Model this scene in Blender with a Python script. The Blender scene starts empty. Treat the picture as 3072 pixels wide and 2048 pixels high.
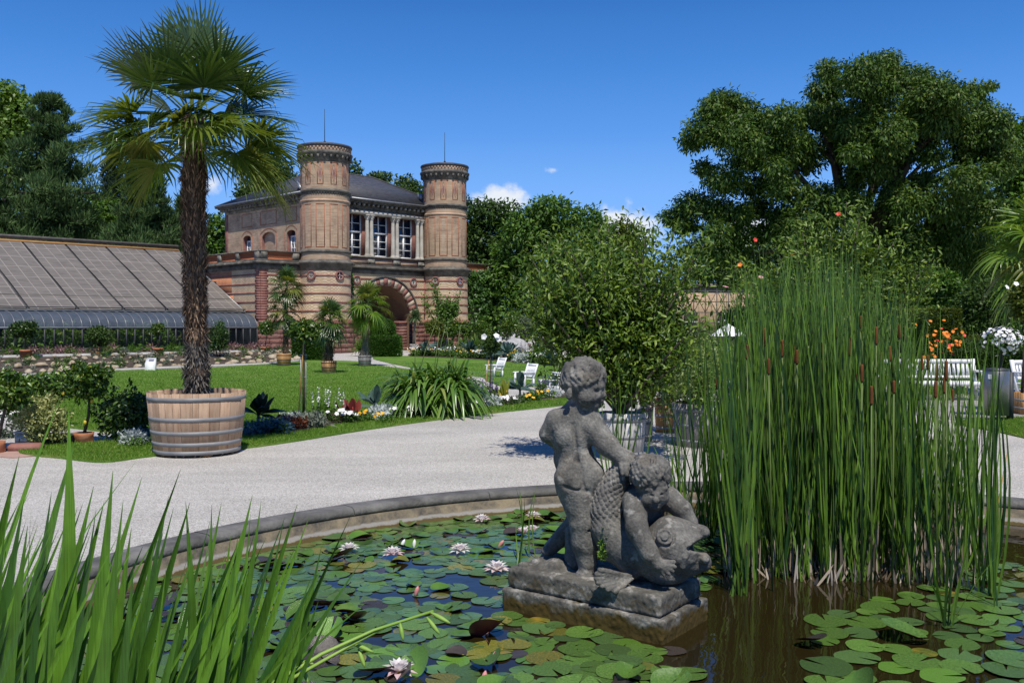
import bpy, math, random
import numpy as np
from mathutils import Vector
sc = bpy.context.scene
R = math.radians
# ------------------------------------------------------------------ camera, sky, sun, exposure
FPX, HZ, CAMH = 2800.0, 975.0, 1.65          # focal length and horizon row in 3072 px units, eye height in metres
PITCH = math.atan((1024 - HZ) / FPX)
cam = bpy.data.cameras.new('camera'); camo = bpy.data.objects.new('camera', cam)
sc.collection.objects.link(camo); sc.camera = camo
camo.location = (0, 0, CAMH); camo.rotation_euler = (R(90) - PITCH, 0, 0)
cam.sensor_width = 36; cam.lens = FPX / 3072 * 36; cam.clip_end = 3000; cam.clip_start = 0.05
SUN_EL, SUN_AZ = R(61), R(180 - 12)            # sun stands behind the camera; azimuth from +Y, clockwise
w = bpy.data.worlds.new('World'); sc.world = w; w.use_nodes = True
nt = w.node_tree; nt.nodes.clear()
def wn(t, **k):
    n = nt.nodes.new(t)
    for a, b in k.items(): setattr(n, a, b)
    return n
sky = wn('ShaderNodeTexSky', sky_type='NISHITA', sun_disc=False, sun_elevation=SUN_EL, sun_rotation=SUN_AZ,
         altitude=200, air_density=1.0, dust_density=0.3, ozone_density=3.0)
bg = wn('ShaderNodeBackground'); wo = wn('ShaderNodeOutputWorld')
# clear midsummer air: the sky model blended with the deep blue gradient of the day
tc = wn('ShaderNodeTexCoord'); sz_ = wn('ShaderNodeSeparateXYZ'); nt.links.new(tc.outputs['Generated'], sz_.inputs[0])
gr = wn('ShaderNodeValToRGB'); ge = gr.color_ramp.elements; SK = 1 / .095
for pos, c in ((0., (.34, .6, 1.05)), (.138, (.205, .468, 1.0)), (.2, (.114, .342, .863)), (.265, (.067, .254, .716)), (.325, (.042, .188, .578)), (.55, (.02, .11, .4)), (1., (.012, .07, .3))):
    q = ge[0] if pos == 0 else (ge[-1] if pos == 1. else ge.new(pos)); q.position = pos; q.color = (c[0] * SK, c[1] * SK, c[2] * SK, 1)
nt.links.new(sz_.outputs[2], gr.inputs[0])
hs = wn('ShaderNodeMix', data_type='RGBA'); hs.inputs[0].default_value = .985
nt.links.new(sky.outputs[0], hs.inputs[6]); nt.links.new(gr.outputs[0], hs.inputs[7])
# a few fair-weather clouds low over the garden: soft lumps at fixed directions of the sky
nz = wn('ShaderNodeTexNoise'); nz.inputs['Scale'].default_value = 26; nz.inputs['Detail'].default_value = 9
nz.inputs['Roughness'].default_value = .6
nt.links.new(tc.outputs['Generated'], nz.inputs['Vector'])
def cloud_dir(px, py):
    v = Vector(((px - 1536) / FPX, math.cos(PITCH), (HZ - py) / FPX)); return v.normalized()
acc = None
for (px, py, rad, flat) in [(1490, 622, .026, 1.9), (1430, 608, .016, 1.5), (1880, 690, .032, 1.7), (1850, 668, .018, 1.4), (2250, 690, .018, 1.5), (640, 560, .03, 1.0), (1660, 512, .012, 2.4), (2240, 715, .016, 1.5)]:
    d = cloud_dir(px, py)
    sub = wn('ShaderNodeVectorMath', operation='SUBTRACT'); sub.inputs[1].default_value = d
    nt.links.new(tc.outputs['Generated'], sub.inputs[0])
    mul = wn('ShaderNodeVectorMath', operation='MULTIPLY'); mul.inputs[1].default_value = (1 / rad / flat, 1 / rad / flat, 1 / rad)
    nt.links.new(sub.outputs[0], mul.inputs[0])
    ln = wn('ShaderNodeVectorMath', operation='LENGTH'); nt.links.new(mul.outputs[0], ln.inputs[0])
    a = wn('ShaderNodeMath', operation='SUBTRACT'); a.inputs[0].default_value = {640: .36, 1660: .5}.get(px, 1.0); nt.links.new(ln.outputs['Value'], a.inputs[1])
    if acc is None: acc = a
    else:
        m = wn('ShaderNodeMath', operation='MAXIMUM'); nt.links.new(acc.outputs[0], m.inputs[0]); nt.links.new(a.outputs[0], m.inputs[1]); acc = m
ad = wn('ShaderNodeMath', operation='MULTIPLY_ADD'); ad.inputs[1].default_value = .55
nt.links.new(acc.outputs[0], ad.inputs[0]); nt.links.new(nz.outputs['Fac'], ad.inputs[2])
cr = wn('ShaderNodeMapRange', interpolation_type='SMOOTHSTEP'); cr.inputs['From Min'].default_value = .58; cr.inputs['From Max'].default_value = .86
cr.inputs['To Max'].default_value = .95
nt.links.new(ad.outputs[0], cr.inputs['Value'])
cm = wn('ShaderNodeMix', data_type='RGBA'); cm.inputs[7].default_value = (9.0, 9.4, 10., 1)
nt.links.new(cr.outputs[0], cm.inputs[0]); nt.links.new(hs.outputs[2], cm.inputs[6])
nt.links.new(cm.outputs[2], bg.inputs[0]); bg.inputs[1].default_value = 0.095
nt.links.new(bg.outputs[0], wo.inputs[0])
sl = bpy.data.lights.new('sun', 'SUN'); sl.energy = 4.7; sl.angle = R(.53); sl.color = (1, .95, .86)
so = bpy.data.objects.new('sun', sl); sc.collection.objects.link(so)
sd = Vector((math.sin(SUN_AZ) * math.cos(SUN_EL), math.cos(SUN_AZ) * math.cos(SUN_EL), math.sin(SUN_EL)))
so.rotation_euler = sd.to_track_quat('Z', 'Y').to_euler(); so.location = (-5, -20, 30)
sc.view_settings.view_transform = 'Standard'; sc.view_settings.look = 'None'; sc.view_settings.gamma = 1; sc.view_settings.exposure = 0
sc.cycles.max_bounces = 8; sc.cycles.transparent_max_bounces = 12; sc.cycles.caustics_reflective = False; sc.cycles.caustics_refractive = False

# ------------------------------------------------------------------ helpers
rng = np.random.default_rng(7); random.seed(7)
cP, sP = math.cos(PITCH), math.sin(PITCH)
def ray(px, py):
    x, y = (px - 1536) / FPX, (1024 - py) / FPX
    return np.array([x, cP + sP * y, -sP + cP * y])
def G(px, py, z=0.0):                         # the point of the level z seen at a pixel of the 3072 px photograph
    d = ray(px, py); return np.array([0, 0, CAMH]) + d * ((z - CAMH) / d[2])
def V(px, py, D):                             # the point at distance D (along y) seen at a pixel
    d = ray(px, py); return np.array([0, 0, CAMH]) + d * (D / d[1])
def S1(px, D): return px * D / FPX            # length of px pixels at distance D
def ground_px(x, y, z=0.):                    # inverse, for masks
    d = np.stack([x, y, np.full_like(x, z - CAMH)], -1)
    yc = d[..., 1] * cP - d[..., 2] * sP; uc = d[..., 1] * sP + d[..., 2] * cP
    return 1536 + FPX * d[..., 0] / yc, 1024 - FPX * uc / yc

class MB:
    """collects vertices and faces (numpy) and links them as one mesh object"""
    def __init__(s): s.v = []; s.f = []; s.n = 0
    def add(s, V_, F, mat=0):
        V_ = np.asarray(V_, float).reshape(-1, 3)
        if isinstance(F, np.ndarray): s.f.append((F.astype(np.int64) + s.n, mat))
        else:
            by = {}
            for q in F: by.setdefault(len(q), []).append(q)
            for q in by.values(): s.f.append((np.array(q, np.int64) + s.n, mat))
        s.v.append(V_); s.n += len(V_); return s
    def mesh(s, name, mats, smooth=False):
        me = bpy.data.meshes.new(name)
        Vv = np.concatenate(s.v) if s.v else np.zeros((0, 3))
        tot = np.concatenate([np.full(len(f), f.shape[1]) for f, m in s.f]); idx = np.concatenate([f.ravel() for f, m in s.f])
        mi = np.concatenate([np.full(len(f), m) for f, m in s.f])
        me.vertices.add(len(Vv)); me.vertices.foreach_set('co', Vv.astype(np.float32).ravel())
        me.loops.add(len(idx)); me.loops.foreach_set('vertex_index', idx.astype(np.int32))
        me.polygons.add(len(tot)); st = np.concatenate([[0], np.cumsum(tot)[:-1]])
        me.polygons.foreach_set('loop_start', st.astype(np.int32)); me.polygons.foreach_set('loop_total', tot.astype(np.int32))
        me.polygons.foreach_set('material_index', mi.astype(np.int32))
        if smooth: me.polygons.foreach_set('use_smooth', np.ones(len(tot), bool))
        for m in (mats if isinstance(mats, (list, tuple)) else [mats]): me.materials.append(m)
        me.update(calc_edges=True); me.validate(); return me
    def build(s, name, mats, parent=None, smooth=False, loc=(0, 0, 0), rotz=0):
        o = bpy.data.objects.new(name, s.mesh(name, mats, smooth)); sc.collection.objects.link(o)
        o.location = loc; o.rotation_euler = (0, 0, rotz)
        if parent is not None: o.parent = parent
        return o
    # ---- shapes
    def box(s, c, size, mat=0, rotz=0., taper=1.0):
        x, y, z = [k / 2 for k in size]; t = taper
        Q = np.array([(-x, -y, -z), (x, -y, -z), (x, y, -z), (-x, y, -z), (-x * t, -y * t, z), (x * t, -y * t, z), (x * t, y * t, z), (-x * t, y * t, z)])
        if rotz: Q = rotZ(Q, rotz)
        return s.add(Q + np.array(c), [(3, 2, 1, 0), (4, 5, 6, 7), (0, 1, 5, 4), (1, 2, 6, 5), (2, 3, 7, 6), (3, 0, 4, 7)], mat)
    def rbox(s, c, size, bev=.02, mat=0, rotz=0.):     # box with bevelled edges
        x, y, z = [k / 2 for k in size]; b = bev; Q = []
        for (zz, i) in ((-z, b), (-z + b, 0), (z - b, 0), (z, b)):
            X, Y = x - i, y - i
            for (a, c2) in ((-X + b, -Y), (X - b, -Y), (X, -Y + b), (X, Y - b), (X - b, Y), (-X + b, Y), (-X, Y - b), (-X, -Y + b)): Q.append((a, c2, zz))
        F = [tuple(range(7, -1, -1)), tuple(range(24, 32))]
        for k in range(3):
            for i in range(8): j = (i + 1) % 8; F.append((k * 8 + i, k * 8 + j, k * 8 + 8 + j, k * 8 + 8 + i))
        Q = np.array(Q)
        if rotz: Q = rotZ(Q, rotz)
        return s.add(Q + np.array(c), F, mat)
    def lathe(s, prof, n=32, c=(0, 0, 0), mat=0, a0=0., a1=2 * math.pi, cap=True):
        full = abs(a1 - a0 - 2 * math.pi) < 1e-6; m = n if full else n + 1
        an = a0 + (a1 - a0) * np.arange(m) / n; P = np.array(prof, float)
        Q = np.stack([P[:, 0:1] * np.cos(an), P[:, 0:1] * np.sin(an), np.repeat(P[:, 1:2], m, 1)], -1).reshape(-1, 3) + np.array(c)
        F = []
        for k in range(len(P) - 1):
            for i in range(n):
                j = (i + 1) % m; F.append((k * m + i, k * m + j, (k + 1) * m + j, (k + 1) * m + i))
        if cap and full:
            if P[0, 0] > 1e-5: F.append(tuple(range(m - 1, -1, -1)))
            if P[-1, 0] > 1e-5: F.append(tuple(range((len(P) - 1) * m, len(P) * m)))
        return s.add(Q, F, mat)
    def tube(s, pts, rad, n=8, mat=0, cap=True):
        P = np.array(pts, float); k = len(P); rad = np.broadcast_to(np.asarray(rad, float), (k,))
        T = np.gradient(P, axis=0); T /= np.linalg.norm(T, axis=1, keepdims=True) + 1e-9
        ref = np.array([0, 0, 1.]) if abs(T[:, 2]).mean() < .8 else np.array([1., 0, 0])
        A = np.cross(T, ref); A /= np.linalg.norm(A, axis=1, keepdims=True) + 1e-9; B = np.cross(T, A)
        an = np.arange(n) * 2 * math.pi / n
        Q = P[:, None] + rad[:, None, None] * (A[:, None] * np.cos(an)[None, :, None] + B[:, None] * np.sin(an)[None, :, None])
        i = np.arange(n); j = (i + 1) % n; F = []
        for q in range(k - 1): F.append(np.stack([q * n + j, q * n + i, q * n + n + i, q * n + n + j], 1))
        b = s.n; s.v.append(Q.reshape(-1, 3)); s.n += n * k; s.f.append((np.concatenate(F) + b, mat))
        if cap: s.f.append((np.array([[*range(n)]]) + b, mat)); s.f.append((np.array([[*range(n * k - 1, n * k - n - 1, -1)]]) + b, mat))
        return s
    def prism(s, poly, z0, z1, mat=0, top=None):        # vertical prism over a polygon (counter-clockwise)
        P = np.array(poly, float)[:, :2]; n = len(P)
        Q = np.concatenate([np.c_[P, np.full(n, z0)], np.c_[P, np.full(n, z1)]])
        F = [(i, (i + 1) % n, n + (i + 1) % n, n + i) for i in range(n)]
        s.add(Q, F, mat); return s.add(Q[n:], [tuple(range(n))], mat if top is None else top)
    def ell(s, c, r, nu=14, nv=9, mat=0, lump=0., seed=0, rotz=0., tilt=0.):
        th = np.linspace(0, math.pi, nv + 1)[1:-1]; ph = np.arange(nu) * 2 * math.pi / nu
        Q = np.stack([np.outer(np.sin(th), np.cos(ph)), np.outer(np.sin(th), np.sin(ph)), np.outer(np.cos(th), np.ones(nu))], -1).reshape(-1, 3)
        Q = np.concatenate([Q, [[0, 0, 1], [0, 0, -1]]]); rr = np.random.default_rng(seed)
        if lump: Q = Q * (1 + lump * (rr.random((len(Q), 1)) - .5) * 2)
        Q = Q * np.array(r)
        if tilt: Q = Q @ np.array([[math.cos(tilt), 0, -math.sin(tilt)], [0, 1, 0], [math.sin(tilt), 0, math.cos(tilt)]])
        if rotz: Q = rotZ(Q, rotz)
        m = (nv - 1) * nu; F = []
        for k in range(nv - 2):
            for i in range(nu): j = (i + 1) % nu; F.append((k * nu + i, k * nu + nu + i, k * nu + nu + j, k * nu + j))
        for i in range(nu): j = (i + 1) % nu; F.append((m, i, j)); F.append((m + 1, m - nu + j, m - nu + i))
        return s.add(Q + np.array(c), F, mat)
    def leaves(s, P, Dr, N, L, W, mat=0, hexa=False, fold=.25):
        """one leaf per row: base point, direction, face normal, length, width"""
        n = len(P); Dr = Dr / (np.linalg.norm(Dr, axis=1, keepdims=True) + 1e-9)
        Sd = np.cross(Dr, N); Sd /= np.linalg.norm(Sd, axis=1, keepdims=True) + 1e-9; Nn = np.cross(Sd, Dr)
        L = np.broadcast_to(L, (n,))[:, None]; W = np.broadcast_to(W, (n,))[:, None]
        if hexa:
            Q = np.stack([P, P + Dr * L * .3 - Sd * W * .42 + Nn * W * fold, P + Dr * L * .65 - Sd * W * .42 + Nn * W * fold * .7, P + Dr * L - Nn * L * .12,
                          P + Dr * L * .65 + Sd * W * .42 + Nn * W * fold * .7, P + Dr * L * .3 + Sd * W * .42 + Nn * W * fold, P + Dr * L * .5 + Nn * L * .03], 1)
            F = np.array([(0, 6, 1, 1), (1, 6, 2, 2), (2, 6, 3, 3), (3, 6, 4, 4), (4, 6, 5, 5), (5, 6, 0, 0)])[:, :3]
            F = np.array([(0, 6, 2, 1), (6, 3, 2, 2), (6, 4, 3, 3), (0, 5, 4, 6)])
            F1 = np.array([(0, 6, 2, 1), (0, 5, 4, 6)]); F2 = np.array([(6, 3, 2), (6, 4, 3)])
            b = np.arange(n)[:, None, None] * 7
            s.f.append(((F1[None] + b).reshape(-1, 4) + s.n, mat)); s.f.append(((F2[None] + b).reshape(-1, 3) + s.n, mat))
            s.v.append(Q.reshape(-1, 3)); s.n += 7 * n; return s
        Q = np.stack([P, P + Dr * L * .45 - Sd * W * .5 + Nn * W * fold, P + Dr * L, P + Dr * L * .45 + Sd * W * .5 + Nn * W * fold], 1)
        F = (np.array([[0, 3, 2, 1]])[None] + np.arange(n)[:, None, None] * 4).reshape(-1, 4)
        s.v.append(Q.reshape(-1, 3)); s.f.append((F + s.n, mat)); s.n += 4 * n; return s
    def ribbons(s, P, side, W, mat=0, fold=0., tips=True):
        """P (n,k,3) centre lines, side (n,3), W (k,) or (n,k) half widths"""
        n, k = P.shape[:2]; side = side / (np.linalg.norm(side, axis=1, keepdims=True) + 1e-9)
        W = np.broadcast_to(W, (n, k))[..., None]
        if fold:
            T = np.gradient(P, axis=1); Nn = np.cross(side[:, None], T); Nn /= np.linalg.norm(Nn, axis=2, keepdims=True) + 1e-9
            Q = np.stack([P - side[:, None] * W + Nn * W * fold, P, P + side[:, None] * W + Nn * W * fold], 2).reshape(n, -1, 3)
            F = np.concatenate([[(3 * i, 3 * i + 1, 3 * i + 4, 3 * i + 3), (3 * i + 1, 3 * i + 2, 3 * i + 5, 3 * i + 4)] for i in range(k - 1)]); m = 3 * k
        else:
            Q = np.stack([P - side[:, None] * W, P + side[:, None] * W], 2).reshape(n, -1, 3)
            F = np.array([(2 * i, 2 * i + 1, 2 * i + 3, 2 * i + 2) for i in range(k - 1)]); m = 2 * k
        s.v.append(Q.reshape(-1, 3)); s.f.append(((F[None] + np.arange(n)[:, None, None] * m).reshape(-1, 4) + s.n, mat)); s.n += n * m; return s

def rotZ(Q, a):
    c, s_ = math.cos(a), math.sin(a); Q = np.asarray(Q, float); return np.stack([Q[..., 0] * c - Q[..., 1] * s_, Q[..., 0] * s_ + Q[..., 1] * c, Q[..., 2]], -1)
def unit(a): return a / (np.linalg.norm(a, axis=-1, keepdims=True) + 1e-9)
def rdir(n, r=None):
    r = r or rng; return unit(r.normal(size=(n, 3)))
def tag(o, label, cat, group=None, kind=None):
    o['label'] = label; o['category'] = cat
    if group: o['group'] = group
    if kind: o['kind'] = kind
    return o
def thing(name, label, cat, loc=(0, 0, 0), rotz=0., group=None):
    o = bpy.data.objects.new(name, None); sc.collection.objects.link(o); o.empty_display_size = .2
    o.location = tuple(float(x) for x in loc); o.rotation_euler = (0, 0, rotz); return tag(o, label, cat, group)
def struct(o): o['kind'] = 'structure'; return o
def dup(root, loc, rotz=0., label=None, scale=None):
    r = root.copy(); sc.collection.objects.link(r); r.location = tuple(float(x) for x in loc); r.rotation_euler = (0, 0, rotz)
    if scale is not None: r.scale = (scale,) * 3 if not hasattr(scale, '__len__') else scale
    if label: r['label'] = label
    for ch in list(root.children):
        c = ch.copy(); sc.collection.objects.link(c); c.parent = r
        for g in list(ch.children):
            d = g.copy(); sc.collection.objects.link(d); d.parent = c
    return r

# ------------------------------------------------------------------ materials
MATS = {}
def mat(name, cols, scale=4., rough=.75, bump=0., bscale=None, spec=.3, metal=0., detail=6., coord='Object', stretch=None, lo=.3, hi=.7, coat=0., island=0.):
    """surface whose colour wanders between the given real-world colours with a noise; bump from a finer noise"""
    if name in MATS: return MATS[name]
    m = bpy.data.materials.new(name); m.use_nodes = True; t = m.node_tree; b = t.nodes['Principled BSDF']
    b.inputs['Roughness'].default_value = rough; b.inputs['Specular IOR Level'].default_value = spec; b.inputs['Metallic'].default_value = metal
    b.inputs['Coat Weight'].default_value = coat
    co = t.nodes.new('ShaderNodeTexCoord'); out = co.outputs[coord]
    if stretch:
        mp = t.nodes.new('ShaderNodeMapping'); mp.inputs['Scale'].default_value = stretch; t.links.new(out, mp.inputs['Vector']); out = mp.outputs[0]
    if len(cols) > 1:
        n = t.nodes.new('ShaderNodeTexNoise'); n.inputs['Scale'].default_value = scale; n.inputs['Detail'].default_value = detail; n.inputs['Roughness'].default_value = .62
        t.links.new(out, n.inputs['Vector']); r = t.nodes.new('ShaderNodeValToRGB'); e = r.color_ramp.elements
        e[0].position = lo; e[1].position = hi; e[0].color = (*cols[0], 1); e[1].color = (*cols[-1], 1)
        for i, c in enumerate(cols[1:-1]): q = e.new(lo + (hi - lo) * (i + 1) / (len(cols) - 1)); q.color = (*c, 1)
        t.links.new(n.outputs['Fac'], r.inputs['Fac']); src = r.outputs['Color']
        if island:
            g = t.nodes.new('ShaderNodeNewGeometry'); mr = t.nodes.new('ShaderNodeMapRange'); mr.inputs['To Min'].default_value = 1 - island; mr.inputs['To Max'].default_value = 1 + island
            t.links.new(g.outputs['Random Per Island'], mr.inputs['Value'])
            h = t.nodes.new('ShaderNodeHueSaturation'); t.links.new(src, h.inputs['Color']); t.links.new(mr.outputs[0], h.inputs['Value']); src = h.outputs[0]
        t.links.new(src, b.inputs['Base Color'])
    else: b.inputs['Base Color'].default_value = (*cols[0], 1)
    if bump:
        n2 = t.nodes.new('ShaderNodeTexNoise'); n2.inputs['Scale'].default_value = bscale or scale * 6; n2.inputs['Detail'].default_value = 5
        t.links.new(out, n2.inputs['Vector']); bp = t.nodes.new('ShaderNodeBump'); bp.inputs['Strength'].default_value = 1; bp.inputs['Distance'].default_value = bump
        t.links.new(n2.outputs['Fac'], bp.inputs['Height']); t.links.new(bp.outputs[0], b.inputs['Normal'])
    MATS[name] = m; return m
def leafmat(name, dark, light, rough=.45, trans=.3, spec=.4, yellow=None, streak=0.):
    """leaf: each leaf (mesh island) has its own green; some light passes through"""
    if name in MATS: return MATS[name]
    m = bpy.data.materials.new(name); m.use_nodes = True; t = m.node_tree; b = t.nodes['Principled BSDF']
    b.inputs['Roughness'].default_value = rough; b.inputs['Specular IOR Level'].default_value = spec
    g = t.nodes.new('ShaderNodeNewGeometry'); r = t.nodes.new('ShaderNodeValToRGB'); e = r.color_ramp.elements
    e[0].color = (*dark, 1); e[1].color = (*light, 1); e[1].position = .9
    if yellow: q = e.new(.965); q.color = (*yellow, 1)
    t.links.new(g.outputs['Random Per Island'], r.inputs['Fac']); src = r.outputs[0]
    if streak:                                       # ribs and blemishes running along upright blades
        co = t.nodes.new('ShaderNodeTexCoord'); mp = t.nodes.new('ShaderNodeMapping'); mp.inputs['Scale'].default_value = (1, 1, .012); t.links.new(co.outputs['Object'], mp.inputs[0]); n = t.nodes.new('ShaderNodeTexNoise'); n.inputs['Scale'].default_value = 330; n.inputs['Detail'].default_value = 3; t.links.new(mp.outputs[0], n.inputs[0])
        n2 = t.nodes.new('ShaderNodeTexNoise'); n2.inputs['Scale'].default_value = 9; n2.inputs['Detail'].default_value = 5; t.links.new(co.outputs['Object'], n2.inputs[0]); ad = t.nodes.new('ShaderNodeMath'); t.links.new(n.outputs['Fac'], ad.inputs[0]); t.links.new(n2.outputs['Fac'], ad.inputs[1])
        mr = t.nodes.new('ShaderNodeMapRange'); mr.inputs['From Min'].default_value = .7; mr.inputs['From Max'].default_value = 1.3; mr.inputs['To Min'].default_value = 1 - streak; mr.inputs['To Max'].default_value = 1 + streak; t.links.new(ad.outputs[0], mr.inputs[0])
        hv = t.nodes.new('ShaderNodeHueSaturation'); t.links.new(src, hv.inputs['Color']); t.links.new(mr.outputs[0], hv.inputs['Value']); src = hv.outputs[0]
    t.links.new(src, b.inputs['Base Color'])
    tr = t.nodes.new('ShaderNodeBsdfTranslucent'); hs_ = t.nodes.new('ShaderNodeHueSaturation'); hs_.inputs['Value'].default_value = 1.35; hs_.inputs['Hue'].default_value = .485; hs_.inputs['Saturation'].default_value = 1.1
    t.links.new(src, hs_.inputs['Color']); t.links.new(hs_.outputs[0], tr.inputs['Color'])
    mx = t.nodes.new('ShaderNodeMixShader'); mx.inputs[0].default_value = trans
    t.links.new(b.outputs[0], mx.inputs[1]); t.links.new(tr.outputs[0], mx.inputs[2]); t.links.new(mx.outputs[0], t.nodes['Material Output'].inputs['Surface'])
    MATS[name] = m; return m
# ------------------------------------------------------------------ building materials
def brick(name, a, b, mortar, bw=.25, bh=.078, stain=None, diamond=None, mix=.5):
    if name in MATS: return MATS[name]
    m = bpy.data.materials.new(name); m.use_nodes = True; t = m.node_tree; p = t.nodes['Principled BSDF']; L = t.links.new
    p.inputs['Roughness'].default_value = .85; p.inputs['Specular IOR Level'].default_value = .2
    co = t.nodes.new('ShaderNodeTexCoord'); sx = t.nodes.new('ShaderNodeSeparateXYZ'); L(co.outputs['Object'], sx.inputs[0])
    ad = t.nodes.new('ShaderNodeMath'); L(sx.outputs[0], ad.inputs[0]); L(sx.outputs[1], ad.inputs[1])
    cb = t.nodes.new('ShaderNodeCombineXYZ'); L(ad.outputs[0], cb.inputs[0]); L(sx.outputs[2], cb.inputs[1])
    br = t.nodes.new('ShaderNodeTexBrick'); L(cb.outputs[0], br.inputs['Vector']); br.inputs['Scale'].default_value = 1
    br.inputs['Brick Width'].default_value = bw; br.inputs['Row Height'].default_value = bh; br.inputs['Mortar Size'].default_value = .008
    br.inputs['Color1'].default_value = (*a, 1); br.inputs['Color2'].default_value = (*b, 1); br.inputs['Mortar'].default_value = (*mortar, 1); br.inputs['Bias'].default_value = 0
    n = t.nodes.new('ShaderNodeTexNoise'); n.inputs['Scale'].default_value = 1.1; n.inputs['Detail'].default_value = 9; n.inputs['Roughness'].default_value = .7; L(co.outputs['Object'], n.inputs['Vector'])
    mr = t.nodes.new('ShaderNodeMapRange'); mr.inputs['From Min'].default_value = .3; mr.inputs['From Max'].default_value = .7; mr.inputs['To Min'].default_value = .62; mr.inputs['To Max'].default_value = 1.3; L(n.outputs['Fac'], mr.inputs['Value'])
    h = t.nodes.new('ShaderNodeHueSaturation'); L(br.outputs['Color'], h.inputs['Color']); L(mr.outputs[0], h.inputs['Value']); src = h.outputs[0]
    if diamond:                                       # lattice of darker bricks laid into the wall
        w1 = t.nodes.new('ShaderNodeMath'); w1.operation = 'ADD'; L(ad.outputs[0], w1.inputs[0]); L(sx.outputs[2], w1.inputs[1])
        w2 = t.nodes.new('ShaderNodeMath'); w2.operation = 'SUBTRACT'; L(ad.outputs[0], w2.inputs[0]); L(sx.outputs[2], w2.inputs[1])
        fs = []
        for q in (w1, w2):
            f = t.nodes.new('ShaderNodeMath'); f.operation = 'PINGPONG'; f.inputs[1].default_value = .085; L(q.outputs[0], f.inputs[0])
            g = t.nodes.new('ShaderNodeMath'); g.operation = 'LESS_THAN'; g.inputs[1].default_value = .02; L(f.outputs[0], g.inputs[0]); fs.append(g)
        mx = t.nodes.new('ShaderNodeMath'); mx.operation = 'MAXIMUM'; L(fs[0].outputs[0], mx.inputs[0]); L(fs[1].outputs[0], mx.inputs[1])
        k = t.nodes.new('ShaderNodeMix'); k.data_type = 'RGBA'; L(mx.outputs[0], k.inputs[0]); L(src, k.inputs[6]); k.inputs[7].default_value = (*diamond, 1); src = k.outputs[2]
    if stain:
        n3 = t.nodes.new('ShaderNodeTexNoise'); n3.inputs['Scale'].default_value = .55; n3.inputs['Detail'].default_value = 6; L(co.outputs['Object'], n3.inputs['Vector'])
        q3 = t.nodes.new('ShaderNodeMapRange'); q3.inputs['From Min'].default_value = .5; q3.inputs['From Max'].default_value = .72; q3.inputs['To Max'].default_value = .65; L(n3.outputs['Fac'], q3.inputs['Value'])
        k = t.nodes.new('ShaderNodeMix'); k.data_type = 'RGBA'; L(q3.outputs[0], k.inputs[0]); L(src, k.inputs[6]); k.inputs[7].default_value = (*stain, 1); src = k.outputs[2]
    L(src, p.inputs['Base Color'])
    bp = t.nodes.new('ShaderNodeBump'); bp.inputs['Distance'].default_value = .02; L(n.outputs['Fac'], bp.inputs['Height']); L(bp.outputs[0], p.inputs['Normal'])
    MATS[name] = m; return m
BR = brick('tan_brick', (.54, .375, .25), (.38, .25, .165), (.46, .37, .28), stain=(.4, .3, .19))
BR_O = brick('orange_brick', (.56, .37, .245), (.42, .26, .17), (.47, .37, .28))
BR_RED = brick('red_brick_patch', (.55, .21, .09), (.48, .17, .075), (.4, .28, .2))
BR_L = brick('cream_patterned_brick', (.78, .62, .43), (.6, .45, .3), (.56, .45, .33), diamond=(.4, .27, .17), stain=(.56, .46, .25))
REDST = mat('red_sandstone', [(.2, .085, .07), (.28, .125, .1), (.36, .19, .15)], 2.2, .85, .02, 12)
ROUGH = mat('rusticated_red_stone', [(.14, .065, .055), (.23, .11, .09), (.3, .17, .14)], 1.6, .9, .12, 3.5)
GREYST = mat('weathered_grey_stone', [(.07, .066, .055), (.2, .185, .155), (.42, .39, .33)], 1.8, .85, .02, 14)
DARKST = mat('dark_weathered_stone', [(.05, .046, .04), (.12, .11, .095), (.22, .2, .17)], 2.5, .85, .02, 14)
LIGHTST = mat('pale_stone', [(.34, .31, .26), (.5, .47, .41), (.58, .55, .48)], 1.6, .8, .01, 15)
REDLINE = mat('red_moulding', [(.3, .1, .055), (.38, .15, .08)], 5)
SLATE = mat('slate_roof', [(.035, .036, .042), (.065, .066, .075), (.1, .1, .11)], 3.5, .6, .02, 9, stretch=(1, 1, 4), spec=.4)
WHITE = mat('white_paint', [(.78, .78, .77), (.84, .84, .83)], 3, .45)
GLASS = mat('window_glass', [(.02, .036, .066)], rough=.03, spec=.5); GLASS.node_tree.nodes['Principled BSDF'].inputs['IOR'].default_value = 2.3  # bluish base colour paints in a hint of reflected sky
DARKIN = mat('dark_interior', [(.03, .026, .024)], rough=.9)
ZINC = mat('zinc_sheet', [(.3, .31, .33), (.42, .43, .45)], 4, .45, metal=.6)
TERRA = mat('terracotta_lattice', [(.42, .14, .06), (.5, .19, .09)], 6)
IRONM = mat('dark_iron', [(.03, .03, .032)], rough=.5)

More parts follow.
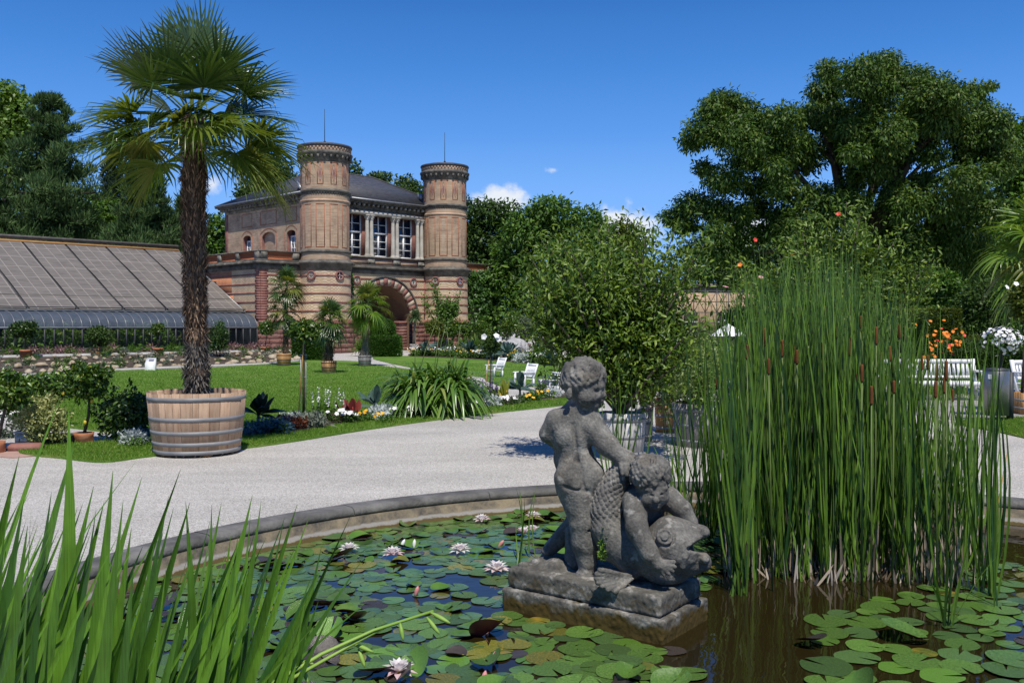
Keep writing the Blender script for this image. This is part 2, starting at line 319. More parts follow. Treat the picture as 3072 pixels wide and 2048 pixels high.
def wallpanel(mb, f, s0, s1, z0, z1, ops, m=0, depth=0., dm=0, n=12):
    """flat wall in (s, z) mapped by f(s, z, d) with arched openings (a, b, sill, spring, rise)"""
    def q(a, b, c, d, mm): mb.add([f(*a), f(*b), f(*c), f(*d)], [(0, 1, 2, 3)], mm)
    cur = s0
    for (a, b, zb, zs, rise) in sorted(ops):
        q((cur, z0, 0), (a, z0, 0), (a, z1, 0), (cur, z1, 0), m)
        if zb > z0 + 1e-4: q((a, z0, 0), (b, z0, 0), (b, zb, 0), (a, zb, 0), m)
        h = (b - a) / 2; c = (a + b) / 2
        th = np.linspace(math.pi, 0, n + 1); S = c + h * np.cos(th); Z = zs + rise * np.sin(th)
        for i in range(n):
            q((S[i], Z[i], 0), (S[i + 1], Z[i + 1], 0), (S[i + 1], z1, 0), (S[i], z1, 0), m)
            if depth: q((S[i], Z[i], 0), (S[i + 1], Z[i + 1], 0), (S[i + 1], Z[i + 1], depth), (S[i], Z[i], depth), dm)
        if depth:
            for e in (a, b): q((e, zb, 0), (e, zs, 0), (e, zs, depth), (e, zb, depth), dm)
            q((a, zb, 0), (b, zb, 0), (b, zb, depth), (a, zb, depth), dm)
        cur = b
    q((cur, z0, 0), (s1, z0, 0), (s1, z1, 0), (cur, z1, 0), m)
def archplate(mb, f, a, b, zb, zs, rise, d, m=0, n=12):
    th = np.linspace(math.pi, 0, n + 1); c, h = (a + b) / 2, (b - a) / 2
    P = [f(a, zb, d), *[f(c + h * math.cos(t), zs + rise * math.sin(t), d) for t in th], f(b, zb, d)]
    mb.add(P, [tuple(range(len(P)))], m)
def bar(mb, f, s0, s1, z0, z1, d0, d1, m=0):
    P = [f(s, z, d) for d in (d0, d1) for z in (z0, z1) for s in (s0, s1)]
    mb.add(P, [(0, 1, 3, 2), (4, 6, 7, 5), (0, 4, 5, 1), (2, 3, 7, 6), (0, 2, 6, 4), (1, 5, 7, 3)], m)

# ------------------------------------------------------------------ the gatehouse, in its own axes: x along the arched front, y into the depth
AX, AY, ANG = -11.2, 56.0, math.atan2(.714, .70)
gate = thing('gatehouse', 'tan brick gatehouse with two round towers, slate roof and an arched doorway', 'building', (AX, AY, 0), ANG)
def gp(u, v, z): return np.array([AX + u * math.cos(ANG) - v * math.sin(ANG), AY + u * math.sin(ANG) + v * math.cos(ANG), z])
FR = lambda v0: (lambda s, z, d: (s, v0 + d, z))           # a front-facing wall at y = v0
SD = lambda u0: (lambda s, z, d: (u0 + d, s, z))           # a left-facing wall at x = u0
BANDS = [2.47, 2.99, 3.51, 4.03, 4.55]

def tower(cx, label=None):
    C = (cx, 0, 0); b = MB()
    b.lathe([(1.55, 0), (1.58, 1.76)], 40, C, 0, cap=False); rq = np.random.default_rng(int(cx * 7) + 3)
    for row in range(6):
        for k in range(14):
            a = (k + .5 * (row % 2)) * 2 * math.pi / 14; b.rbox((cx + 1.56 * math.cos(a), 1.56 * math.sin(a), .147 + row * .293), (.14 + .08 * rq.random(), .69, .275), .03, 0, a)
    b.lathe([(1.5, 0)], 3) if False else None                                            # rough plinth
    b.lathe([(1.70, 1.76), (1.72, 1.9), (1.60, 1.98), (1.57, 2.0)], 48, C, 1, cap=False)
    b.lathe([(1.57, 2.0), (1.53, 2.3), (1.53, 4.86)], 48, C, 2, cap=False)
    b.lathe([(1.45, 6.08), (1.45, 8.9)], 48, C, 3, cap=False); b.lathe([(1.45, 9.02), (1.45, 9.3)], 48, C, 3, cap=False)
    b.lathe([(1.50, 5.5), (1.50, 5.9)], 48, C, 3, cap=False); b.lathe([(1.43, 9.64), (1.43, 11.25)], 48, C, 3, cap=False)
    b.lathe([(1.53, 11.9), (1.53, 12.12)], 48, C, 4, cap=False)
    for z in BANDS: b.lathe([(1.53, z - .05), (1.56, z - .04), (1.56, z + .04), (1.53, z + .05)], 48, C, 1, cap=False)
    for k in range(44):                                                                                  # little brick teeth under the roof
        a = k * 2 * math.pi / 44; b.box((cx + 1.545 * math.cos(a), 1.545 * math.sin(a), 12.02), (.05, .09, .17), 5, a)
    for k in range(60):
        a = k * 2 * math.pi / 60; b.box((cx + 1.465 * math.cos(a), 1.465 * math.sin(a), 9.38), (.06, .08, .11), 6, a)
    tw = b.build('tower', [ROUGH, REDST, BR_L, BR, BR_O, BR_O, DARKST], gate)
    c = MB()
    c.lathe([(1.5, 4.86), (1.58, 4.9), (1.62, 5.14), (1.72, 5.2), (1.78, 5.27), (1.78, 5.34), (1.66, 5.40), (1.6, 5.48), (1.48, 5.5)], 48, C, 0, cap=False)
    c.lathe([(1.48, 5.88), (1.56, 5.9), (1.58, 5.97), (1.55, 6.03), (1.44, 6.08)], 48, C, 0, cap=False)
    c.lathe([(1.44, 8.88), (1.49, 8.91), (1.49, 8.99), (1.44, 9.03)], 48, C, 1, cap=False)
    c.lathe([(1.44, 9.3), (1.47, 9.44), (1.53, 9.46), (1.56, 9.53), (1.54, 9.58), (1.42, 9.65)], 48, C, 0, cap=False)
    c.lathe([(1.42, 11.2), (1.47, 11.25), (1.50, 11.56), (1.62, 11.64), (1.66, 11.73), (1.65, 11.8), (1.56, 11.86), (1.5, 11.92)], 48, C, 0, cap=False)
    for k in range(26):
        a = k * 2 * math.pi / 26; c.box((cx + 1.54 * math.cos(a), 1.54 * math.sin(a), 11.5), (.14, .12, .2), 0, a)
    c.build('cornice', [DARKST, BR_O], tw)
    r = MB(); r.lathe([(1.5, 12.1), (1.6, 12.13), (1.63, 12.2), (1.6, 12.27), (1.3, 12.34), (0, 12.42)], 40, C); r.build('roof_cap', SLATE, tw)
    l = MB(); l.tube([(cx, 0, 12.4), (cx, 0, 12.62)], .045, 8); l.ell((cx, 0, 12.6), (.07, .07, .06), 8, 6); l.tube([(cx, 0, 12.6), (cx, 0, 14.55)], [.022, .014], 6)
    l.build('lightning_rod', IRONM, tw)
    # inlaid red outlines of the drum and the lozenge panels of the upper stage
    def arcbar(mb, r0, a0, a1, z0, z1, m, n=6, t=.012):
        an = np.linspace(a0, a1, n + 1); Q = []
        for rr in (r0 - .02, r0 + t):
            for z in (z0, z1): Q += [(cx + rr * math.cos(a), rr * math.sin(a), z) for a in an]
        k = n + 1; F = []
        for i in range(n): F += [(2 * k + i, 2 * k + i + 1, 3 * k + i + 1, 3 * k + i), (i, i + 1, 2 * k + i + 1, 2 * k + i), (k + i, 3 * k + i, 3 * k + i + 1, k + i + 1)]
        F += [(0, 2 * k, 3 * k, k), (n, k + n, 3 * k + n, 2 * k + n)]; mb.add(Q, F, m)
    o = MB(); dz = MB()
    for a in [R(-231 + 32 * k) for k in range(8)]:
        h = R(10.5); e = .022 / 1.45
        for (x0, x1, z0, z1) in ((-h, h, 6.2, 6.25), (-h, h, 8.7, 8.75), (-h, -h + 2 * e, 6.25, 8.7), (h - 2 * e, h, 6.25, 8.7)): arcbar(o, 1.45, a + x0, a + x1, z0, z1, 0)
        h = R(7.6)
        for (x0, x1, z0, z1) in ((-h, h, 9.88, 9.92), (-h, h, 11.14, 11.18), (-h, -h + 2 * e, 9.92, 11.14), (h - 2 * e, h, 9.92, 11.14)): arcbar(o, 1.43, a + x0, a + x1, z0, z1, 0)
        t = np.array([-math.sin(a), math.cos(a), 0]); nn = np.array([math.cos(a), math.sin(a), 0]); cc = np.array([cx, 0, 10.53])
        for (hw, hh, off, m) in ((.145, .56, .004, 0), (.105, .43, .010, 1), (.085, .33, .018, 2)):
            P = [cc + nn * (1.432 + off) + t * x + np.array([0, 0, z]) for (x, z) in ((-hw, 0), (0, -hh), (hw, 0), (0, hh))]; dz.add(P, [(0, 1, 2, 3)], m)
    o.build('outline_moulding', REDLINE, tw); dz.build('lozenge_panel', [REDLINE, LIGHTST, REDST], tw)
    for a, win in ((-155, 0), (-91.5, 1)):
        roundel(cx, R(a), 1.53, 4.55, win, tw)
    return tw
def ring(mb, c, nrm, t, r0, r1, d0, d1, m=0, n=20):
    an = np.arange(n) * 2 * math.pi / n; up = np.array([0, 0, 1.]); P = []
    for (r, d) in ((r0, d0), (r1, d0), (r1, d1), (r0, d1)):
        P += [c + nrm * d + (t * math.cos(a) + up * math.sin(a)) * r for a in an]
    F = []
    for k in range(4):
        for i in range(n): j = (i + 1) % n; F.append((k * n + i, k * n + j, ((k + 1) % 4) * n + j, ((k + 1) % 4) * n + i))
    mb.add(P, F, m)
def disc(mb, c, nrm, t, r, d, m=0, n=20):
    P = [c + nrm * d + (t * math.cos(a) + np.array([0, 0, 1.]) * math.sin(a)) * r for a in np.arange(n) * 2 * math.pi / n]; mb.add(P, [tuple(range(n))], m)
def roundel(cx, a, rr, z, win, parent, flat=None):
    nrm = np.array([math.cos(a), math.sin(a), 0]) if flat is None else np.array([0, -1., 0]); t = np.array([-nrm[1], nrm[0], 0])
    c = np.array([cx, 0, z]) + nrm * rr if flat is None else np.array([cx, flat, z])
    o = MB(); ring(o, c, nrm, t, .20, .29, -.06, .07, 0)
    if win:
        disc(o, c, nrm, t, .205, .0, 1)
        for (w_, h_) in ((.02, .2), (.2, .02)):
            P = [c + nrm * .02 + t * x + np.array([0, 0, y]) for x, y in ((-w_, -h_), (w_, -h_), (w_, h_), (-w_, h_))]; o.add(P, [(0, 1, 2, 3)], 2)
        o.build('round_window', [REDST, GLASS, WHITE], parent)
    else:
        disc(o, c, nrm, t, .205, .02, 1); ring(o, c, nrm, t, .13, .17, 0, .04, 1)
        o.ell(c + nrm * .04, (.05, .05, .09), 8, 6, 2)
        o.build('roundel', [REDST, LIGHTST, DARKST], parent)
T1 = tower(0.); T2 = tower(9.55)

# upper block
U0, U1, V0, V1 = -1.02, 10.57, .95, 10.05
b = MB(); sops = [(1.61, 2.55, 5.75, 7.2, .22), (3.92, 5.42, 5.6, 7.12, .36), (6.79, 7.75, 5.75, 7.2, .22)]
wallpanel(b, SD(U0), V0 - .4, V1, 5.2, 9.3, sops, 0, .32, 1)
archplate(b, SD(U0), 3.92, 5.42, 5.6, 7.12, .36, .18, 0)
b.add([(U0, V1, 5.2), (U1, V1, 5.2), (U1, V1, 9.3), (U0, V1, 9.3)], [(0, 1, 2, 3)], 0)
b.add([(U1, V0, 5.2), (U1, V1, 5.2), (U1, V1, 9.3), (U1, V0, 9.3)], [(0, 1, 2, 3)], 0)
b.box((U0 + .12, V1 - .18, 7.25), (.3, .38, 4.1), 1)                                                    # red corner quoin
b.build('upper_wall', [BR, REDST], gate)
f = SD(U0)
o = MB()
for (a, e, hw) in ((1.61, 2.55, .68), (3.92, 5.42, .98), (6.79, 7.75, .68)):
    c = (a + e) / 2
    for s in (-1, 1): bar(o, f, c + s * hw - .025, c + s * hw + .025, 5.6, 7.35, -.014, .01); 
    n = 8
    for i in range(n):
        x0, x1 = -hw + 2 * hw * i / n, -hw + 2 * hw * (i + 1) / n
        z0, z1 = [7.35 + .32 * (1 - (x / hw) ** 2) for x in (x0, x1)]
        P = [f(c + x, z + dz_, -.014) for (x, z, dz_) in ((x0, z0, 0), (x1, z1, 0), (x1, z1, .05), (x0, z0, .05))]; o.add(P, [(0, 1, 2, 3)])
    hw -= .04
    for (s0, s1, z0, z1) in ((-hw, hw, 7.93, 7.97), (-hw, hw, 8.76, 8.8), (-hw, -hw + .05, 7.97, 8.76), (hw - .05, hw, 7.97, 8.76)): bar(o, f, c + s0, c + s1, z0, z1, -.012, .01)
o.build('outline_moulding', REDLINE, gate)
for (a, e) in ((1.61, 2.55), (6.79, 7.75)):
    wbr = MB(); m_ = (a + e) / 2
    for (s0, s1, z0, z1) in ((a + .1, e - .1, 7.02, 7.1), (a + .1, a + .22, 5.75, 7.02), (e - .22, e - .1, 5.75, 7.02), (m_ - .035, m_ + .035, 5.75, 7.02), (a + .22, e - .22, 6.3, 6.35), (a + .22, e - .22, 6.62, 6.66)):
        bar(wbr, f, s0, s1, z0, z1, .2, .27)
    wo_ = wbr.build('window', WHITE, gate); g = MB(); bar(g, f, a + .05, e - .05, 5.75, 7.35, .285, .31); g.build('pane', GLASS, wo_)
# front of the upper floor: parapet, sills, windows between paired columns
b = MB()
b.add([(1., V0, 5.2), (8.6, V0, 5.2), (8.6, V0, 6.0), (1., V0, 6.0)], [(0, 1, 2, 3)], 0)
WX = [4.775 + k * 2.06 for k in (-1, 0, 1)]
edges = [.9] + [x + s * .7 for x in WX for s in (-1, 1)] + [8.65]
for i in range(0, len(edges), 2): b.box(((edges[i] + edges[i + 1]) / 2, V0 + .22, 7.3), (edges[i + 1] - edges[i], .46, 2.6), 1)
b.box((4.775, V0 + .22, 8.9), (7.7, .46, .6), 1)
b.build('front_wall', [BR_O, REDST], gate)
b = MB(); b.box((4.775, .72, 5.63), (7.6, .5, .52), 0)
for x0, x1 in ((1.1, 1.45), (2.05, 3.45), (4.1, 5.45), (6.15, 7.5)): b.box(((x0 + x1) / 2, .465, 5.63), (x1 - x0, .03, .3), 1)
b.build('parapet', [REDST, BR_O], gate)
b = MB()
for k in (-1.5, -.5, .5, 1.5):
    x = 4.775 + k * 2.06; b.box((x, .45, 5.65), (.56, .1, .4), 0)
    for s in (-.14, .14): b.lathe([(.09, 0), (.09, .03)], 12, (x + s, .38, 5.6)); b.ell((x + s, .39, 5.62), (.1, .04, .09), 10, 6)
b.box((4.775, .66, 5.94), (7.6, .62, .09), 0)
b.build('sill_course', GREYST, gate)
for x in WX:
    wbr = MB(); F_ = FR(V0 + .06); a, e = x - .69, x + .69
    for (s0, s1, z0, z1, d0) in ((a, a + .09, 5.99, 8.6, 0), (e - .09, e, 5.99, 8.6, 0), (a + .09, e - .09, 5.99, 6.1, 0), (a + .09, e - .09, 7.46, 7.57, -.05), (x - .055, x + .055, 6.1, 7.46, 0), (x - .035, x + .035, 7.57, 8.6, .02),
                             (a + .09, x - .055, 6.53, 6.57, .02), (x + .055, e - .09, 6.53, 6.57, .02), (a + .09, x - .055, 6.98, 7.02, .02), (x + .055, e - .09, 6.98, 7.02, .02), (a + .09, x - .035, 8.05, 8.085, .02), (x + .035, e - .09, 8.05, 8.085, .02)):
        bar(wbr, F_, s0, s1, z0, z1, d0, .08)
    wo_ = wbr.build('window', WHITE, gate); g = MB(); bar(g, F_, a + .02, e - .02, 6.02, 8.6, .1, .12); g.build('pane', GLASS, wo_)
for k in (-1.5, -.5, .5, 1.5):
    for s in (-.17, .17):
        x = 4.775 + k * 2.06 + s; c = MB(); c.lathe([(.135, 6.12), (.13, 6.9), (.112, 8.28)], 16, (x, .62, 0), cap=False); co = c.build('column', LIGHTST, gate, True)
        c = MB(); c.lathe([(.112, 8.28), (.14, 8.3), (.12, 8.34), (.14, 8.44), (.2, 8.54)], 12, (x, .62, 0), cap=False); c.box((x, .62, 8.57), (.36, .36, .06))
        for q in range(8): a = q * math.pi / 4; c.ell((x + .15 * math.cos(a), .62 + .15 * math.sin(a), 8.44), (.035, .035, .07), 6, 5)
        c.build('capital', LIGHTST, co)
        c = MB(); c.box((x, .62, 6.015), (.33, .33, .06)); c.lathe([(.16, 6.04), (.17, 6.07), (.145, 6.1), (.15, 6.12), (.135, 6.14)], 14, (x, .62, 0), cap=False); c.build('column_base', LIGHTST, co)
b = MB(); b.box((4.775, .72, 8.72), (7.6, .5, .24), 0); b.box((4.775, .76, 9.06), (7.6, .42, .42), 1)
b.build('entablature', [LIGHTST, DARKST], gate)
# eaves with brackets and the hipped slate roof
EU0, EU1, EV0, EV1 = U0 - .5, U1 + .5, V0 - .75, V1 + .5
b = MB()
for z, d, hgt in ((9.42, 0, .1), (9.33, .14, .1)):
    b.box(((EU0 + EU1) / 2, (EV0 + EV1) / 2, z), (EU1 - EU0 - 2 * d, EV1 - EV0 - 2 * d, hgt), 0)
b.box((U0 - .02, (V0 + V1) / 2, 9.05), (.06, V1 - V0 - .2, .22), 1)
for k in range(26): y = V0 - .3 + k * (V1 - V0 + .4) / 25; b.box((U0 - .17, y, 9.2), (.3, .13, .17), 1)
for k in range(20): x = 1.3 + k * 7.0 / 19; b.box((x, .42, 9.19), (.13, .26, .17), 1)
b.build('cornice', [DARKST, GREYST], gate)
r = MB(); z0 = 9.475; RZ = 11.95; ra, rb, rv = 3.3, 7.7, 5.6
P = [(EU0, EV0, z0), (EU1, EV0, z0), (EU1, EV1, z0), (EU0, EV1, z0), (ra, rv, RZ), (rb, rv, RZ)]
r.add(P, [(0, 1, 5, 4), (1, 2, 5), (2, 3, 4, 5), (3, 0, 4), (3, 2, 1, 0)])
rf = r.build('roof', SLATE, gate)
g = MB(); g.tube([(EU0, EV1, z0 + .02), (ra, rv, RZ + .02), (rb, rv, RZ + .02), (EU1, EV0, z0 + .02)], .06, 6); g.tube([(EU0, EV0, z0 + .02), (ra, rv, RZ + .02)], .05, 6); g.build('ridge_tiles', SLATE, rf)
g = MB(); g.tube([(EU0 + .02, EV0, 9.5), (EU0 + .02, EV1, 9.5)], .05, 6); g.tube([(1.2, EV0, 9.5), (8.4, EV0, 9.5)], .05, 6); g.build('gutter', ZINC, rf)
g = MB(); g.tube([(8.9, EV0 + 1.6, 10.2), (8.5, EV0 + .4, 9.62), (8.15, EV0 - .1, 9.4)], .05, 6); g.box((8.9, EV0 + 1.5, 10.3), (.3, .4, .5)); g.tube([(-1.1, 1.2, 10.2), (-1.35, .5, 9.75)], .1, 6); g.build('flashing', ZINC, rf)

# arched ground floor between the towers, terraces left and right
LV = .30; AC, ARo, ARi, ASp = 4.775, 2.6, 2.15, 2.05
b = MB(); F_ = FR(LV); mid = lambda z: z
wallpanel(b, F_, 1.2, 8.35, 0, 4.86, [(AC - ARo, AC + ARo, 0, ASp, ARo)], 0, .25, 1, 28)
for z in BANDS:
    hw = math.sqrt(max(ARo ** 2 - (z - ASp) ** 2, 0)) if z - ASp < ARo else 0
    for (s0, s1) in ((1.2, AC - hw - .02), (AC + hw + .02, 8.35)): bar(b, F_, s0, s1, z - .045, z + .045, -.03, .02, 1)
bar(b, F_, 7.95, 8.4, 1.9, 4.86, -.02, .03, 1)
b.build('front_wall', [BR_L, REDST], gate)
b = MB(); n = 25
for i in range(n):                                                  # voussoirs, red and pale in turn
    a0, a1 = math.pi * i / n, math.pi * (i + 1) / n; key = i == n // 2
    ro = ARo + (.06 if key else 0); ri = ARi - (.05 if key else 0); v_ = LV - (.07 if key else .03)
    P = [(AC + r_ * math.cos(a), vv, ASp + r_ * math.sin(a)) for vv in (v_, LV + .3) for (r_, a) in ((ri, a0), (ro, a0), (ro, a1), (ri, a1))]
    b.add(P, [(0, 1, 2, 3), (7, 6, 5, 4), (0, 4, 5, 1), (1, 5, 6, 2), (2, 6, 7, 3), (3, 7, 4, 0)], i % 2)
b.lathe([(ARo, 0)], 3) if False else None
an = np.linspace(0, math.pi, 40)
b.tube([(AC + (ARo + .07) * math.cos(a), LV - .05, ASp + (ARo + .07) * math.sin(a)) for a in an], .06, 6, 2)
b.build('arch', [REDST, mat('cream_voussoir', [(.42, .33, .24), (.56, .46, .34)], 3, .85), DARKST], gate)
b = MB(); dep = 5.2; R2 = ARi - .02                                   # the vaulted passage behind
an = np.linspace(0, math.pi, 25)
for i in range(24):
    P = [(AC + R2 * math.cos(a), v_, ASp + R2 * math.sin(a)) for (a, v_) in ((an[i], LV + .25), (an[i + 1], LV + .25), (an[i + 1], LV + dep), (an[i], LV + dep))]
    b.add(P, [(0, 1, 2, 3)], 0 if P[2][1] < 99 else 0)
for s in (-1, 1): b.add([(AC + s * R2, LV + .25, 0), (AC + s * R2, LV + dep, 0), (AC + s * R2, LV + dep, ASp), (AC + s * R2, LV + .25, ASp)], [(0, 1, 2, 3)], 0)
archplate(b, FR(LV + dep), AC - R2, AC + R2, 0, ASp, R2, 0, 1, 20)
va = b.build('vault', [mat('vault_plaster', [(.16, .1, .07), (.24, .15, .1)], 1.5, .9), DARKIN], gate)
d = MB(); ring(d, np.array([AC + 1.2, LV + dep - .03, 3.1]), np.array([0, -1., 0]), np.array([1., 0, 0]), .3, .42, 0, .04); d.build('round_window', DARKST, va)
d = MB(); F2 = FR(LV + dep - .1); bar(d, F2, AC - 1, AC + 1, 0, 2.3, 0, .06)
for k in (-.5, .5): bar(d, F2, AC + k - .38, AC + k + .38, .25, 2.1, -.03, 0)
d.build('door', mat('dark_oak', [(.025, .016, .012), (.045, .03, .02)], 4, .6), gate)
for s in (-1, 1):
    p = MB(); x = AC + s * 1.83; rr = np.random.default_rng(4)
    for k in range(9): p.rbox((x, LV + .85, .12 + k * .195), (.62 + .05 * rr.random(), .7 + .05 * rr.random(), .185), .03, 0)
    p.rbox((x, LV + .85, 1.83), (.78, .86, .16), .03, 1); p.build('pier', [ROUGH, REDST], gate)
# plinth blocks either side of the passage
def rustic(mb, x0, x1, y, z0, z1, seed, side=False):
    rr = np.random.default_rng(seed); z = z0; nrow = max(1, round((z1 - z0) / .29)); hgt = (z1 - z0) / nrow
    for k in range(nrow):
        x = x0 - rr.random() * .3
        while x < x1:
            wd = .5 + .5 * rr.random(); a, e = max(x, x0), min(x + wd - .015, x1)
            if e - a > .06:
                t = .1 + .09 * rr.random()
                c, s_ = ((a + e) / 2, y, z + hgt / 2), (e - a, t, hgt - .02)
                if side: c, s_ = (y, (a + e) / 2, z + hgt / 2), (t, e - a, hgt - .02)
                mb.rbox(c, s_, .03)
            x += wd
        z += hgt
for x0, x1, sd_ in ((7.0, 8.3, 1), (1.3, 2.5, 2)): b = MB(); rustic(b, x0, x1, LV - .02, 0, 1.72, sd_); bar(b, F_, x0 - .02, x1 + .02, 1.74, 1.93, -.12, .02, 1); b.build('plinth', [ROUGH, REDST], gate)
b = MB(); bar(b, F_, 1.2, 8.35, 4.86, 5.18, -.02, .5); bar(b, F_, 1.2, 8.35, 5.18, 5.34, -.22, .5); bar(b, F_, 1.2, 8.35, 5.34, 5.42, -.12, .5); b.build('string_course', DARKST, gate)
for x in (7.04, 2.51): roundel(x, 0, 0, 4.45, 0, gate, flat=LV - .01)

def terrace(u0, u1, depth, outer):
    """one-storey wing with a terrace on top; outer is the free corner side"""
    b = MB(); uo = u0 if outer < 0 else u1
    b.add([(u0, LV, 0), (u1, LV, 0), (u1, LV, 4.86), (u0, LV, 4.86)], [(0, 1, 2, 3)], 0)
    b.add([(uo, LV, 0), (uo, depth, 0), (uo, depth, 4.86), (uo, LV, 4.86)], [(0, 1, 2, 3)], 0)
    b.add([(u0, LV, 5.4), (u1, LV, 5.4), (u1, depth, 5.4), (u0, depth, 5.4)], [(0, 1, 2, 3)], 3)
    fs = SD(uo) if outer < 0 else (lambda s, z, d: (uo - d, s, z))
    for z in BANDS:
        bar(b, F_, u0, u1, z - .045, z + .045, -.025, .02, 1); bar(b, fs, LV, depth, z - .045, z + .045, -.025, .02, 1)
    for k in range(20):                                                        # toothed red quoins at the corner and beside the tower
        z = 1.96 + k * .145; w_ = .52 if k % 2 else .44
        bar(b, F_, uo if outer < 0 else uo - w_, uo + w_ if outer < 0 else uo, z, z + .145, -.03, .02, 1); bar(b, fs, LV - .03, LV + w_, z, z + .145, -.03, .02, 1)
        xx = u1 - .52 if outer < 0 else u0 + .05; bar(b, F_, xx + (.05 if k % 2 else 0), xx + .45, z, z + .145, -.03, .02, 1)
    if outer < 0:
        bar(b, fs, LV + 3.2, LV + 8.0, 3.4, 4.84, -.012, .01, 2); bar(b, fs, LV + 3.0, LV + 5.6, 2.6, 3.4, -.012, .01, 2)
        bar(b, fs, LV + 5.0, LV + 5.35, 3.95, 4.3, -.03, .02, 4)
    wl = b.build('terrace_wall', [BR_L, REDST, BR_RED, GREYST, IRONM], gate)
    p = MB(); rustic(p, u0, u1, LV - .02, 0, 1.72, 11); rustic(p, LV, depth, uo, 0, 1.72, 12, True); bar(p, F_, u0 - (.1 if outer < 0 else 0), u1, 1.74, 1.93, -.12, .02, 1); p.build('plinth', [ROUGH, REDST], wl)
    c = MB()
    for (z0, z1, d) in ((4.86, 5.18, .03), (5.18, 5.33, .24), (5.33, 5.42, .12)):
        bar(c, F_, u0 - (d if outer < 0 else 0), u1 + (d if outer > 0 else 0), z0, z1, -d, .4); bar(c, fs, LV + .401, depth, z0, z1, -d, .4)
    c.build('cornice', DARKST, wl)
    bl = MB(); posts = MB(); lat = MB()
    bar(bl, F_, u0, u1, 5.86, 5.95, -.08, .2); bar(bl, fs, LV + .201, depth, 5.86, 5.95, -.08, .2)
    pu = [u0 + .25, u1 - .9] if outer < 0 else [u0 + .9, u1 - .25]
    for x in pu: posts.box((x, LV + .06, 5.64), (.42, .26, .44))
    pv = [LV + .3 + k * 2.15 for k in range(int((depth - LV) / 2.15) + 1)]
    for y in pv: posts.box((uo + (.06 if outer < 0 else -.06), y, 5.64), (.26, .42, .44))
    def lattice(f_, s0, s1):
        bar(lat, f_, s0, s1, 5.42, 5.5, 0, .12); bar(lat, f_, s0, s1, 5.8, 5.86, 0, .12)
        s = s0
        while s < s1 - .02:
            for sg in (1, -1):
                x0, x1 = (s, s + .22) if sg > 0 else (s + .22, s); x1 = min(max(x1, s0), s1); x0 = min(max(x0, s0), s1)
                d = .03 if sg > 0 else .055
                lat.add([f_(x0, 5.5, d), f_(x0 + .045, 5.5, d), f_(x1 + .045, 5.8, d), f_(x1, 5.8, d)], [(0, 1, 2, 3)])
            s += .11
    lattice(F_, pu[0] + .21, pu[1] - .21)
    for a, e in zip(pv[:-1], pv[1:]): lattice(fs, a + .21, e - .21)
    bo = bl.build('balustrade', DARKST, gate); posts.build('balustrade_post', GREYST, bo); lat.build('lattice_infill', TERRA, bo)
    back = MB(); bar(back, F_, u0 + .1, u1, 5.42, 5.86, .14, .18); bar(back, fs, LV + .3, depth, 5.42, 5.86, .14, .18); back.build('balustrade_backing', TERRA, bo)
terrace(-4.2, -.95, 17., -1); terrace(10.5, 14.3, 12., 1)
roundel(-2.87, 0, 0, 4.55, 0, gate, flat=LV - .01)

# ------------------------------------------------------------------ the glasshouse with shading mats, in the same axes
GE = -4.35; GU = -30.
gh = thing('glasshouse', 'long glasshouse with curved glass eaves and brown shading mats on its roof', 'greenhouse', (AX, AY, 0), ANG)
GV, GB, GZ1, GZ2, GV2, RZg, RV = .35, .40, 1.52, 2.33, 1.75, 6.55, 10.3
GLH = bpy.data.materials.new('greenhouse_glass'); GLH.use_nodes = True
t = GLH.node_tree; p = t.nodes['Principled BSDF']; p.inputs['Base Color'].default_value = (.03, .04, .05, 1); p.inputs['Roughness'].default_value = .12; p.inputs['Specular IOR Level'].default_value = .8
tb = t.nodes.new('ShaderNodeBsdfTransparent'); tb.inputs[0].default_value = (.84, .88, .86, 1); mx = t.nodes.new('ShaderNodeMixShader'); mx.inputs[0].default_value = .85
t.links.new(p.outputs[0], mx.inputs[1]); t.links.new(tb.outputs[0], mx.inputs[2]); t.links.new(mx.outputs[0], t.nodes['Material Output'].inputs['Surface'])
GLC = mat('curved_glass', [(.1, .125, .16), (.17, .2, .24)], 2.0, .3, spec=.7)
ALU = mat('grey_glazing_bar', [(.2, .21, .22), (.3, .31, .32)], 4, .4, metal=.4)
FRAME = mat('dark_frame', [(.06, .062, .065)], rough=.5)
# woven mats: fine slats with paler seams
MATM = bpy.data.materials.new('reed_shading_mat'); MATM.use_nodes = True; t = MATM.node_tree; p = t.nodes['Principled BSDF']; p.inputs['Roughness'].default_value = .8; L_ = t.links.new
co = t.nodes.new('ShaderNodeTexCoord'); sx = t.nodes.new('ShaderNodeSeparateXYZ'); L_(co.outputs['Object'], sx.inputs[0])
def line(src, per, w_):
    a = t.nodes.new('ShaderNodeMath'); a.operation = 'PINGPONG'; a.inputs[1].default_value = per; L_(src, a.inputs[0])
    c = t.nodes.new('ShaderNodeMath'); c.operation = 'LESS_THAN'; c.inputs[1].default_value = w_; L_(a.outputs[0], c.inputs[0]); return c.outputs[0]
s1_ = line(sx.outputs[0], .3, .02); s2_ = line(sx.outputs[2], .3, .012); mxm = t.nodes.new('ShaderNodeMath'); mxm.operation = 'MAXIMUM'; L_(s1_, mxm.inputs[0]); L_(s2_, mxm.inputs[1])
n = t.nodes.new('ShaderNodeTexNoise'); n.inputs['Scale'].default_value = 1.2; n.inputs['Detail'].default_value = 8; mp = t.nodes.new('ShaderNodeMapping'); mp.inputs['Scale'].default_value = (1, 1, 22); L_(co.outputs['Object'], mp.inputs[0]); L_(mp.outputs[0], n.inputs['Vector'])
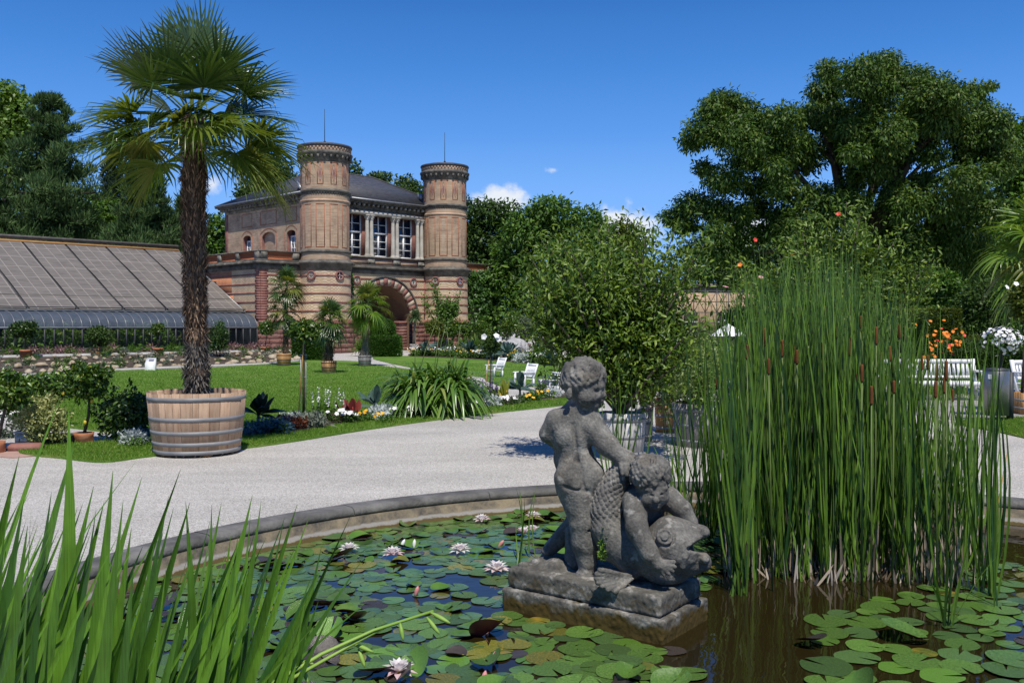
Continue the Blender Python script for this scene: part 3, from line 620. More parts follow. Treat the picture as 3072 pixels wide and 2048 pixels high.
r = t.nodes.new('ShaderNodeValToRGB'); e = r.color_ramp.elements; e[0].position = .3; e[1].position = .7; e[0].color = (.1, .088, .078, 1); e[1].color = (.19, .168, .15, 1); L_(n.outputs['Fac'], r.inputs[0])
g_ = t.nodes.new('ShaderNodeNewGeometry'); hh = t.nodes.new('ShaderNodeHueSaturation'); mr = t.nodes.new('ShaderNodeMapRange'); mr.inputs['To Min'].default_value = .8; mr.inputs['To Max'].default_value = 1.15; L_(g_.outputs['Random Per Island'], mr.inputs[0]); L_(mr.outputs[0], hh.inputs['Value']); L_(r.outputs[0], hh.inputs['Color'])
k = t.nodes.new('ShaderNodeMix'); k.data_type = 'RGBA'; L_(mxm.outputs[0], k.inputs[0]); L_(hh.outputs[0], k.inputs[6]); k.inputs[7].default_value = (.27, .24, .215, 1); L_(k.outputs[2], p.inputs['Base Color'])
roofz = lambda v: GZ2 + .12 + (v - GV2) / (RV - GV2) * (RZg - GZ2 - .12)
# dark roof glazing under the mats, ridge, back
b = MB(); b.add([(GU, GV2, GZ2 + .06), (GE, GV2, GZ2 + .06), (GE, RV, RZg - .06), (GU, RV, RZg - .06)], [(0, 1, 2, 3)]); b.build('roof_glazing', FRAME, gh)
b = MB(); bar(b, FR(RV), GU, GE + .05, RZg + .05, RZg + .22, -.25, .25); b.build('ridge_beam', mat('ridge_boards', [(.09, .085, .08), (.16, .15, .14)], 4), gh)
b = MB(); b.tube([(GU, RV - .35, roofz(RV - .35) + .02), (GE, RV - .35, roofz(RV - .35) + .02)], .09, 8); b.build('mat_roller', mat('roller_wood', [(.4, .2, .07), (.5, .27, .1)], 5), gh)
mw = 2.35; x = GE - .02; q = 0; gap = .13
while x > GU:
    m = MB(); x0, x1 = x - mw + gap, x; ns = 14; rows = []
    for i in range(ns + 1):
        v = GV2 - .02 + (RV - .45 - GV2) * i / ns; sag = .05 * math.sin(i * 1.3 + q)
        for j in range(5): s = x0 + (x1 - x0) * j / 4; rows.append((s, v, roofz(v) + .03 + .03 * math.sin(i * .9 + j + q) * (.5) ))
    F = [(i * 5 + j, i * 5 + j + 1, i * 5 + j + 6, i * 5 + j + 5) for i in range(ns) for j in range(4)]
    m.add(rows, F); m.build('shading_mat', MATM, gh); x -= mw; q += 1
# curved glass eave, vertical panes, bars
prof = [(GV, GZ1)] + [(GV + (GV2 - GV) * (1 - math.cos(a)), GZ1 + (GZ2 - GZ1) * math.sin(a)) for a in np.linspace(.15, math.pi / 2, 9)]
b = MB(); nP = len(prof)
for i in range(nP - 1): b.add([(GU, *prof[i]), (GE, *prof[i]), (GE, *prof[i + 1]), (GU, *prof[i + 1])], [(0, 1, 2, 3)])
b.build('curved_eave_glass', GLC, gh, True)
t = GLC.node_tree; tb = t.nodes.new('ShaderNodeBsdfTransparent'); tb.inputs[0].default_value = (.8, .85, .85, 1); mx = t.nodes.new('ShaderNodeMixShader'); mx.inputs[0].default_value = .45
t.links.new(t.nodes['Principled BSDF'].outputs[0], mx.inputs[1]); t.links.new(tb.outputs[0], mx.inputs[2]); t.links.new(mx.outputs[0], t.nodes['Material Output'].inputs['Surface'])
b = MB(); b.add([(GU, GV, GB + .1), (GE, GV, GB + .1), (GE, GV, GZ1), (GU, GV, GZ1)], [(0, 1, 2, 3)]); b.build('front_glass', GLH, gh)
b = MB(); sp = .44; n = int((GE - GU) / sp)
for i in range(n + 1):
    x = GE - .02 - i * sp; b.tube([(x, p_[0] - .012, p_[1] + .012) for p_ in prof], .022, 4, 0, False); b.box((x, GV - .01, (GB + GZ1) / 2), (.06, .05, GZ1 - GB), 1)
bar(b, FR(GV), GU, GE, GZ1 - .04, GZ1 + .05, -.05, .02, 0); bar(b, FR(GV), GU, GE, GB, GB + .12, -.06, .05, 1); bar(b, FR(GV2), GU, GE, GZ2 + .02, GZ2 + .1, -.1, .05, 0)
b.tube([(GU, GV2 - .12, GZ2 + .22), (GE, GV2 - .12, GZ2 + .22)], .03, 6, 1)
for i in range(11): x = GE - .1 - i * mw; b.tube([(x, GV2 - .12, GZ2 + .22), (x, GV2, GZ2 + .05)], .03, 5, 1)
b.tube([(GE, GV2, GZ2 + .1), (GE, RV, RZg)], .06, 6, 0)
b.build('glazing_bars', [ALU, FRAME], gh)
b = MB(); P = [(GE, p_[0], p_[1]) for p_ in prof] + [(GE, RV, RZg), (GE, RV, GB), (GE, GV, GB)]; b.add(P, [tuple(range(len(P)))]); b.build('gable_wall', FRAME, gh)
b = MB(); b.add([(GU, 3.2, GB), (GE, 3.2, GB), (GE, 3.2, 3.2), (GU, 3.2, 3.2)], [(0, 1, 2, 3)]); b.add([(GU, GV, GB - .02), (GE, GV, GB - .02), (GE, 3.2, GB - .02), (GU, 3.2, GB - .02)], [(0, 1, 2, 3)]); b.build('inner_wall', mat('greenhouse_inside', [(.05, .05, .04), (.12, .12, .1)], 1, .9), gh)
# plants standing behind the panes
gl = MB(); nL = 9000; rr = np.random.default_rng(31)
cl = rr.random((60, 3)) * np.array([GE - 4.5 - GU, .5, .8]) + np.array([GU, GV + .35, GB + .15]); ci = rr.integers(0, 60, nL)
gl.leaves(cl[ci] + rr.normal(size=(nL, 3)) * np.array([.35, .1, .25]), rdir(nL, rr), unit(rdir(nL, rr) + np.array([0, -1, .8])), .22 + .12 * rr.random(nL), .12)
gl.build('glasshouse_foliage', leafmat('tropical_leaf', (.1, .22, .03), (.3, .45, .08), yellow=(.5, .48, .1)), gh)
# ------------------------------------------------------------------ ground: gravel, lawns, beds, pond
PC = np.array([1.82, 4.46]); PR = 5.15; WZ = -.15
def catmull(P, n=8, closed=True):
    P = np.array(P, float); m = len(P); out = []
    for i in range(m if closed else m - 1):
        a, b, c, d = (P[(i - 1) % m], P[i], P[(i + 1) % m], P[(i + 2) % m]) if closed else (P[max(i - 1, 0)], P[i], P[i + 1], P[min(i + 2, m - 1)])
        for t in np.arange(n) / n: out.append(.5 * (2 * b + (c - a) * t + (2 * a - 5 * b + 4 * c - d) * t * t + (3 * b - a - 3 * c + d) * t ** 3))
    if not closed: out.append(P[-1])
    return np.array(out)
def inpoly(x, y, P):
    r = np.zeros(x.shape, bool); n = len(P)
    for i in range(n):
        x0, y0 = P[i][:2]; x1, y1 = P[i - 1][:2]
        r ^= ((y0 > y) != (y1 > y)) & (x < (x1 - x0) * (y - y0) / (y1 - y0 + 1e-12) + x0)
    return r
def gpoly(px, smooth=6):
    P = np.array([G(a, b)[:2] for a, b in px]); P = catmull(P, smooth) if smooth else P
    A = np.sum(P[:, 0] * np.roll(P[:, 1], -1) - P[:, 1] * np.roll(P[:, 0], -1)); return P if A > 0 else P[::-1]
GRAV = bpy.data.materials.new('pale_gravel'); GRAV.use_nodes = True; t = GRAV.node_tree; p = t.nodes['Principled BSDF']; L_ = t.links.new
p.inputs['Roughness'].default_value = .9; p.inputs['Specular IOR Level'].default_value = .2
co = t.nodes.new('ShaderNodeTexCoord'); vo = t.nodes.new('ShaderNodeTexVoronoi'); vo.inputs['Scale'].default_value = 115; L_(co.outputs['Object'], vo.inputs['Vector'])
r = t.nodes.new('ShaderNodeValToRGB'); e = r.color_ramp.elements; e[0].color = (.27, .25, .225, 1); e[1].color = (.66, .63, .585, 1); e[0].position = .05; e[1].position = .95
q = e.new(.35); q.color = (.43, .405, .37, 1); q = e.new(.7); q.color = (.54, .512, .47, 1)
sp_ = t.nodes.new('ShaderNodeSeparateColor'); L_(vo.outputs['Color'], sp_.inputs[0]); L_(sp_.outputs[0], r.inputs[0])
mpg = t.nodes.new('ShaderNodeMapping'); mpg.inputs['Scale'].default_value = (.5, 1.6, 1); mpg.inputs['Rotation'].default_value = (0, 0, -.25); L_(co.outputs['Object'], mpg.inputs[0]); n1 = t.nodes.new('ShaderNodeTexNoise'); n1.inputs['Scale'].default_value = .6; n1.inputs['Detail'].default_value = 9; n1.inputs['Roughness'].default_value = .65; L_(mpg.outputs[0], n1.inputs['Vector'])
mr = t.nodes.new('ShaderNodeMapRange'); mr.inputs['From Min'].default_value = .3; mr.inputs['From Max'].default_value = .7; mr.inputs['To Min'].default_value = .8; mr.inputs['To Max'].default_value = 1.12; L_(n1.outputs['Fac'], mr.inputs[0])
hh = t.nodes.new('ShaderNodeHueSaturation'); L_(r.outputs[0], hh.inputs['Color']); L_(mr.outputs[0], hh.inputs['Value']); L_(hh.outputs[0], p.inputs['Base Color'])
bp = t.nodes.new('ShaderNodeBump'); bp.inputs['Distance'].default_value = .007; bp.inputs['Strength'].default_value = .7; L_(vo.outputs['Distance'], bp.inputs['Height']); L_(bp.outputs[0], p.inputs['Normal'])
LAWN = mat('mown_lawn', [(.05, .12, .01), (.095, .2, .016), (.13, .24, .028), (.24, .27, .07)], .9, .8, .03, 60, detail=9, stretch=(1, 1, 1))
SOIL = mat('garden_soil', [(.035, .026, .018), (.075, .055, .038), (.13, .1, .075)], 6, .95, .03, 30)
b = MB(); rings = [PR + .0, PR + .5, PR + 2, PR + 6, PR + 15, 50, 120, 400, 2500]; an = np.arange(96) * 2 * math.pi / 96
b.lathe([(r_, 0.) for r_ in rings], 96, (PC[0], PC[1], 0), cap=False); struct(b.build('gravel_ground', GRAV))
# pond basin
RIMS = bpy.data.materials.new('pond_wall_stone'); RIMS.use_nodes = True; t = RIMS.node_tree; p = t.nodes['Principled BSDF']; L_ = t.links.new; p.inputs['Roughness'].default_value = .85
co = t.nodes.new('ShaderNodeTexCoord'); n1 = t.nodes.new('ShaderNodeTexNoise'); n1.inputs['Scale'].default_value = 5; n1.inputs['Detail'].default_value = 9; n1.inputs['Roughness'].default_value = .7
L_(co.outputs['Object'], n1.inputs[0]); sx = t.nodes.new('ShaderNodeSeparateXYZ'); L_(co.outputs['Object'], sx.inputs[0])
ra = t.nodes.new('ShaderNodeValToRGB'); e = ra.color_ramp.elements; e[0].position = .36; e[1].position = .62; e[0].color = (.05, .047, .042, 1); e[1].color = (.235, .19, .12, 1); q = e.new(.5); q.color = (.15, .125, .085, 1); L_(n1.outputs['Fac'], ra.inputs[0])
zz = t.nodes.new('ShaderNodeMath'); zz.operation = 'MULTIPLY_ADD'; zz.inputs[1].default_value = .06; L_(n1.outputs['Fac'], zz.inputs[0]); L_(sx.outputs[2], zz.inputs[2])
rb_ = t.nodes.new('ShaderNodeValToRGB'); rb_.color_ramp.interpolation = 'LINEAR'; e = rb_.color_ramp.elements; mz = t.nodes.new('ShaderNodeMapRange'); mz.inputs['From Min'].default_value = -.16; mz.inputs['From Max'].default_value = .04; L_(zz.outputs[0], mz.inputs[0]); L_(mz.outputs[0], rb_.inputs[0])
e[0].color = (0, 0, 0, 1); e[0].position = .3; e[1].color = (0, 0, 0, 1); e[1].position = .48; q = e.new(.36); q.color = (1, 1, 1, 1); q = e.new(.41); q.color = (1, 1, 1, 1)
mx = t.nodes.new('ShaderNodeMix'); mx.data_type = 'RGBA'; L_(rb_.outputs[0], mx.inputs[0]); L_(ra.outputs[0], mx.inputs[6]); mx.inputs[7].default_value = (.26, .245, .22, 1)
lt = t.nodes.new('ShaderNodeMath'); lt.operation = 'LESS_THAN'; lt.inputs[1].default_value = .31; L_(mz.outputs[0], lt.inputs[0])
m2 = t.nodes.new('ShaderNodeMix'); m2.data_type = 'RGBA'; L_(lt.outputs[0], m2.inputs[0]); L_(mx.outputs[2], m2.inputs[6]); m2.inputs[7].default_value = (.085, .06, .014, 1); L_(m2.outputs[2], p.inputs['Base Color'])
bp = t.nodes.new('ShaderNodeBump'); bp.inputs['Distance'].default_value = .03; L_(n1.outputs['Fac'], bp.inputs['Height']); L_(bp.outputs[0], p.inputs['Normal'])
COPE = mat('dark_coping_stone', [(.065, .062, .058), (.125, .12, .112), (.22, .21, .195)], 3, .75, .012, 25)
rim = thing('pond_wall', 'round pond wall with dark rounded coping and stained ochre inner face', 'wall', (PC[0], PC[1], 0))
b = MB(); pr = [(PR - .235, -.02)] + [(PR - .2 + .062 * math.cos(a), -.002 + .05 * math.sin(a)) for a in np.linspace(math.pi * 1.15, math.pi * .5, 8)] + [(PR - .06, .05), (PR - .02, .035), (PR + .0, -.01)]
rr = np.random.default_rng(3); seg = 22
for k in range(seg):
    a0 = k * 2 * math.pi / seg + .0008 * rr.random(); a1 = (k + 1) * 2 * math.pi / seg - .0006; dz_ = (rr.random() - .5) * .006
    b.lathe([(r_, z_ + dz_) for r_, z_ in pr], 10, (0, 0, 0), 0, a0, a1, False)
b.lathe([(PR - .25, -.024), (PR - .2, .025), (PR - .06, .03), (PR - .01, -.02)], 96, cap=False); b.build('coping', COPE, rim, True)
b = MB(); b.lathe([(PR - .40, -.7), (PR - .395, -.152), (PR - .335, -.135), (PR - .325, -.118), (PR - .295, -.112), (PR - .27, -.03), (PR - .2, -.022)], 160, cap=False); b.build('wall_face', RIMS, rim)
b = MB(); b.lathe([(PR - .30, -.7), (0, -.75)], 48, cap=False); struct(b.build('pond_bed', mat('pond_mud', [(.03, .024, .01), (.06, .045, .02)], 2, .9), loc=(PC[0], PC[1], 0)))
WAT = bpy.data.materials.new('dark_pond_water'); WAT.use_nodes = True; t = WAT.node_tree; p = t.nodes['Principled BSDF']; L_ = t.links.new
p.inputs['Base Color'].default_value = (.018, .013, .004, 1); p.inputs['Roughness'].default_value = .015; p.inputs['Specular IOR Level'].default_value = .5; p.inputs['IOR'].default_value = 1.45
co = t.nodes.new('ShaderNodeTexCoord'); n1 = t.nodes.new('ShaderNodeTexNoise'); n1.inputs['Scale'].default_value = 5; n1.inputs['Detail'].default_value = 2; L_(co.outputs['Object'], n1.inputs[0])
bp = t.nodes.new('ShaderNodeBump'); bp.inputs['Distance'].default_value = .01; bp.inputs['Strength'].default_value = .28; L_(n1.outputs['Fac'], bp.inputs['Height']); L_(bp.outputs[0], p.inputs['Normal'])
b = MB(); b.add([(PR * math.cos(a) * .93, PR * math.sin(a) * .93, 0) for a in an], [tuple(range(96))]); struct(b.build('pond_water', WAT, loc=(PC[0], PC[1], WZ)))

# lawns
lawn_a = gpoly([(60, 1362), (180, 1376), (310, 1388), (440, 1372), (600, 1356), (735, 1346), (900, 1323), (1090, 1292), (1300, 1262), (1500, 1238), (1680, 1218), (1740, 1206), (1690, 1184), (1560, 1196), (1452, 1196), (1444, 1167), (1397, 1141), (1290, 1118), (1197, 1105), (1116, 1094), (1065, 1084), (963, 1082), (887, 1081), (700, 1100), (350, 1114), (0, 1132), (-250, 1145), (-250, 1225), (0, 1240), (150, 1275), (300, 1295), (430, 1310), (300, 1330), (180, 1334), (95, 1345)], 5)
b = MB(); b.prism(lawn_a, -.02, .022); la = struct(b.build('lawn', LAWN))
lawn_b = gpoly([(1118, 1074), (1197, 1068), (1422, 1078), (1560, 1088), (1677, 1100), (1900, 1110), (1900, 1150), (1690, 1159), (1524, 1160), (1486, 1153), (1458, 1142), (1440, 1131), (1340, 1122), (1240, 1104), (1170, 1090)], 5)
b = MB(); b.prism(lawn_b, -.02, .022); struct(b.build('lawn', LAWN))
lawn_c = gpoly([(1960, 1110), (2060, 1034), (2500, 1024), (3150, 1030), (3300, 1130), (3100, 1165), (2880, 1150), (2640, 1150), (2300, 1140), (2050, 1130)], 4)
b = MB(); b.prism(lawn_c, -.02, .022); struct(b.build('lawn', LAWN))
lawn_d = gpoly([(2880, 1268), (2960, 1262), (3072, 1258), (3400, 1270), (3400, 1390), (3200, 1345), (3072, 1315), (2980, 1294), (2900, 1280)], 4)
b = MB(); b.prism(lawn_d, -.02, .022); struct(b.build('lawn', LAWN))
PAVE = mat('grey_paving', [(.2, .19, .18), (.3, .285, .265), (.36, .34, .32)], 2.5, .85, .01, 20)
pv = gpoly([(2560, 1190), (2900, 1180), (3072, 1190), (3200, 1200), (3100, 1262), (2880, 1262), (2700, 1240), (2560, 1225)], 0)
b = MB(); b.prism(pv, -.02, .006); struct(b.build('paved_strip', PAVE))
rd = gpoly([(0, 1352), (60, 1356), (110, 1368), (40, 1375), (0, 1372)], 0); b = MB(); b.prism(rd, -.02, .012); struct(b.build('red_kerb_strip', mat('pink_paving', [(.36, .22, .17), (.45, .3, .25)], 5)))
# flower beds cut into the lawns
bed_a = gpoly([(735, 1312), (900, 1298), (1090, 1264), (1300, 1243), (1480, 1222), (1690, 1196), (1700, 1182), (1560, 1190), (1450, 1206), (1330, 1218), (1180, 1228), (1000, 1256), (880, 1270), (740, 1290)], 4)
b = MB(); b.prism(bed_a, -.02, .034); struct(b.build('flower_bed_soil', SOIL))
bed_b = gpoly([(1235, 1061), (1330, 1062), (1480, 1068), (1600, 1078), (1720, 1092), (1720, 1104), (1600, 1094), (1480, 1083), (1330, 1074), (1235, 1070)], 3)
b = MB(); b.prism(bed_b, -.02, .03); struct(b.build('flower_bed_soil', SOIL))
# raised bed before the glasshouse (in the gatehouse axes)
def L2(x, y): q = np.array([x - AX, y - AY]); c, s = math.cos(ANG), math.sin(ANG); return q[0] * c + q[1] * s, -q[0] * s + q[1] * c
KV, KU0, KU1, KZ = -5.7, -32., -6.6, .33
b = MB(); P = [gp(KU0, KV, 0), gp(KU1, KV, 0), gp(KU1 + .8, .3, 0), gp(KU0, .3, 0)]; b.prism(P, -.02, .385); struct(b.build('raised_bed_soil', SOIL))
k_ = thing('stone_kerb', 'long pale stone kerb along the bed in front of the glasshouse', 'kerb', (AX, AY, 0), ANG); kb = MB(); x = KU0
while x < KU1: kb.rbox((x + .6, KV, KZ / 2 + .04), (1.185, .22, KZ + .1), .02); x += 1.2
kb.rbox((KU1 + .1, KV + 1.5, KZ / 2 + .03), (.2, 2.8, KZ + .08), .02)
kb.build('kerb_block', mat('pale_kerb_stone', [(.4, .39, .37), (.55, .54, .52)], 3, .8, .01, 20), k_)
lo = [G(a, c)[:2] for a, c in ((-260, 1146), (0, 1133), (200, 1122), (437, 1109), (700, 1098), (800, 1094), (905, 1084))]
hi = [gp(u, KV - .1, 0)[:2] for u in (-27, -20., -16.5, -13., -9.5, -7.6, -6.4)]
lo, hi = catmull(lo, 4, False), catmull(hi, 4, False); TT = np.linspace(0, 1, 13)
def rockz(t_): k = np.floor(t_ * 3); f_ = t_ * 3 - k; return .02 + .31 * (k + np.clip((f_ - .0) * 1.1, 0, 1) ** .5 * .9) / 3
Q = np.array([[[*(lo[i] * (1 - t_) + hi[i] * t_), rockz(t_)] for i in range(len(lo))] for t_ in TT]); nL, nT = len(lo), len(TT)
b = MB(); b.add(Q.reshape(-1, 3), [(k * nL + i, k * nL + i + 1, (k + 1) * nL + i + 1, (k + 1) * nL + i) for k in range(nT - 1) for i in range(nL - 1)]); struct(b.build('rock_garden_soil', SOIL))
eb = MB(); eb.tube([(*q, .03) for q in lo], .07, 6); struct(eb.build('lawn_edging', mat('edging_stone', [(.4, .38, .35), (.5, .48, .45)], 4)))
# rock garden stones, one by one
STN = mat('pale_limestone', [(.22, .165, .1), (.42, .34, .235), (.58, .52, .42)], 3.0, .9, .03, 10)
protos = []
for k in range(7):
    b = MB(); b.ell((0, 0, .0), (.17, .12, .10), 10, 7, 0, .22, 40 + k); me = b.mesh('garden_stone', STN); protos.append(me)
rr = np.random.default_rng(12); arcs = np.r_[0, np.cumsum(np.linalg.norm(np.diff(lo, axis=0), axis=1))]
ns = 0
rowname = {0: 'pale limestone boulder in the lowest row of the rock garden beside the lawn', 1: 'pale limestone block in the middle row of the rock garden', 2: 'small cream stone in the upper row of the rock garden', 3: 'small cream stone tucked under the pale kerb above the rock garden'}
for row, (t_, sp, sz) in enumerate(((.05, .34, 1.1), (.36, .38, 1.0), (.69, .38, .95), (.93, .4, .8))):
    s = rr.random() * .3
    while s < arcs[-1]:
        p_ = np.array([np.interp(s, arcs, lo[:, k]) * (1 - t_) + np.interp(s, arcs, hi[:, k]) * t_ for k in (0, 1)])
        px_, _ = ground_px(p_[0], p_[1])
        if -40 < px_ < 915:
            o = bpy.data.objects.new('garden_stone', protos[rr.integers(7)]); sc.collection.objects.link(o); k = sz * (.45 + .7 * rr.random() ** 1.6)
            o.location = (p_[0] + .05 * rr.normal(), p_[1] + .06 * rr.normal(), float(rockz(t_)) + .05 * k); o.scale = (k * (.8 + .5 * rr.random()), k, k * (.8 + .5 * rr.random())); o.rotation_euler = (0, 0, rr.random() * 6.3)
            tag(o, rowname[row], 'stone', 'stones of the rock garden, ' + ('lowest row', 'middle row', 'upper row', 'row under the kerb')[row]); ns += 1
        s += sp * (.75 + .6 * rr.random())
# grass blades near the eye
def scatter(P, n, dens_pow=2.0, dmax=26., r_=None):
    r_ = r_ or rng; lo_, hi_ = P.min(0), P.max(0); hi_[1] = min(hi_[1], dmax); out = []
    while sum(map(len, out)) < n:
        q = lo_ + (hi_ - lo_) * r_.random((n * 3, 2)); keep = (r_.random(len(q)) < (lo_[1] / q[:, 1]) ** dens_pow)
        q = q[keep]; X, Y = ground_px(q[:, 0], q[:, 1]); q = q[(X > -60) & (X < 3130)]
        out.append(q[inpoly(q[:, 0], q[:, 1], P)])
    return np.concatenate(out)[:n]
GRASS = leafmat('grass_blade', (.085, .185, .014), (.23, .38, .05), .5, .4, .3, yellow=(.36, .38, .14))
def grass(P, n, h, name='lawn_grass', bed=None, dmax=26., pw=2.0):
    q = scatter(P, n, pw, dmax)
    if bed is not None: q = q[~inpoly(q[:, 0], q[:, 1], bed)]
    m = len(q); b = MB(); Dr = np.c_[rng.normal(size=(m, 2)) * .55, np.ones(m)]
    b.leaves(np.c_[q, np.full(m, .018)], Dr, rdir(m), h * (.5 + .8 * rng.random(m)) * np.clip(q[:, 1] / 16, .8, 1.0), .007 * np.clip(q[:, 1] / 12, 1, 1.8), fold=.1)
    return tag(b.build(name, GRASS), 'short green grass blades of the mown lawn', 'grass', kind='stuff')
grass(lawn_a, 210000, .05, bed=bed_a, dmax=40., pw=3.0); grass(lawn_d, 14000, .06, dmax=20)
grass(lawn_b, 14000, .05, dmax=40)
# ------------------------------------------------------------------ trees and the green backdrop
def cloud(mb, C, Rr, n, L, W, seed, mat=0, shell=.5, droop=0., up=.35, hexa=False, wob=.28, fold=.2):
    """leaf-sized faces spread through ellipsoid clumps, facing roughly outwards"""
    r = np.random.default_rng(seed); C = np.asarray(C, float); Rr = np.asarray(Rr, float)
    if Rr.ndim == 1: Rr = np.repeat(Rr[:, None], 3, 1)
    a = (Rr[:, 0] * Rr[:, 2]); i = r.choice(len(C), n, p=a / a.sum()); d = rdir(n, r)
    lum = 1 + wob * (np.sin(d[:, 0] * 5 + i) * np.sin(d[:, 1] * 6 + 2 * i) + np.sin(d[:, 2] * 7 + 3 * i) * .6)
    P = C[i] + d * Rr[i] * ((shell + (1 - shell) * r.random(n) ** .6) * lum)[:, None]
    Dr = unit(d * .6 + rdir(n, r) * .8 + np.array([0, 0, -droop])); N = unit(d * .8 + rdir(n, r) * .7 + np.array([0, 0, up]))
    mb.leaves(P, Dr, N, L * (.6 + .8 * r.random(n)), W * (.7 + .6 * r.random(n)), mat, hexa, fold); return mb
BARK = mat('grey_brown_bark', [(.04, .032, .025), (.09, .072, .055), (.15, .125, .1)], 5, .9, .03, 20, stretch=(1, 1, .3))
BARKL = mat('pale_bark', [(.16, .13, .1), (.28, .24, .19)], 6, .9, .02, 25, stretch=(1, 1, .3))
LF_BIG = leafmat('dark_broad_leaf', (.018, .055, .009), (.1, .178, .026), .5, .2, .25, yellow=(.15, .18, .03))
LF_MID = leafmat('fresh_green_leaf', (.024, .08, .01), (.115, .22, .028), .5, .24, .3, yellow=(.14, .24, .04))
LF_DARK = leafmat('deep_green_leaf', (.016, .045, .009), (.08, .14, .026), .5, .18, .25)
LF_OLIVE = leafmat('olive_leaf', (.04, .07, .01), (.13, .165, .025), .5, .22, .25)
LF_PINE = leafmat('pine_needle', (.03, .075, .022), (.085, .145, .042), .65, .15, .2)
LF_SPR = leafmat('spruce_needle', (.015, .035, .02), (.04, .07, .035), .6, .12, .2)
LF_IVY = leafmat('ivy_leaf', (.03, .09, .014), (.09, .19, .03), .45, .25, .4)
def tree(name, label, base, D, clumps, n, L, W, leafm, trunk_r, group=None, seed=0, droop=.15, depth=.8, shell=.45, bark=None, limb=True, up=.35, backs=2, cat='tree'):
    """clumps in photo pixels (x, y, rx, ry); each gets partners in front and behind so the crown has depth"""
    r = np.random.default_rng(seed + 100); bx, by = base; B = np.array([*V(bx, by, D)[:2], 0.]); C = []; Rr = []
    xs = np.array([c[0] for c in clumps]); mid_ = xs.mean(); half = max(np.ptp(xs) / 2, 30)
    for (cx, cy, rx, ry, *dd) in clumps:
        p = V(cx, cy, D); sx_, sz_2 = S1(rx, D), S1(ry, D); room = S1(half, D) * math.sqrt(max(1 - ((cx - mid_) / half) ** 2 * .8, .1)) * depth
        offs = [dd[0]] if dd else [(r.random() - .7) * room] + [(r.random() * 2 - 1) * room for _ in range(backs - 1)]
        for k, o in enumerate(offs):
            q = V(cx + (r.normal() * rx * .25 if k else 0), cy + (r.normal() * ry * .2 if k else 0), D) ; f_ = (D + o) / D
            q = np.array([q[0] * f_, D + o, CAMH + (q[2] - CAMH) * f_]); C.append(q); Rr.append((sx_, (sx_ + sz_2) / 2, sz_2))
    C = np.array(C); Rr = np.array(Rr); t_ = thing(name, label, cat, B, 0, group)
    mb = MB(); cloud(mb, C - B, Rr, n, L, W, seed, 0, shell, droop, up); mb.build('crown', leafm, t_)
    tb_ = MB(); top = C[:, 2].max(); cz = np.median(C[:, 2]); cc = C.mean(0)
    fork = np.array([B[0] * .6 + cc[0] * .4, B[1] * .7 + cc[1] * .3, max(cz * .45, .4)]) - B
    tb_.tube([(0, 0, -.1), fork * .5 + np.array([.04, 0, 0]), fork], [trunk_r * 1.25, trunk_r, trunk_r * .8], 9)
    if limb:
        for k in [q for q in r.permutation(len(C)) if C[q][1] > B[1] - .1][:18]:
            e = C[k] - B; m1 = fork + (e - fork) * .5 + r.normal(size=3) * .06 * np.linalg.norm(e - fork) + np.array([0, 0, .08 * np.linalg.norm(e - fork)])
            tb_.tube([fork, m1, e], [trunk_r * .55, trunk_r * .3, trunk_r * .08], 6)
    tb_.build('trunk', bark or BARK, t_, True); return t_
K6 = lambda l: [(2000 + x * .574, 100 + y * .574, rx * .574, ry * .574) for (x, y, rx, ry) in l]
big = K6([(290, 350, 75, 45), (250, 400, 70, 60), (400, 400, 100, 60), (440, 470, 90, 80), (200, 500, 95, 75), (330, 500, 110, 90), (150, 560, 50, 50), (610, 440, 90, 70), (540, 480, 90, 70), (560, 600, 120, 90), (840, 190, 55, 50), (820, 290, 90, 75), (960, 230, 80, 60), (1080, 170, 90, 60), (1175, 120, 50, 32), (1180, 190, 60, 50), (1090, 290, 120, 90), (1290, 250, 110, 70), (1400, 290, 90, 70), (1500, 320, 90, 60), (1600, 300, 70, 45), (1690, 275, 38, 22), (1650, 410, 60, 60), (1400, 440, 120, 90), (1560, 500, 120, 110), (1690, 600, 100, 90), (1150, 540, 120, 90), (990, 560, 90, 70), (870, 440, 110, 90), (720, 640, 100, 85), (1090, 700, 110, 80), (760, 850, 120, 60), (960, 770, 60, 70), (300, 760, 110, 70), (420, 660, 100, 60), (190, 700, 50, 40), (160, 900, 90, 60), (50, 950, 80, 45), (280, 930, 90, 70), (100, 1000, 70, 40), (600, 960, 70, 80), (720, 1000, 120, 90), (880, 930, 120, 90), (1100, 1000, 120, 100), (1250, 900, 110, 90), (1550, 760, 120, 80), (1650, 930, 120, 90), (1480, 1050, 120, 100), (1620, 1120, 110, 100), (1250, 1080, 120, 90), (1350, 760, 70, 45), (580, 820, 60, 55), (350, 1060, 100, 60), (180, 1120, 100, 60), (330, 1160, 90, 60), (1450, 900, 90, 70)])
rb = np.random.default_rng(91); big = [(x, y, rx * 1.12, ry * 1.08) for x, y, rx, ry in big]
big += [(2000 + x * .574, 100 + y * .574, 44, 34) for x, y in ((480, 560), (760, 420), (930, 430), (1060, 430), (1230, 400), (1300, 350), (1250, 620), (1350, 560), (1000, 650), (640, 780), (450, 800), (380, 960), (480, 900), (1180, 820), (1350, 850), (1420, 980), (1000, 880), (1180, 1080), (980, 1060), (500, 1040), (250, 1040), (640, 1080), (800, 1090), (1380, 1140), (1560, 640), (1620, 500), (1480, 420), (1100, 380), (880, 570), (920, 630), (1230, 480), (1330, 430), (1000, 500), (1400, 640), (1180, 650), (700, 560), (560, 720), (1720, 520), (1745, 600), (1765, 690), (1725, 450), (1780, 640), (1700, 700))]
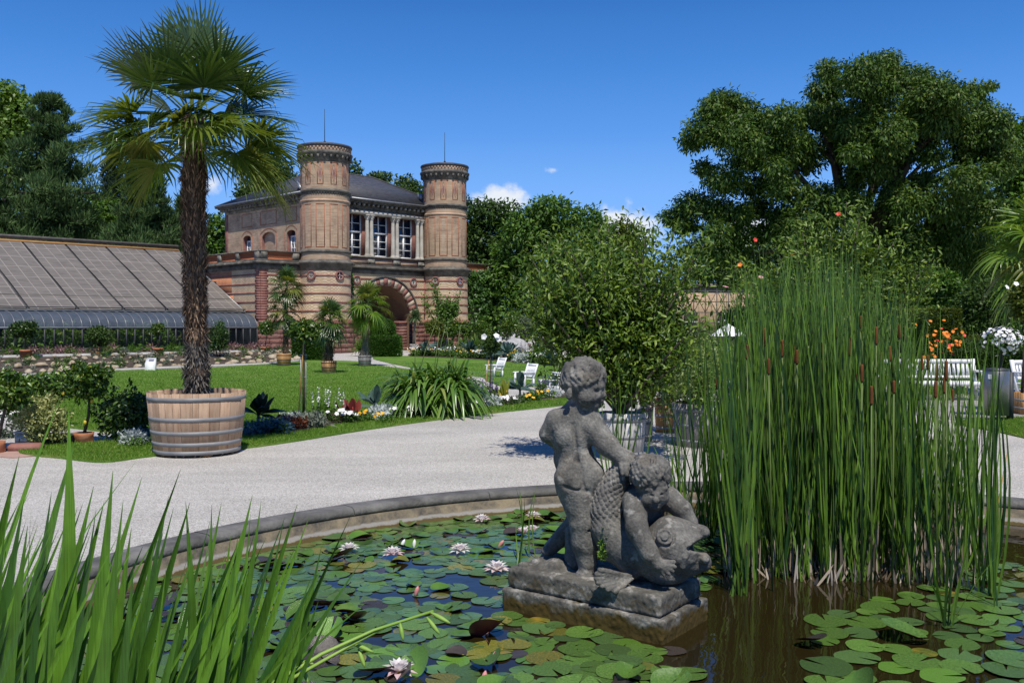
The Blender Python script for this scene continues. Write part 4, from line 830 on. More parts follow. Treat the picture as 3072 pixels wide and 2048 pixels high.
tree('broadleaf_tree', 'huge spreading dark green broadleaf tree towering over the cattails', (2560, 1080), 40., big, 170000, .19, .075, LF_BIG, .42, seed=3, droop=.75, depth=.5, shell=.25, backs=2)
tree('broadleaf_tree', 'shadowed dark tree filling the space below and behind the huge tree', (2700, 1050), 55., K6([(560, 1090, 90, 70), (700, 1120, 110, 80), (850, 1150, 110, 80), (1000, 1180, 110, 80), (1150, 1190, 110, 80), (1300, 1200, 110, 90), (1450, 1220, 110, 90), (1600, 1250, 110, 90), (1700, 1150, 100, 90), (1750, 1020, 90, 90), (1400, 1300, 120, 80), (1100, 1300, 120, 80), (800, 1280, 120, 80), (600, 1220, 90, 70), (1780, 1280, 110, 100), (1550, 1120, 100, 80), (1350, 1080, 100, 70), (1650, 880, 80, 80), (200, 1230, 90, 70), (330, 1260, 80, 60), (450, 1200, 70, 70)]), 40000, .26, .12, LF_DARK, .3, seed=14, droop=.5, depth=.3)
# big limbs that show through the gaps of the crown
tree('broadleaf_tree', 'broad green tree cut off by the right edge, behind the fan palm', (3090, 1060), 46., K6([(1800, 540, 80, 60), (1860, 620, 90, 80), (1900, 720, 80, 80), (1800, 760, 80, 70), (1840, 900, 80, 80), (1920, 480, 60, 50), (1950, 950, 120, 120), (1780, 1080, 90, 90)]), 15000, .3, .13, LF_MID, .3, seed=4, droop=.5, depth=.5)
K2 = lambda l: [(600 + x * .478, 350 + y * .478, rx * .478, ry * .478) for (x, y, rx, ry) in l]
tree('tree', 'dense rounded dark tree rising just behind the right-hand tower', (1450, 1045), 78., [(1420, 640, 50, 45), (1480, 640, 50, 40), (1520, 680, 40, 50), (1400, 720, 50, 60), (1460, 730, 60, 60), (1500, 780, 50, 60), (1420, 800, 40, 50), (1440, 870, 60, 70)], 11000, .34, .2, LF_DARK, .35, seed=5)
tree('tree', 'bright feathery green tree right of the gatehouse beside the ivy wall', (1640, 1045), 66., [(1640, 620, 45, 30), (1600, 650, 60, 40), (1690, 640, 50, 45), (1560, 690, 60, 45), (1650, 700, 80, 55), (1760, 650, 50, 30), (1790, 690, 50, 40), (1720, 720, 70, 50), (1540, 770, 70, 50), (1640, 790, 90, 60), (1750, 780, 80, 60), (1500, 850, 60, 50), (1590, 870, 80, 50), (1700, 870, 90, 60), (1810, 760, 50, 60), (1810, 850, 60, 70), (1560, 940, 70, 50), (1680, 950, 90, 60), (1780, 950, 80, 60)], 26000, .36, .15, LF_MID, .3, seed=6, droop=.4, depth=.5)
tree('tree', 'olive tinted round tree peeping over the big potted shrub under the cloud', (1890, 1040), 74., [(1870, 690, 40, 35), (1895, 730, 45, 50), (1860, 770, 50, 50), (1900, 820, 50, 60), (1870, 890, 60, 60)], 8000, .3, .17, LF_OLIVE, .3, seed=7)
tree('tree', 'dark tree behind the slate roof, showing between the palm and the left tower', (810, 1045), 84., [(770, 545, 50, 40), (830, 510, 50, 40), (860, 560, 50, 45), (790, 600, 70, 50), (740, 590, 30, 30), (850, 640, 60, 60)], 8000, .36, .2, LF_DARK, .35, seed=8)
tree('tree', 'tree crown peeking over the roof ridge between the two towers', (1180, 1040), 88., [(1062, 515, 22, 26), (1130, 540, 26, 22), (1155, 535, 24, 20), (1220, 560, 34, 26), (1245, 590, 28, 40), (1185, 590, 60, 40), (1100, 580, 40, 40)], 5000, .34, .2, LF_DARK, .3, seed=9)
tree('tree', 'leafy tree seen between the palm trunk and the gatehouse', (650, 1040), 74., [(650, 690, 34, 40), (630, 740, 40, 50), (670, 760, 30, 40), (600, 790, 50, 50), (660, 820, 40, 40)], 6000, .34, .2, LF_MID, .3, seed=10)
tree('tree', 'bright green deciduous tree at the far left edge behind the pines', (20, 1040), 92., [(10, 290, 55, 40), (60, 320, 45, 40), (-30, 340, 70, 60), (30, 390, 70, 60), (90, 380, 30, 40), (-60, 430, 90, 90), (40, 480, 80, 80)], 12000, .42, .26, leafmat('lime_leaf', (.06, .13, .015), (.14, .24, .03)), .4, seed=11)
# conifers: tiers of needle tufts
def conifer(label, top, foot, D, wid, n, lm, seed, tiers=11, dens=1., name='pine_tree', Ln=.5, W=.09):
    r = np.random.default_rng(seed); (tx, ty), (fx, fy) = top, foot; B = np.array([*V(fx, fy, D)[:2], 0.]); t_ = thing(name, label, 'tree', B)
    C = []; Rr = []; tb_ = MB(); Tp = V(tx, ty, D) - B; Bt = V(fx, fy, D)[2]
    tb_.tube([(0, 0, 0), Tp * .5 * np.array([1, 1, 1]), Tp], [.35, .22, .03], 8)
    for k in range(tiers):
        f_ = (k + .4) / tiers; z = Tp[2] * (1 - f_) + Bt * f_; wr = S1(wid, D) * (.12 + .88 * f_ ** .8) * (.8 + .4 * r.random()); nb = 5 + int(6 * f_)
        for j in range(nb):
            a = j * 2 * math.pi / nb + r.random() * .7 + k; rad = wr * (.7 + .35 * r.random()); cxy = Tp[:2] * (1 - f_)
            for s_ in (.35, .62, .9):
                p = np.array([cxy[0] + math.cos(a) * rad * s_, cxy[1] + math.sin(a) * rad * s_, z + r.normal() * .3 - .0 * s_]); C.append(p); q = max(.35, rad * .22) * dens; Rr.append((q * 1.25, q * 1.25, q * .75))
            tb_.tube([(cxy[0], cxy[1], z - .2), (cxy[0] + math.cos(a) * rad, cxy[1] + math.sin(a) * rad, z)], [.07, .02], 5)
    mb = MB(); C = np.array(C); rr_ = np.random.default_rng(seed + 5); i = rr_.choice(len(C), n); d = rdir(n, rr_); P = C[i] + d * np.array(Rr)[i] * (.3 + .7 * rr_.random((n, 1)))
    mb.leaves(P, unit(d * .5 + rdir(n, rr_) * .45 + np.array([0, 0, .75])), unit(rdir(n, rr_) + np.array([0, -.5, .3])), Ln * (.6 + .7 * rr_.random(n)), W * (.8 + .5 * rr_.random(n)))
    mb.build('crown', lm, t_); tb_.build('trunk', BARK, t_); return t_
conifer('tall bushy dark pine towering behind the left end of the glasshouse', (150, 300), (150, 780), 72., 195, 34000, LF_PINE, 21)
conifer('broad dark pine behind the palm trunk, above the glasshouse ridge', (425, 440), (440, 790), 70., 140, 24000, LF_PINE, 22)
conifer('thin ragged spruce top standing between the two dark pines', (345, 440), (335, 740), 82., 62, 7000, LF_SPR, 23, 9, .75, 'spruce_tree', .6, .1)
conifer('dark pine filling the gap right of the palm trunk above the glasshouse', (560, 600), (560, 800), 74., 95, 12000, LF_PINE, 25)
tree('tree', 'green tree standing low between the pines behind the glasshouse', (300, 1040), 82., [(270, 610, 40, 40), (320, 640, 50, 45), (250, 680, 50, 40), (360, 690, 50, 40), (500, 690, 50, 45), (540, 730, 50, 40)], 7000, .36, .2, LF_MID, .3, seed=15)
conifer('dark pine at the far left edge, lower than its neighbour', (-40, 470), (-30, 790), 68., 120, 14000, LF_PINE, 24)
# distant belt that closes the horizon between and behind the named trees
mb = MB(); r = np.random.default_rng(77); Cb = []; Rb = []
for k in range(150):
    px = -300 + k * 26 + r.normal() * 12; D = 96 + 18 * r.random(); top = 790 + 60 * r.random() + (40 if 560 < px < 1300 else 0)
    for j in range(3): Cb.append(V(px, top + j * 65 + 20 * r.normal(), D)); Rb.append((2.4 + r.random(), 2.4, 2.0 + r.random()))
cloud(mb, Cb, Rb, 90000, .42, .3, 78); tag(mb.build('treeline', leafmat('far_leaf', (.02, .055, .012), (.05, .11, .022), .9, .2, .0)), 'far dark treeline closing the garden behind the buildings', 'treeline', kind='stuff')
# ivy and creepers on the gatehouse
def ivy(label, boxes, n, seed, name='ivy'):
    mb = MB(); rr_ = np.random.default_rng(seed); P = []; N = []
    ar = np.array([(u1 - u0 + v1 - v0) * (z1 - z0) for (u0, u1, v0, v1, z0, z1) in boxes]); ii = rr_.choice(len(boxes), n, p=ar / ar.sum()); bx = np.array(boxes)[ii]
    q = rr_.random((n, 3)); q[:, 2] = q[:, 2] ** .9; P = np.stack([bx[:, 0] + (bx[:, 1] - bx[:, 0]) * q[:, 0], bx[:, 2] + (bx[:, 3] - bx[:, 2]) * q[:, 1], bx[:, 4] + (bx[:, 5] - bx[:, 4]) * q[:, 2]], 1)
    keep = (np.sin(P[:, 0] * 3.1 + P[:, 2] * 1.7) + np.sin(P[:, 2] * 4.3 - P[:, 0] * 2.1) + 1.7 + rr_.random(n)) > .9; P = P[keep]
    P += rr_.normal(size=P.shape) * .06; m = len(P)
    mb.leaves(P, unit(rdir(m, rr_) * .7 + np.array([0, -.3, -.6])), unit(rdir(m, rr_) * .6 + np.array([0, -1, .5])), .2 * (.7 + .7 * rr_.random(m)), .17)
    o = mb.build(name, LF_IVY, loc=(AX, AY, 0), rotz=ANG); return tag(o, label, 'climbing plant')
ivy('narrow ivy strand climbing the wall between left tower and arch', [(1.45, 1.95, -.05, .28, .8, 4.9), (1.3, 1.75, .1, .5, 4.8, 6.0)], 2200, 61)
ivy('thick curtain of ivy over the wing right of the right-hand tower', [(11.3, 14.5, -.25, .26, .2, 5.5), (12.5, 14.6, -.4, .3, 0, 5.2), (14.3, 14.8, .3, 8, 0, 5.4)], 11000, 62)
# brick range with trellis far right, behind the reeds
t_ = thing('brick_building', 'low flat-roofed brick building with dark windows behind the big potted shrubs', 'building', (V(2150, 1030, 72)[0], 72., 0), R(8))
b = MB(); b.box((2, 2, 2.3), (22, 4, 4.6), 0); b.build('wall', BR, t_)
b = MB(); b.box((2, 2, 4.7), (22.5, 4.5, .25), 0); b.build('roof', DARKST, t_)
for k in range(8):
    b = MB(); b.box((-7.5 + k * 2.7, -.02, 1.7), (1.1, .08, 1.9), 0); wn_ = b.build('window', DARKIN, t_)
    b = MB(); b.box((-7.5 + k * 2.7, -.08, 1.7), (.06, .05, 1.9)); b.box((-7.5 + k * 2.7, -.08, 1.9), (1.1, .05, .06)); b.build('window_bar', WHITE, wn_)
tr = thing('trellis', 'dark lattice trellis standing in front of the brick building', 'trellis', (V(2150, 1030, 70)[0], 70., 0), R(8)); b = MB()
for k in range(24): b.box((-9 + k * .9, 0, 2.2), (.06, .06, 4.4))
for z in (1.0, 1.8, 2.6, 3.4, 4.2): b.box((1.4, .05, z), (21, .05, .06))
for k in range(22):
    for s in (-1, 1): b.tube([(-9 + k * .9, 0, 2.6 if s > 0 else 4.2), (-9 + (k + 1) * .9, 0, 4.2 if s > 0 else 2.6)], .025, 4)
b.build('lattice', FRAME, tr)
# shrubs and clipped hedges on the right
def bush(label, px, py, D, rx, ry, n, L, lm, seed, name='shrub', extra=(), cat='shrub', group=None, droop=.1, hexa=False):
    c = V(px, py, D); B = np.array([c[0], c[1], 0]); C = [c - B]; Rr = [(S1(rx, D), S1((rx + ry) / 2, D), S1(ry, D))]; r = np.random.default_rng(seed)
    for k in range(9):
        d = rdir(1, r)[0] * np.array([.75, .75, .7]); C.append(C[0] + d * np.array(Rr[0])); Rr.append(np.array(Rr[0]) * (.3 + .2 * r.random()))
    for (ax, ay, arx, ary) in extra: C.append(V(ax, ay, D) - B); Rr.append((S1(arx, D), S1(arx, D), S1(ary, D)))
    mb = MB(); cloud(mb, C, np.array(Rr), n, L, L * .5, seed, droop=droop, hexa=hexa); o = thing(name, label, cat, B, 0, group); mb.build('foliage', lm, o)
    st = MB(); zt = C[0][2]
    for k in range(4): st.tube([(.03 * k, 0, 0), (.1 * r.normal(), .1 * r.normal(), zt * .5), C[0] + rdir(1, r)[0] * np.array(Rr[0]) * .6], [.03, .02, .01], 5)
    st.build('stem', BARK, o); return o
bush('tall dark evergreen shrub right of the clipped hedge', 2960, 930, 36., 90, 90, 7000, .16, LF_DARK, 71, extra=[(2900, 990, 60, 50), (3030, 980, 70, 60)])
bush('loose green shrub rising behind the orange flowers', 2800, 870, 38., 80, 60, 4500, .18, LF_MID, 72)
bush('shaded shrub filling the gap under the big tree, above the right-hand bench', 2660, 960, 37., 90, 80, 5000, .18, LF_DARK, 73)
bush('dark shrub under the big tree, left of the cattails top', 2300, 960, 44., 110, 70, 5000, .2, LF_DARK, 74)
bush('feathery shrub at the right edge under the fan palm', 3080, 880, 30., 70, 80, 4000, .13, LF_MID, 75, extra=[(3060, 980, 60, 50)])
YEW = leafmat('yew_sprig', (.028, .085, .01), (.075, .17, .022), .6, .2, .25)
def clipped(label, x0, x1, ytop, ybot, D, depth, n, lm, seed, rnd=.35, name='clipped_hedge', L=.09, cat='hedge', group=None, dome=None, zrot=0.):
    """clipped evergreen block: a solid core dressed with sprigs; optional dome on top"""
    c = V((x0 + x1) / 2, ybot, D); w_ = S1(x1 - x0, D); h = V(x0, ytop, D)[2]; o = thing(name, label, cat, (c[0], c[1] + depth / 2, 0), zrot, group); r = np.random.default_rng(seed)
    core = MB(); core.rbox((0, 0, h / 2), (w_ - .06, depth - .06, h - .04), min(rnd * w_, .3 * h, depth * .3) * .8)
    mb = MB(); n1 = n; q = r.random((n1, 3)); f_ = r.choice(4, n1, p=[.45, .2, .2, .15]); P = np.zeros((n1, 3)); N = np.zeros((n1, 3))
    P[:, 0] = (q[:, 0] - .5) * w_; P[:, 1] = (q[:, 1] - .5) * depth; P[:, 2] = q[:, 2] * h
    for k, (ax, val, nn) in enumerate(((1, -depth / 2, (0, -1, 0)), (0, -w_ / 2, (-1, 0, 0)), (0, w_ / 2, (1, 0, 0)), (2, h, (0, 0, 1)))):
        m = f_ == k; P[m, ax] = val; N[m] = nn
    e = np.clip((np.abs(P[:, 0]) / (w_ / 2)) ** 6 + (P[:, 2] / h) ** 8 * .6, 0, 1.6); P[:, 0] *= 1 - .05 * e; P[:, 2] -= .05 * e * h * (f_ == 3)
    P += N * (r.normal(size=(n1, 1)) * .03)
    mb.leaves(P, unit(N * .9 + rdir(n1, r) * .7 + np.array([0, 0, .3])), rdir(n1, r), L * (.6 + .7 * r.random(n1)), L * .45)
    if dome:
        dx0, dx1, dtop = dome; dc = V((dx0 + dx1) / 2, ytop, D); rad = S1(dx1 - dx0, D) / 2; hh_ = V(0, dtop, D)[2] - h; X = dc[0] - c[0]
        core.lathe([(rad * .93, h - .02), (rad * .95, h + hh_ * .4), (rad * .8, h + hh_ * .75), (rad * .45, h + hh_ * .95), (0, h + hh_ * .98)], 16, (X, .1, 0)); m = n // 2
        a = r.random(m) * 6.283; tz = r.random(m); rr_ = np.where(tz < .5, 1, np.sqrt(np.clip(1 - ((tz - .5) / .5) ** 2, 0, 1))) * rad; nd = np.c_[np.cos(a), np.sin(a), np.where(tz < .5, .1, (tz - .4) * 2)]
        mb.leaves(np.c_[X + np.cos(a) * rr_, .1 + np.sin(a) * rr_, h + tz * hh_], unit(nd + rdir(m, r) * .6), rdir(m, r), L * (.6 + .7 * r.random(m)), L * .45)
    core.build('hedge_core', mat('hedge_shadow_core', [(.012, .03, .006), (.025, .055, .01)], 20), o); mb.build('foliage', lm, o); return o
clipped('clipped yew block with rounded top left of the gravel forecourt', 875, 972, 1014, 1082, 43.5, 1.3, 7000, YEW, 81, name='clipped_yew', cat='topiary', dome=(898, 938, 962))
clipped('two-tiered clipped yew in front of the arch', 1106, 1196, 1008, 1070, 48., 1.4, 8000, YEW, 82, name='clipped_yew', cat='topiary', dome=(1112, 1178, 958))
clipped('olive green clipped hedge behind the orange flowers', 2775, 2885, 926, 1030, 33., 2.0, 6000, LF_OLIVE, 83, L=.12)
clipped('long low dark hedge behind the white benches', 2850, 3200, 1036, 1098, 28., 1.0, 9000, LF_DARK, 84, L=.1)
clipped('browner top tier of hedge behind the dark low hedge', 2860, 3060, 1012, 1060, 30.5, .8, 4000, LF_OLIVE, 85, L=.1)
# ------------------------------------------------------------------ tubs, palms, potted trees
def stavemat(name, a, b, grey=0.):
    if name in MATS: return MATS[name]
    m = mat(name, [a, b], 3.2, .75, .006, 40, stretch=(6, 6, .6), island=.22, detail=9); return m
OAK = stavemat('oak_staves', (.32, .2, .125), (.52, .37, .255))
OAKW = stavemat('warm_oak_staves', (.34, .17, .06), (.48, .27, .11))
OAKG = stavemat('silvered_oak_staves', (.2, .19, .18), (.36, .34, .32))
OAKP = stavemat('pale_weathered_staves', (.42, .4, .37), (.6, .58, .55))
HOOP = mat('galvanised_hoop', [(.16, .165, .17), (.235, .24, .245), (.3, .3, .3)], 3, .6, metal=.15)
HOOPD = mat('rusty_hoop', [(.07, .06, .055), (.14, .12, .11)], 5, .6, metal=.3)
CLAY = mat('terracotta', [(.3, .115, .055), (.42, .17, .085), (.48, .24, .15)], 5, .85, .004, 30)
def tub(name, label, loc, rt, rb, h, wood, hoops, hoopm=HOOP, hw=.045, nst=30, group=None, gap=.0, cat='tub'):
    o = thing(name, label, cat, loc, 0, group); b = MB(); rr = np.random.default_rng(int(abs(loc[0] * 977 + loc[1] * 131)) % 9999)
    cuts = np.sort(np.r_[0, np.cumsum(.6 + .8 * rr.random(nst))]); cuts = cuts / cuts[-1] * 2 * math.pi
    for k in range(nst):
        a0, a1 = cuts[k] + .0018 / rt, cuts[k + 1] - .0018 / rt; dz = (rr.random() - .5) * .012
        b.lathe([(rb - .03, gap), (rb, gap), ((rt + rb) / 2 * 1.012, (h + gap) / 2), (rt, h + dz), (rt - .035, h + dz), (rt - .04, h - .12)], 2, (0, 0, 0), 0, a0, a1, False)
    b.build('staves', wood, o)
    for z in hoops:
        r_ = rb + (rt - rb) * (z - gap) / (h - gap); q = 1 + .012 * (1 - abs(2 * z / h - 1)); hb = MB()
        hb.lathe([(r_ * q - .004, z - hw / 2), (r_ * q + .003, z - hw / 2), (r_ * q + .005, z + hw / 2), (r_ * q - .004, z + hw / 2)], 64, cap=False); hb.build('hoop', hoopm, o)
    s = MB(); s.lathe([(rt - .03, h - .07), (rt * .5, h - .05), (0, h - .04)], 24, cap=False); s.build('soil', SOIL, o)
    if gap > .01:
        g = MB()
        for a in (.3, 2.2, 4.0, 5.3): g.box((rb * .75 * math.cos(a), rb * .75 * math.sin(a), gap / 2), (.16, .1, gap), 0, a)
        g.build('wooden_block', OAKW, o)
    return o
def pot(label, loc, rt, rb, h, m=CLAY, name='clay_pot', group=None, rim=True):
    o = thing(name, label, 'pot', loc, 0, group); b = MB(); pr = [(rb, 0), (rt * .93, h * .72)] + ([(rt, h * .73), (rt, h)] if rim else [(rt, h)]) + [(rt * .86, h), (rt * .84, h * .9)]
    b.lathe(pr, 24); b.build('pot_body', m, o, False); s = MB(); s.lathe([(rt * .85, h * .93), (0, h * .95)], 16, cap=False); s.build('soil', SOIL, o); return o

PALM_A = leafmat('palm_leaf', (.018, .05, .01), (.085, .145, .025), .26, .16, .7)
PALM_B = leafmat('palm_leaf_light', (.06, .11, .012), (.15, .2, .03), .3, .35, .5)
PALM_Y = leafmat('palm_leaf_old', (.09, .12, .018), (.2, .22, .035), .4, .35, .4)
PALM_G = leafmat('palm_leaf_lime', (.07, .15, .015), (.17, .27, .035), .3, .35, .5)
FIBRE = mat('palm_fibre', [(.03, .019, .012), (.085, .055, .035), (.2, .15, .11)], 9, .95, .03, 40, stretch=(1, 1, .35), lo=.35, hi=.72)
FIB_L = leafmat('palm_fibre_strand', (.07, .042, .025), (.3, .21, .14), .9, .05, .1)
FIB_G = leafmat('grey_fibre_strand', (.05, .042, .036), (.22, .2, .175), .9, .05, .1)
def frond(mb, base, az, el, pet, Rl, r, mat=0, nseg=38, droop=.35, spread=2.5, petm=1, k=6):
    """one fan leaf: curved stalk, then pleated segments radiating from its end"""
    d = np.array([math.cos(az) * math.cos(el), math.sin(az) * math.cos(el), math.sin(el)]); sag = .22 + .1 * r.random()
    t_ = np.linspace(0, 1, 5)[:, None]; st = base + d * pet * t_ - np.array([0, 0, 1]) * sag * pet * t_ ** 2 * max(math.cos(el), 0.25)
    mb.tube(st, [.016, .013, .011, .009, .008], 5, petm, False)
    hub = st[-1]; d = unit(st[-1] - st[-2]); side = np.array([-math.sin(az), math.cos(az), 0]); roll = r.normal() * .35
    up = np.cross(d, side); side, up = side * math.cos(roll) + up * math.sin(roll), up * math.cos(roll) - side * math.sin(roll)
    if up[2] < 0: up = -up
    an = np.linspace(-spread, spread, nseg) * (1 + .02 * r.normal(size=nseg)); L = Rl * (1 - .28 * (np.abs(an) / spread) ** 2) * (.9 + .2 * r.random(nseg))
    dirs = d * np.cos(an)[:, None] + side * np.sin(an)[:, None]; s = np.linspace(.0, 1, k)
    cup = .22 * (np.abs(np.sin(an)))[:, None]
    dirs = unit(dirs + up * cup)
    dr = droop * (.5 + .9 * r.random(nseg))
    P = hub + dirs[:, None] * (L[:, None] * s)[..., None]; P[..., 2] -= (dr * L)[:, None] * s ** 2.6
    bent = r.random(nseg) < .3; P[bent, -1, 2] -= .12 * L[bent]; P[bent, -1, :2] -= dirs[bent, :2] * (.12 * L[bent])[:, None]
    w = Rl * (2 * spread / nseg) * .5; W = w * np.array([.02, .24, .42, .36, .24, .02])[:k]
    mb.ribbons(P, np.cross(dirs, up[None]), np.tile(W, (nseg, 1)) * (.85 + .3 * r.random((nseg, 1))), mat, fold=.45)
def trunk_mesh(pts, rad, seed, n=1400, L=.12, mats=(FIBRE, FIB_L), grey=None, shag=.6):
    mb = MB(); r = np.random.default_rng(seed); P = np.array(pts, float); k = 30; s = np.linspace(0, 1, k)
    c = np.stack([np.interp(s, np.linspace(0, 1, len(P)), P[:, j]) for j in range(3)], 1); R_ = np.interp(s, np.linspace(0, 1, len(rad)), rad) * (1 + .06 * np.sin(s * 60) + .05 * r.normal(size=k))
    mb.tube(c, R_, 14, 0); i = r.random(n); a = r.random(n) * 6.283
    cc = np.stack([np.interp(i, s, c[:, j]) for j in range(3)], 1); rr = np.interp(i, s, R_); N = np.c_[np.cos(a), np.sin(a), np.zeros(n)]
    Dr = unit(N * (.25 + shag * r.random((n, 1))) + np.c_[r.normal(size=(n, 2)) * .25, -1 + 1.9 * (r.random(n) < .45)])
    g = np.full(n, 1)
    for m_, sel in ((1, i > .3), (2 if grey else 1, i <= .3)):
        if sel.any(): mb.leaves((cc + N * rr[:, None] * .95)[sel], Dr[sel], unit(N + rdir(n, r) * .5)[sel], (L * (.5 + r.random(n)))[sel], .011 + .01 * r.random(sel.sum()), m_)
    return mb
# the big palm and its oak tub
D0 = 12.05; c0 = V(592, 1340, D0); TL = np.array([c0[0], D0, 0])
tub('oak_tub', 'wide oak tub with five grey hoops holding the tallest palm', TL, .615, .535, .80, OAK, (.06, .165, .305, .475, .725), HOOP, .05, 34, gap=.035)
tp = thing('windmill_palm', 'tall windmill palm with shaggy brown trunk standing in the wide oak tub', 'palm', TL + np.array([0, 0, .74]))
zt = V(592, 345, D0)[2] - .74
trunk_mesh([(0, 0, -.05), (-.005, 0, .8), (-.02, 0, 1.7), (-.025, 0, zt)], [.12, .14, .105, .108, .115, .13, .14, .145, .12], 5, 5600, .095, grey=True).build('trunk', [FIBRE, FIB_L, FIB_G], tp, True)
r = np.random.default_rng(42); nf = 37
for i in range(nf):
    f_ = i / nf; el = R(82 - 96 * f_ ** .72) + r.normal() * .17; az = i * 2.39996 + r.normal() * .2
    if math.sin(az) < -.35 and el < R(2): el = R(8) + abs(el) * .6
    b = MB(); old = f_ > .8; base = np.array([-.025 + .09 * math.cos(az), .09 * math.sin(az), zt + .1 - .4 * f_])
    pet = (.62 + .1 * f_) * (.8 + .4 * r.random()); Rl = .76 * (.9 + .2 * r.random())
    frond(b, base, az, el, pet, Rl, r, 0, 32, 05.e-2 + .2 * f_, 1.6 if f_ < .25 else 1.95)
    b.build('frond', [PALM_Y if (old and r.random() < .3) else (PALM_B if r.random() < .1 + .4 * (f_ > .6) else PALM_A), mat('palm_stalk', [(.07, .11, .025), (.14, .19, .05)], 5, .5)], tp)
# one hanging fan, yellow with the light behind it
b = MB(); frond(b, np.array([-.1, -.05, zt - .15]), R(200), R(-52), .62, .6, r, 0, 34, .25, 1.25); b.build('frond', [PALM_Y, MATS['palm_stalk']], tp)
for az_, e_, p_ in ((-25, -30, .62), (8, -22, .66), (-8, -44, .5)):
    b = MB(); frond(b, np.array([.1, -.02, zt - .1]), R(az_), R(e_), p_, .62, r, 0, 32, .28, 1.8); b.build('frond', [PALM_B if e_ > -45 else PALM_A, MATS['palm_stalk']], tp)
b = MB(); frond(b, np.array([.1, -.1, zt + .0]), R(-50), R(2), .42, .62, r, 0, 34, .35, 2.3); b.build('frond', [PALM_G, MATS['palm_stalk']], tp)
b = MB(); frond(b, np.array([.1, -.1, zt - .05]), R(-72), R(-22), .35, .55, r, 0, 34, .35, 2.0); b.build('frond', [PALM_G, MATS['palm_stalk']], tp)
# smaller palms in barrels
def palm(label, px, py, D, z0, heads, trunk_pts, trunk_r, lm, seed, tub_, Rl=.33, nf=26, grey=None):
    c = V(px, py, D); B = np.array([c[0], D, z0]); o = thing('potted_palm', label, 'palm', B); r = np.random.default_rng(seed)
    T = [V(a, b_, D) - B for a, b_ in trunk_pts]; trunk_mesh(T, trunk_r, seed, 500, .14, grey=grey).build('trunk', [FIBRE if not grey else BARKL, FIB_L, FIB_G], o, True); cr = MB()
    for (hx, hy, n, e0, e1, s_) in heads:
        H = V(hx, hy, D) - B
        for i in range(n):
            f_ = i / n; frond(cr, H + np.array([0, 0, .1 - .25 * f_]), i * 2.4 + seed, R(e0 + (e1 - e0) * f_), Rl * s_ * (.75 + .4 * r.random()), Rl * s_ * (.9 + .25 * r.random()), r, 0 if r.random() < .8 else 2, 22, .25 + .4 * f_, 2.3, 1, 6)
    cr.build('crown', [lm, MATS['palm_stalk'], PALM_Y], o); return o
def barrel(label, x0, x1, yt, yb, wood, hoopm=HOOPD, nh=3, name='barrel', cat='barrel', group=None, gap=0.):
    D = (CAMH * FPX) / (yb - HZ) + S1(x1 - x0, CAMH * FPX / (yb - HZ)) * .5; c = V((x0 + x1) / 2, yb, D); rt = S1(x1 - x0, D) / 2; h = V(0, yt, D - rt)[2]
    return tub(name, label, (c[0], D, 0), rt, rt * .86, h, wood, [h * (.14 + .72 * i / (nh - 1)) for i in range(nh)], hoopm, max(.035, h * .07), 20, group, gap, cat), D, h
_, D1, h1 = barrel('small warm brown barrel under the two-tiered palm at the lawn edge', 830, 874, 1060, 1099, OAKW)
palm('slim two-tiered palm with dark trunk before the left tower', 856, 1060, D1, h1 - .05, [(860, 858, 22, 85, -35, 1.0), (853, 934, 16, 30, -60, .85)], [(856, 1060), (858, 1000), (856, 940), (860, 866)], [.12, .1, .09, .07], PALM_A, 1, None, .46)
_, D2, h2 = barrel('brown barrel with iron handles standing alone on the lawn', 963, 1010, 1083, 1121, OAKW, nh=3)
palm('bushy short palm with fan leaves down to its barrel on the lawn', 986, 1083, D2, h2 - .05, [(991, 962, 30, 88, -60, 1.0)], [(986, 1083), (988, 1030), (991, 968)], [.15, .13, .12], PALM_A, 2, None, .42)
_, D3, h3 = barrel('grey weathered barrel by the gravel path, under the lime green palm', 1074, 1115, 1066, 1100, OAKG, nh=3)
palm('lime green fan palm with smooth grey bottle trunk in a grey barrel', 1094, 1066, D3, h3 - .05, [(1104, 912, 22, 88, -70, 1.0)], [(1092, 1066), (1095, 1045), (1098, 1000), (1104, 915)], [.19, .15, .11, .09, .08], PALM_G, 3, None, .56, grey=True)
palm('yellow-green fan palm cut off by the right edge', 3135, 1000, 21.5, 0, [(3135, 738, 30, 88, -50, 1.0)], [(3135, 1190), (3135, 1000), (3135, 750)], [.17, .15, .15], PALM_G, 4, None, .8)

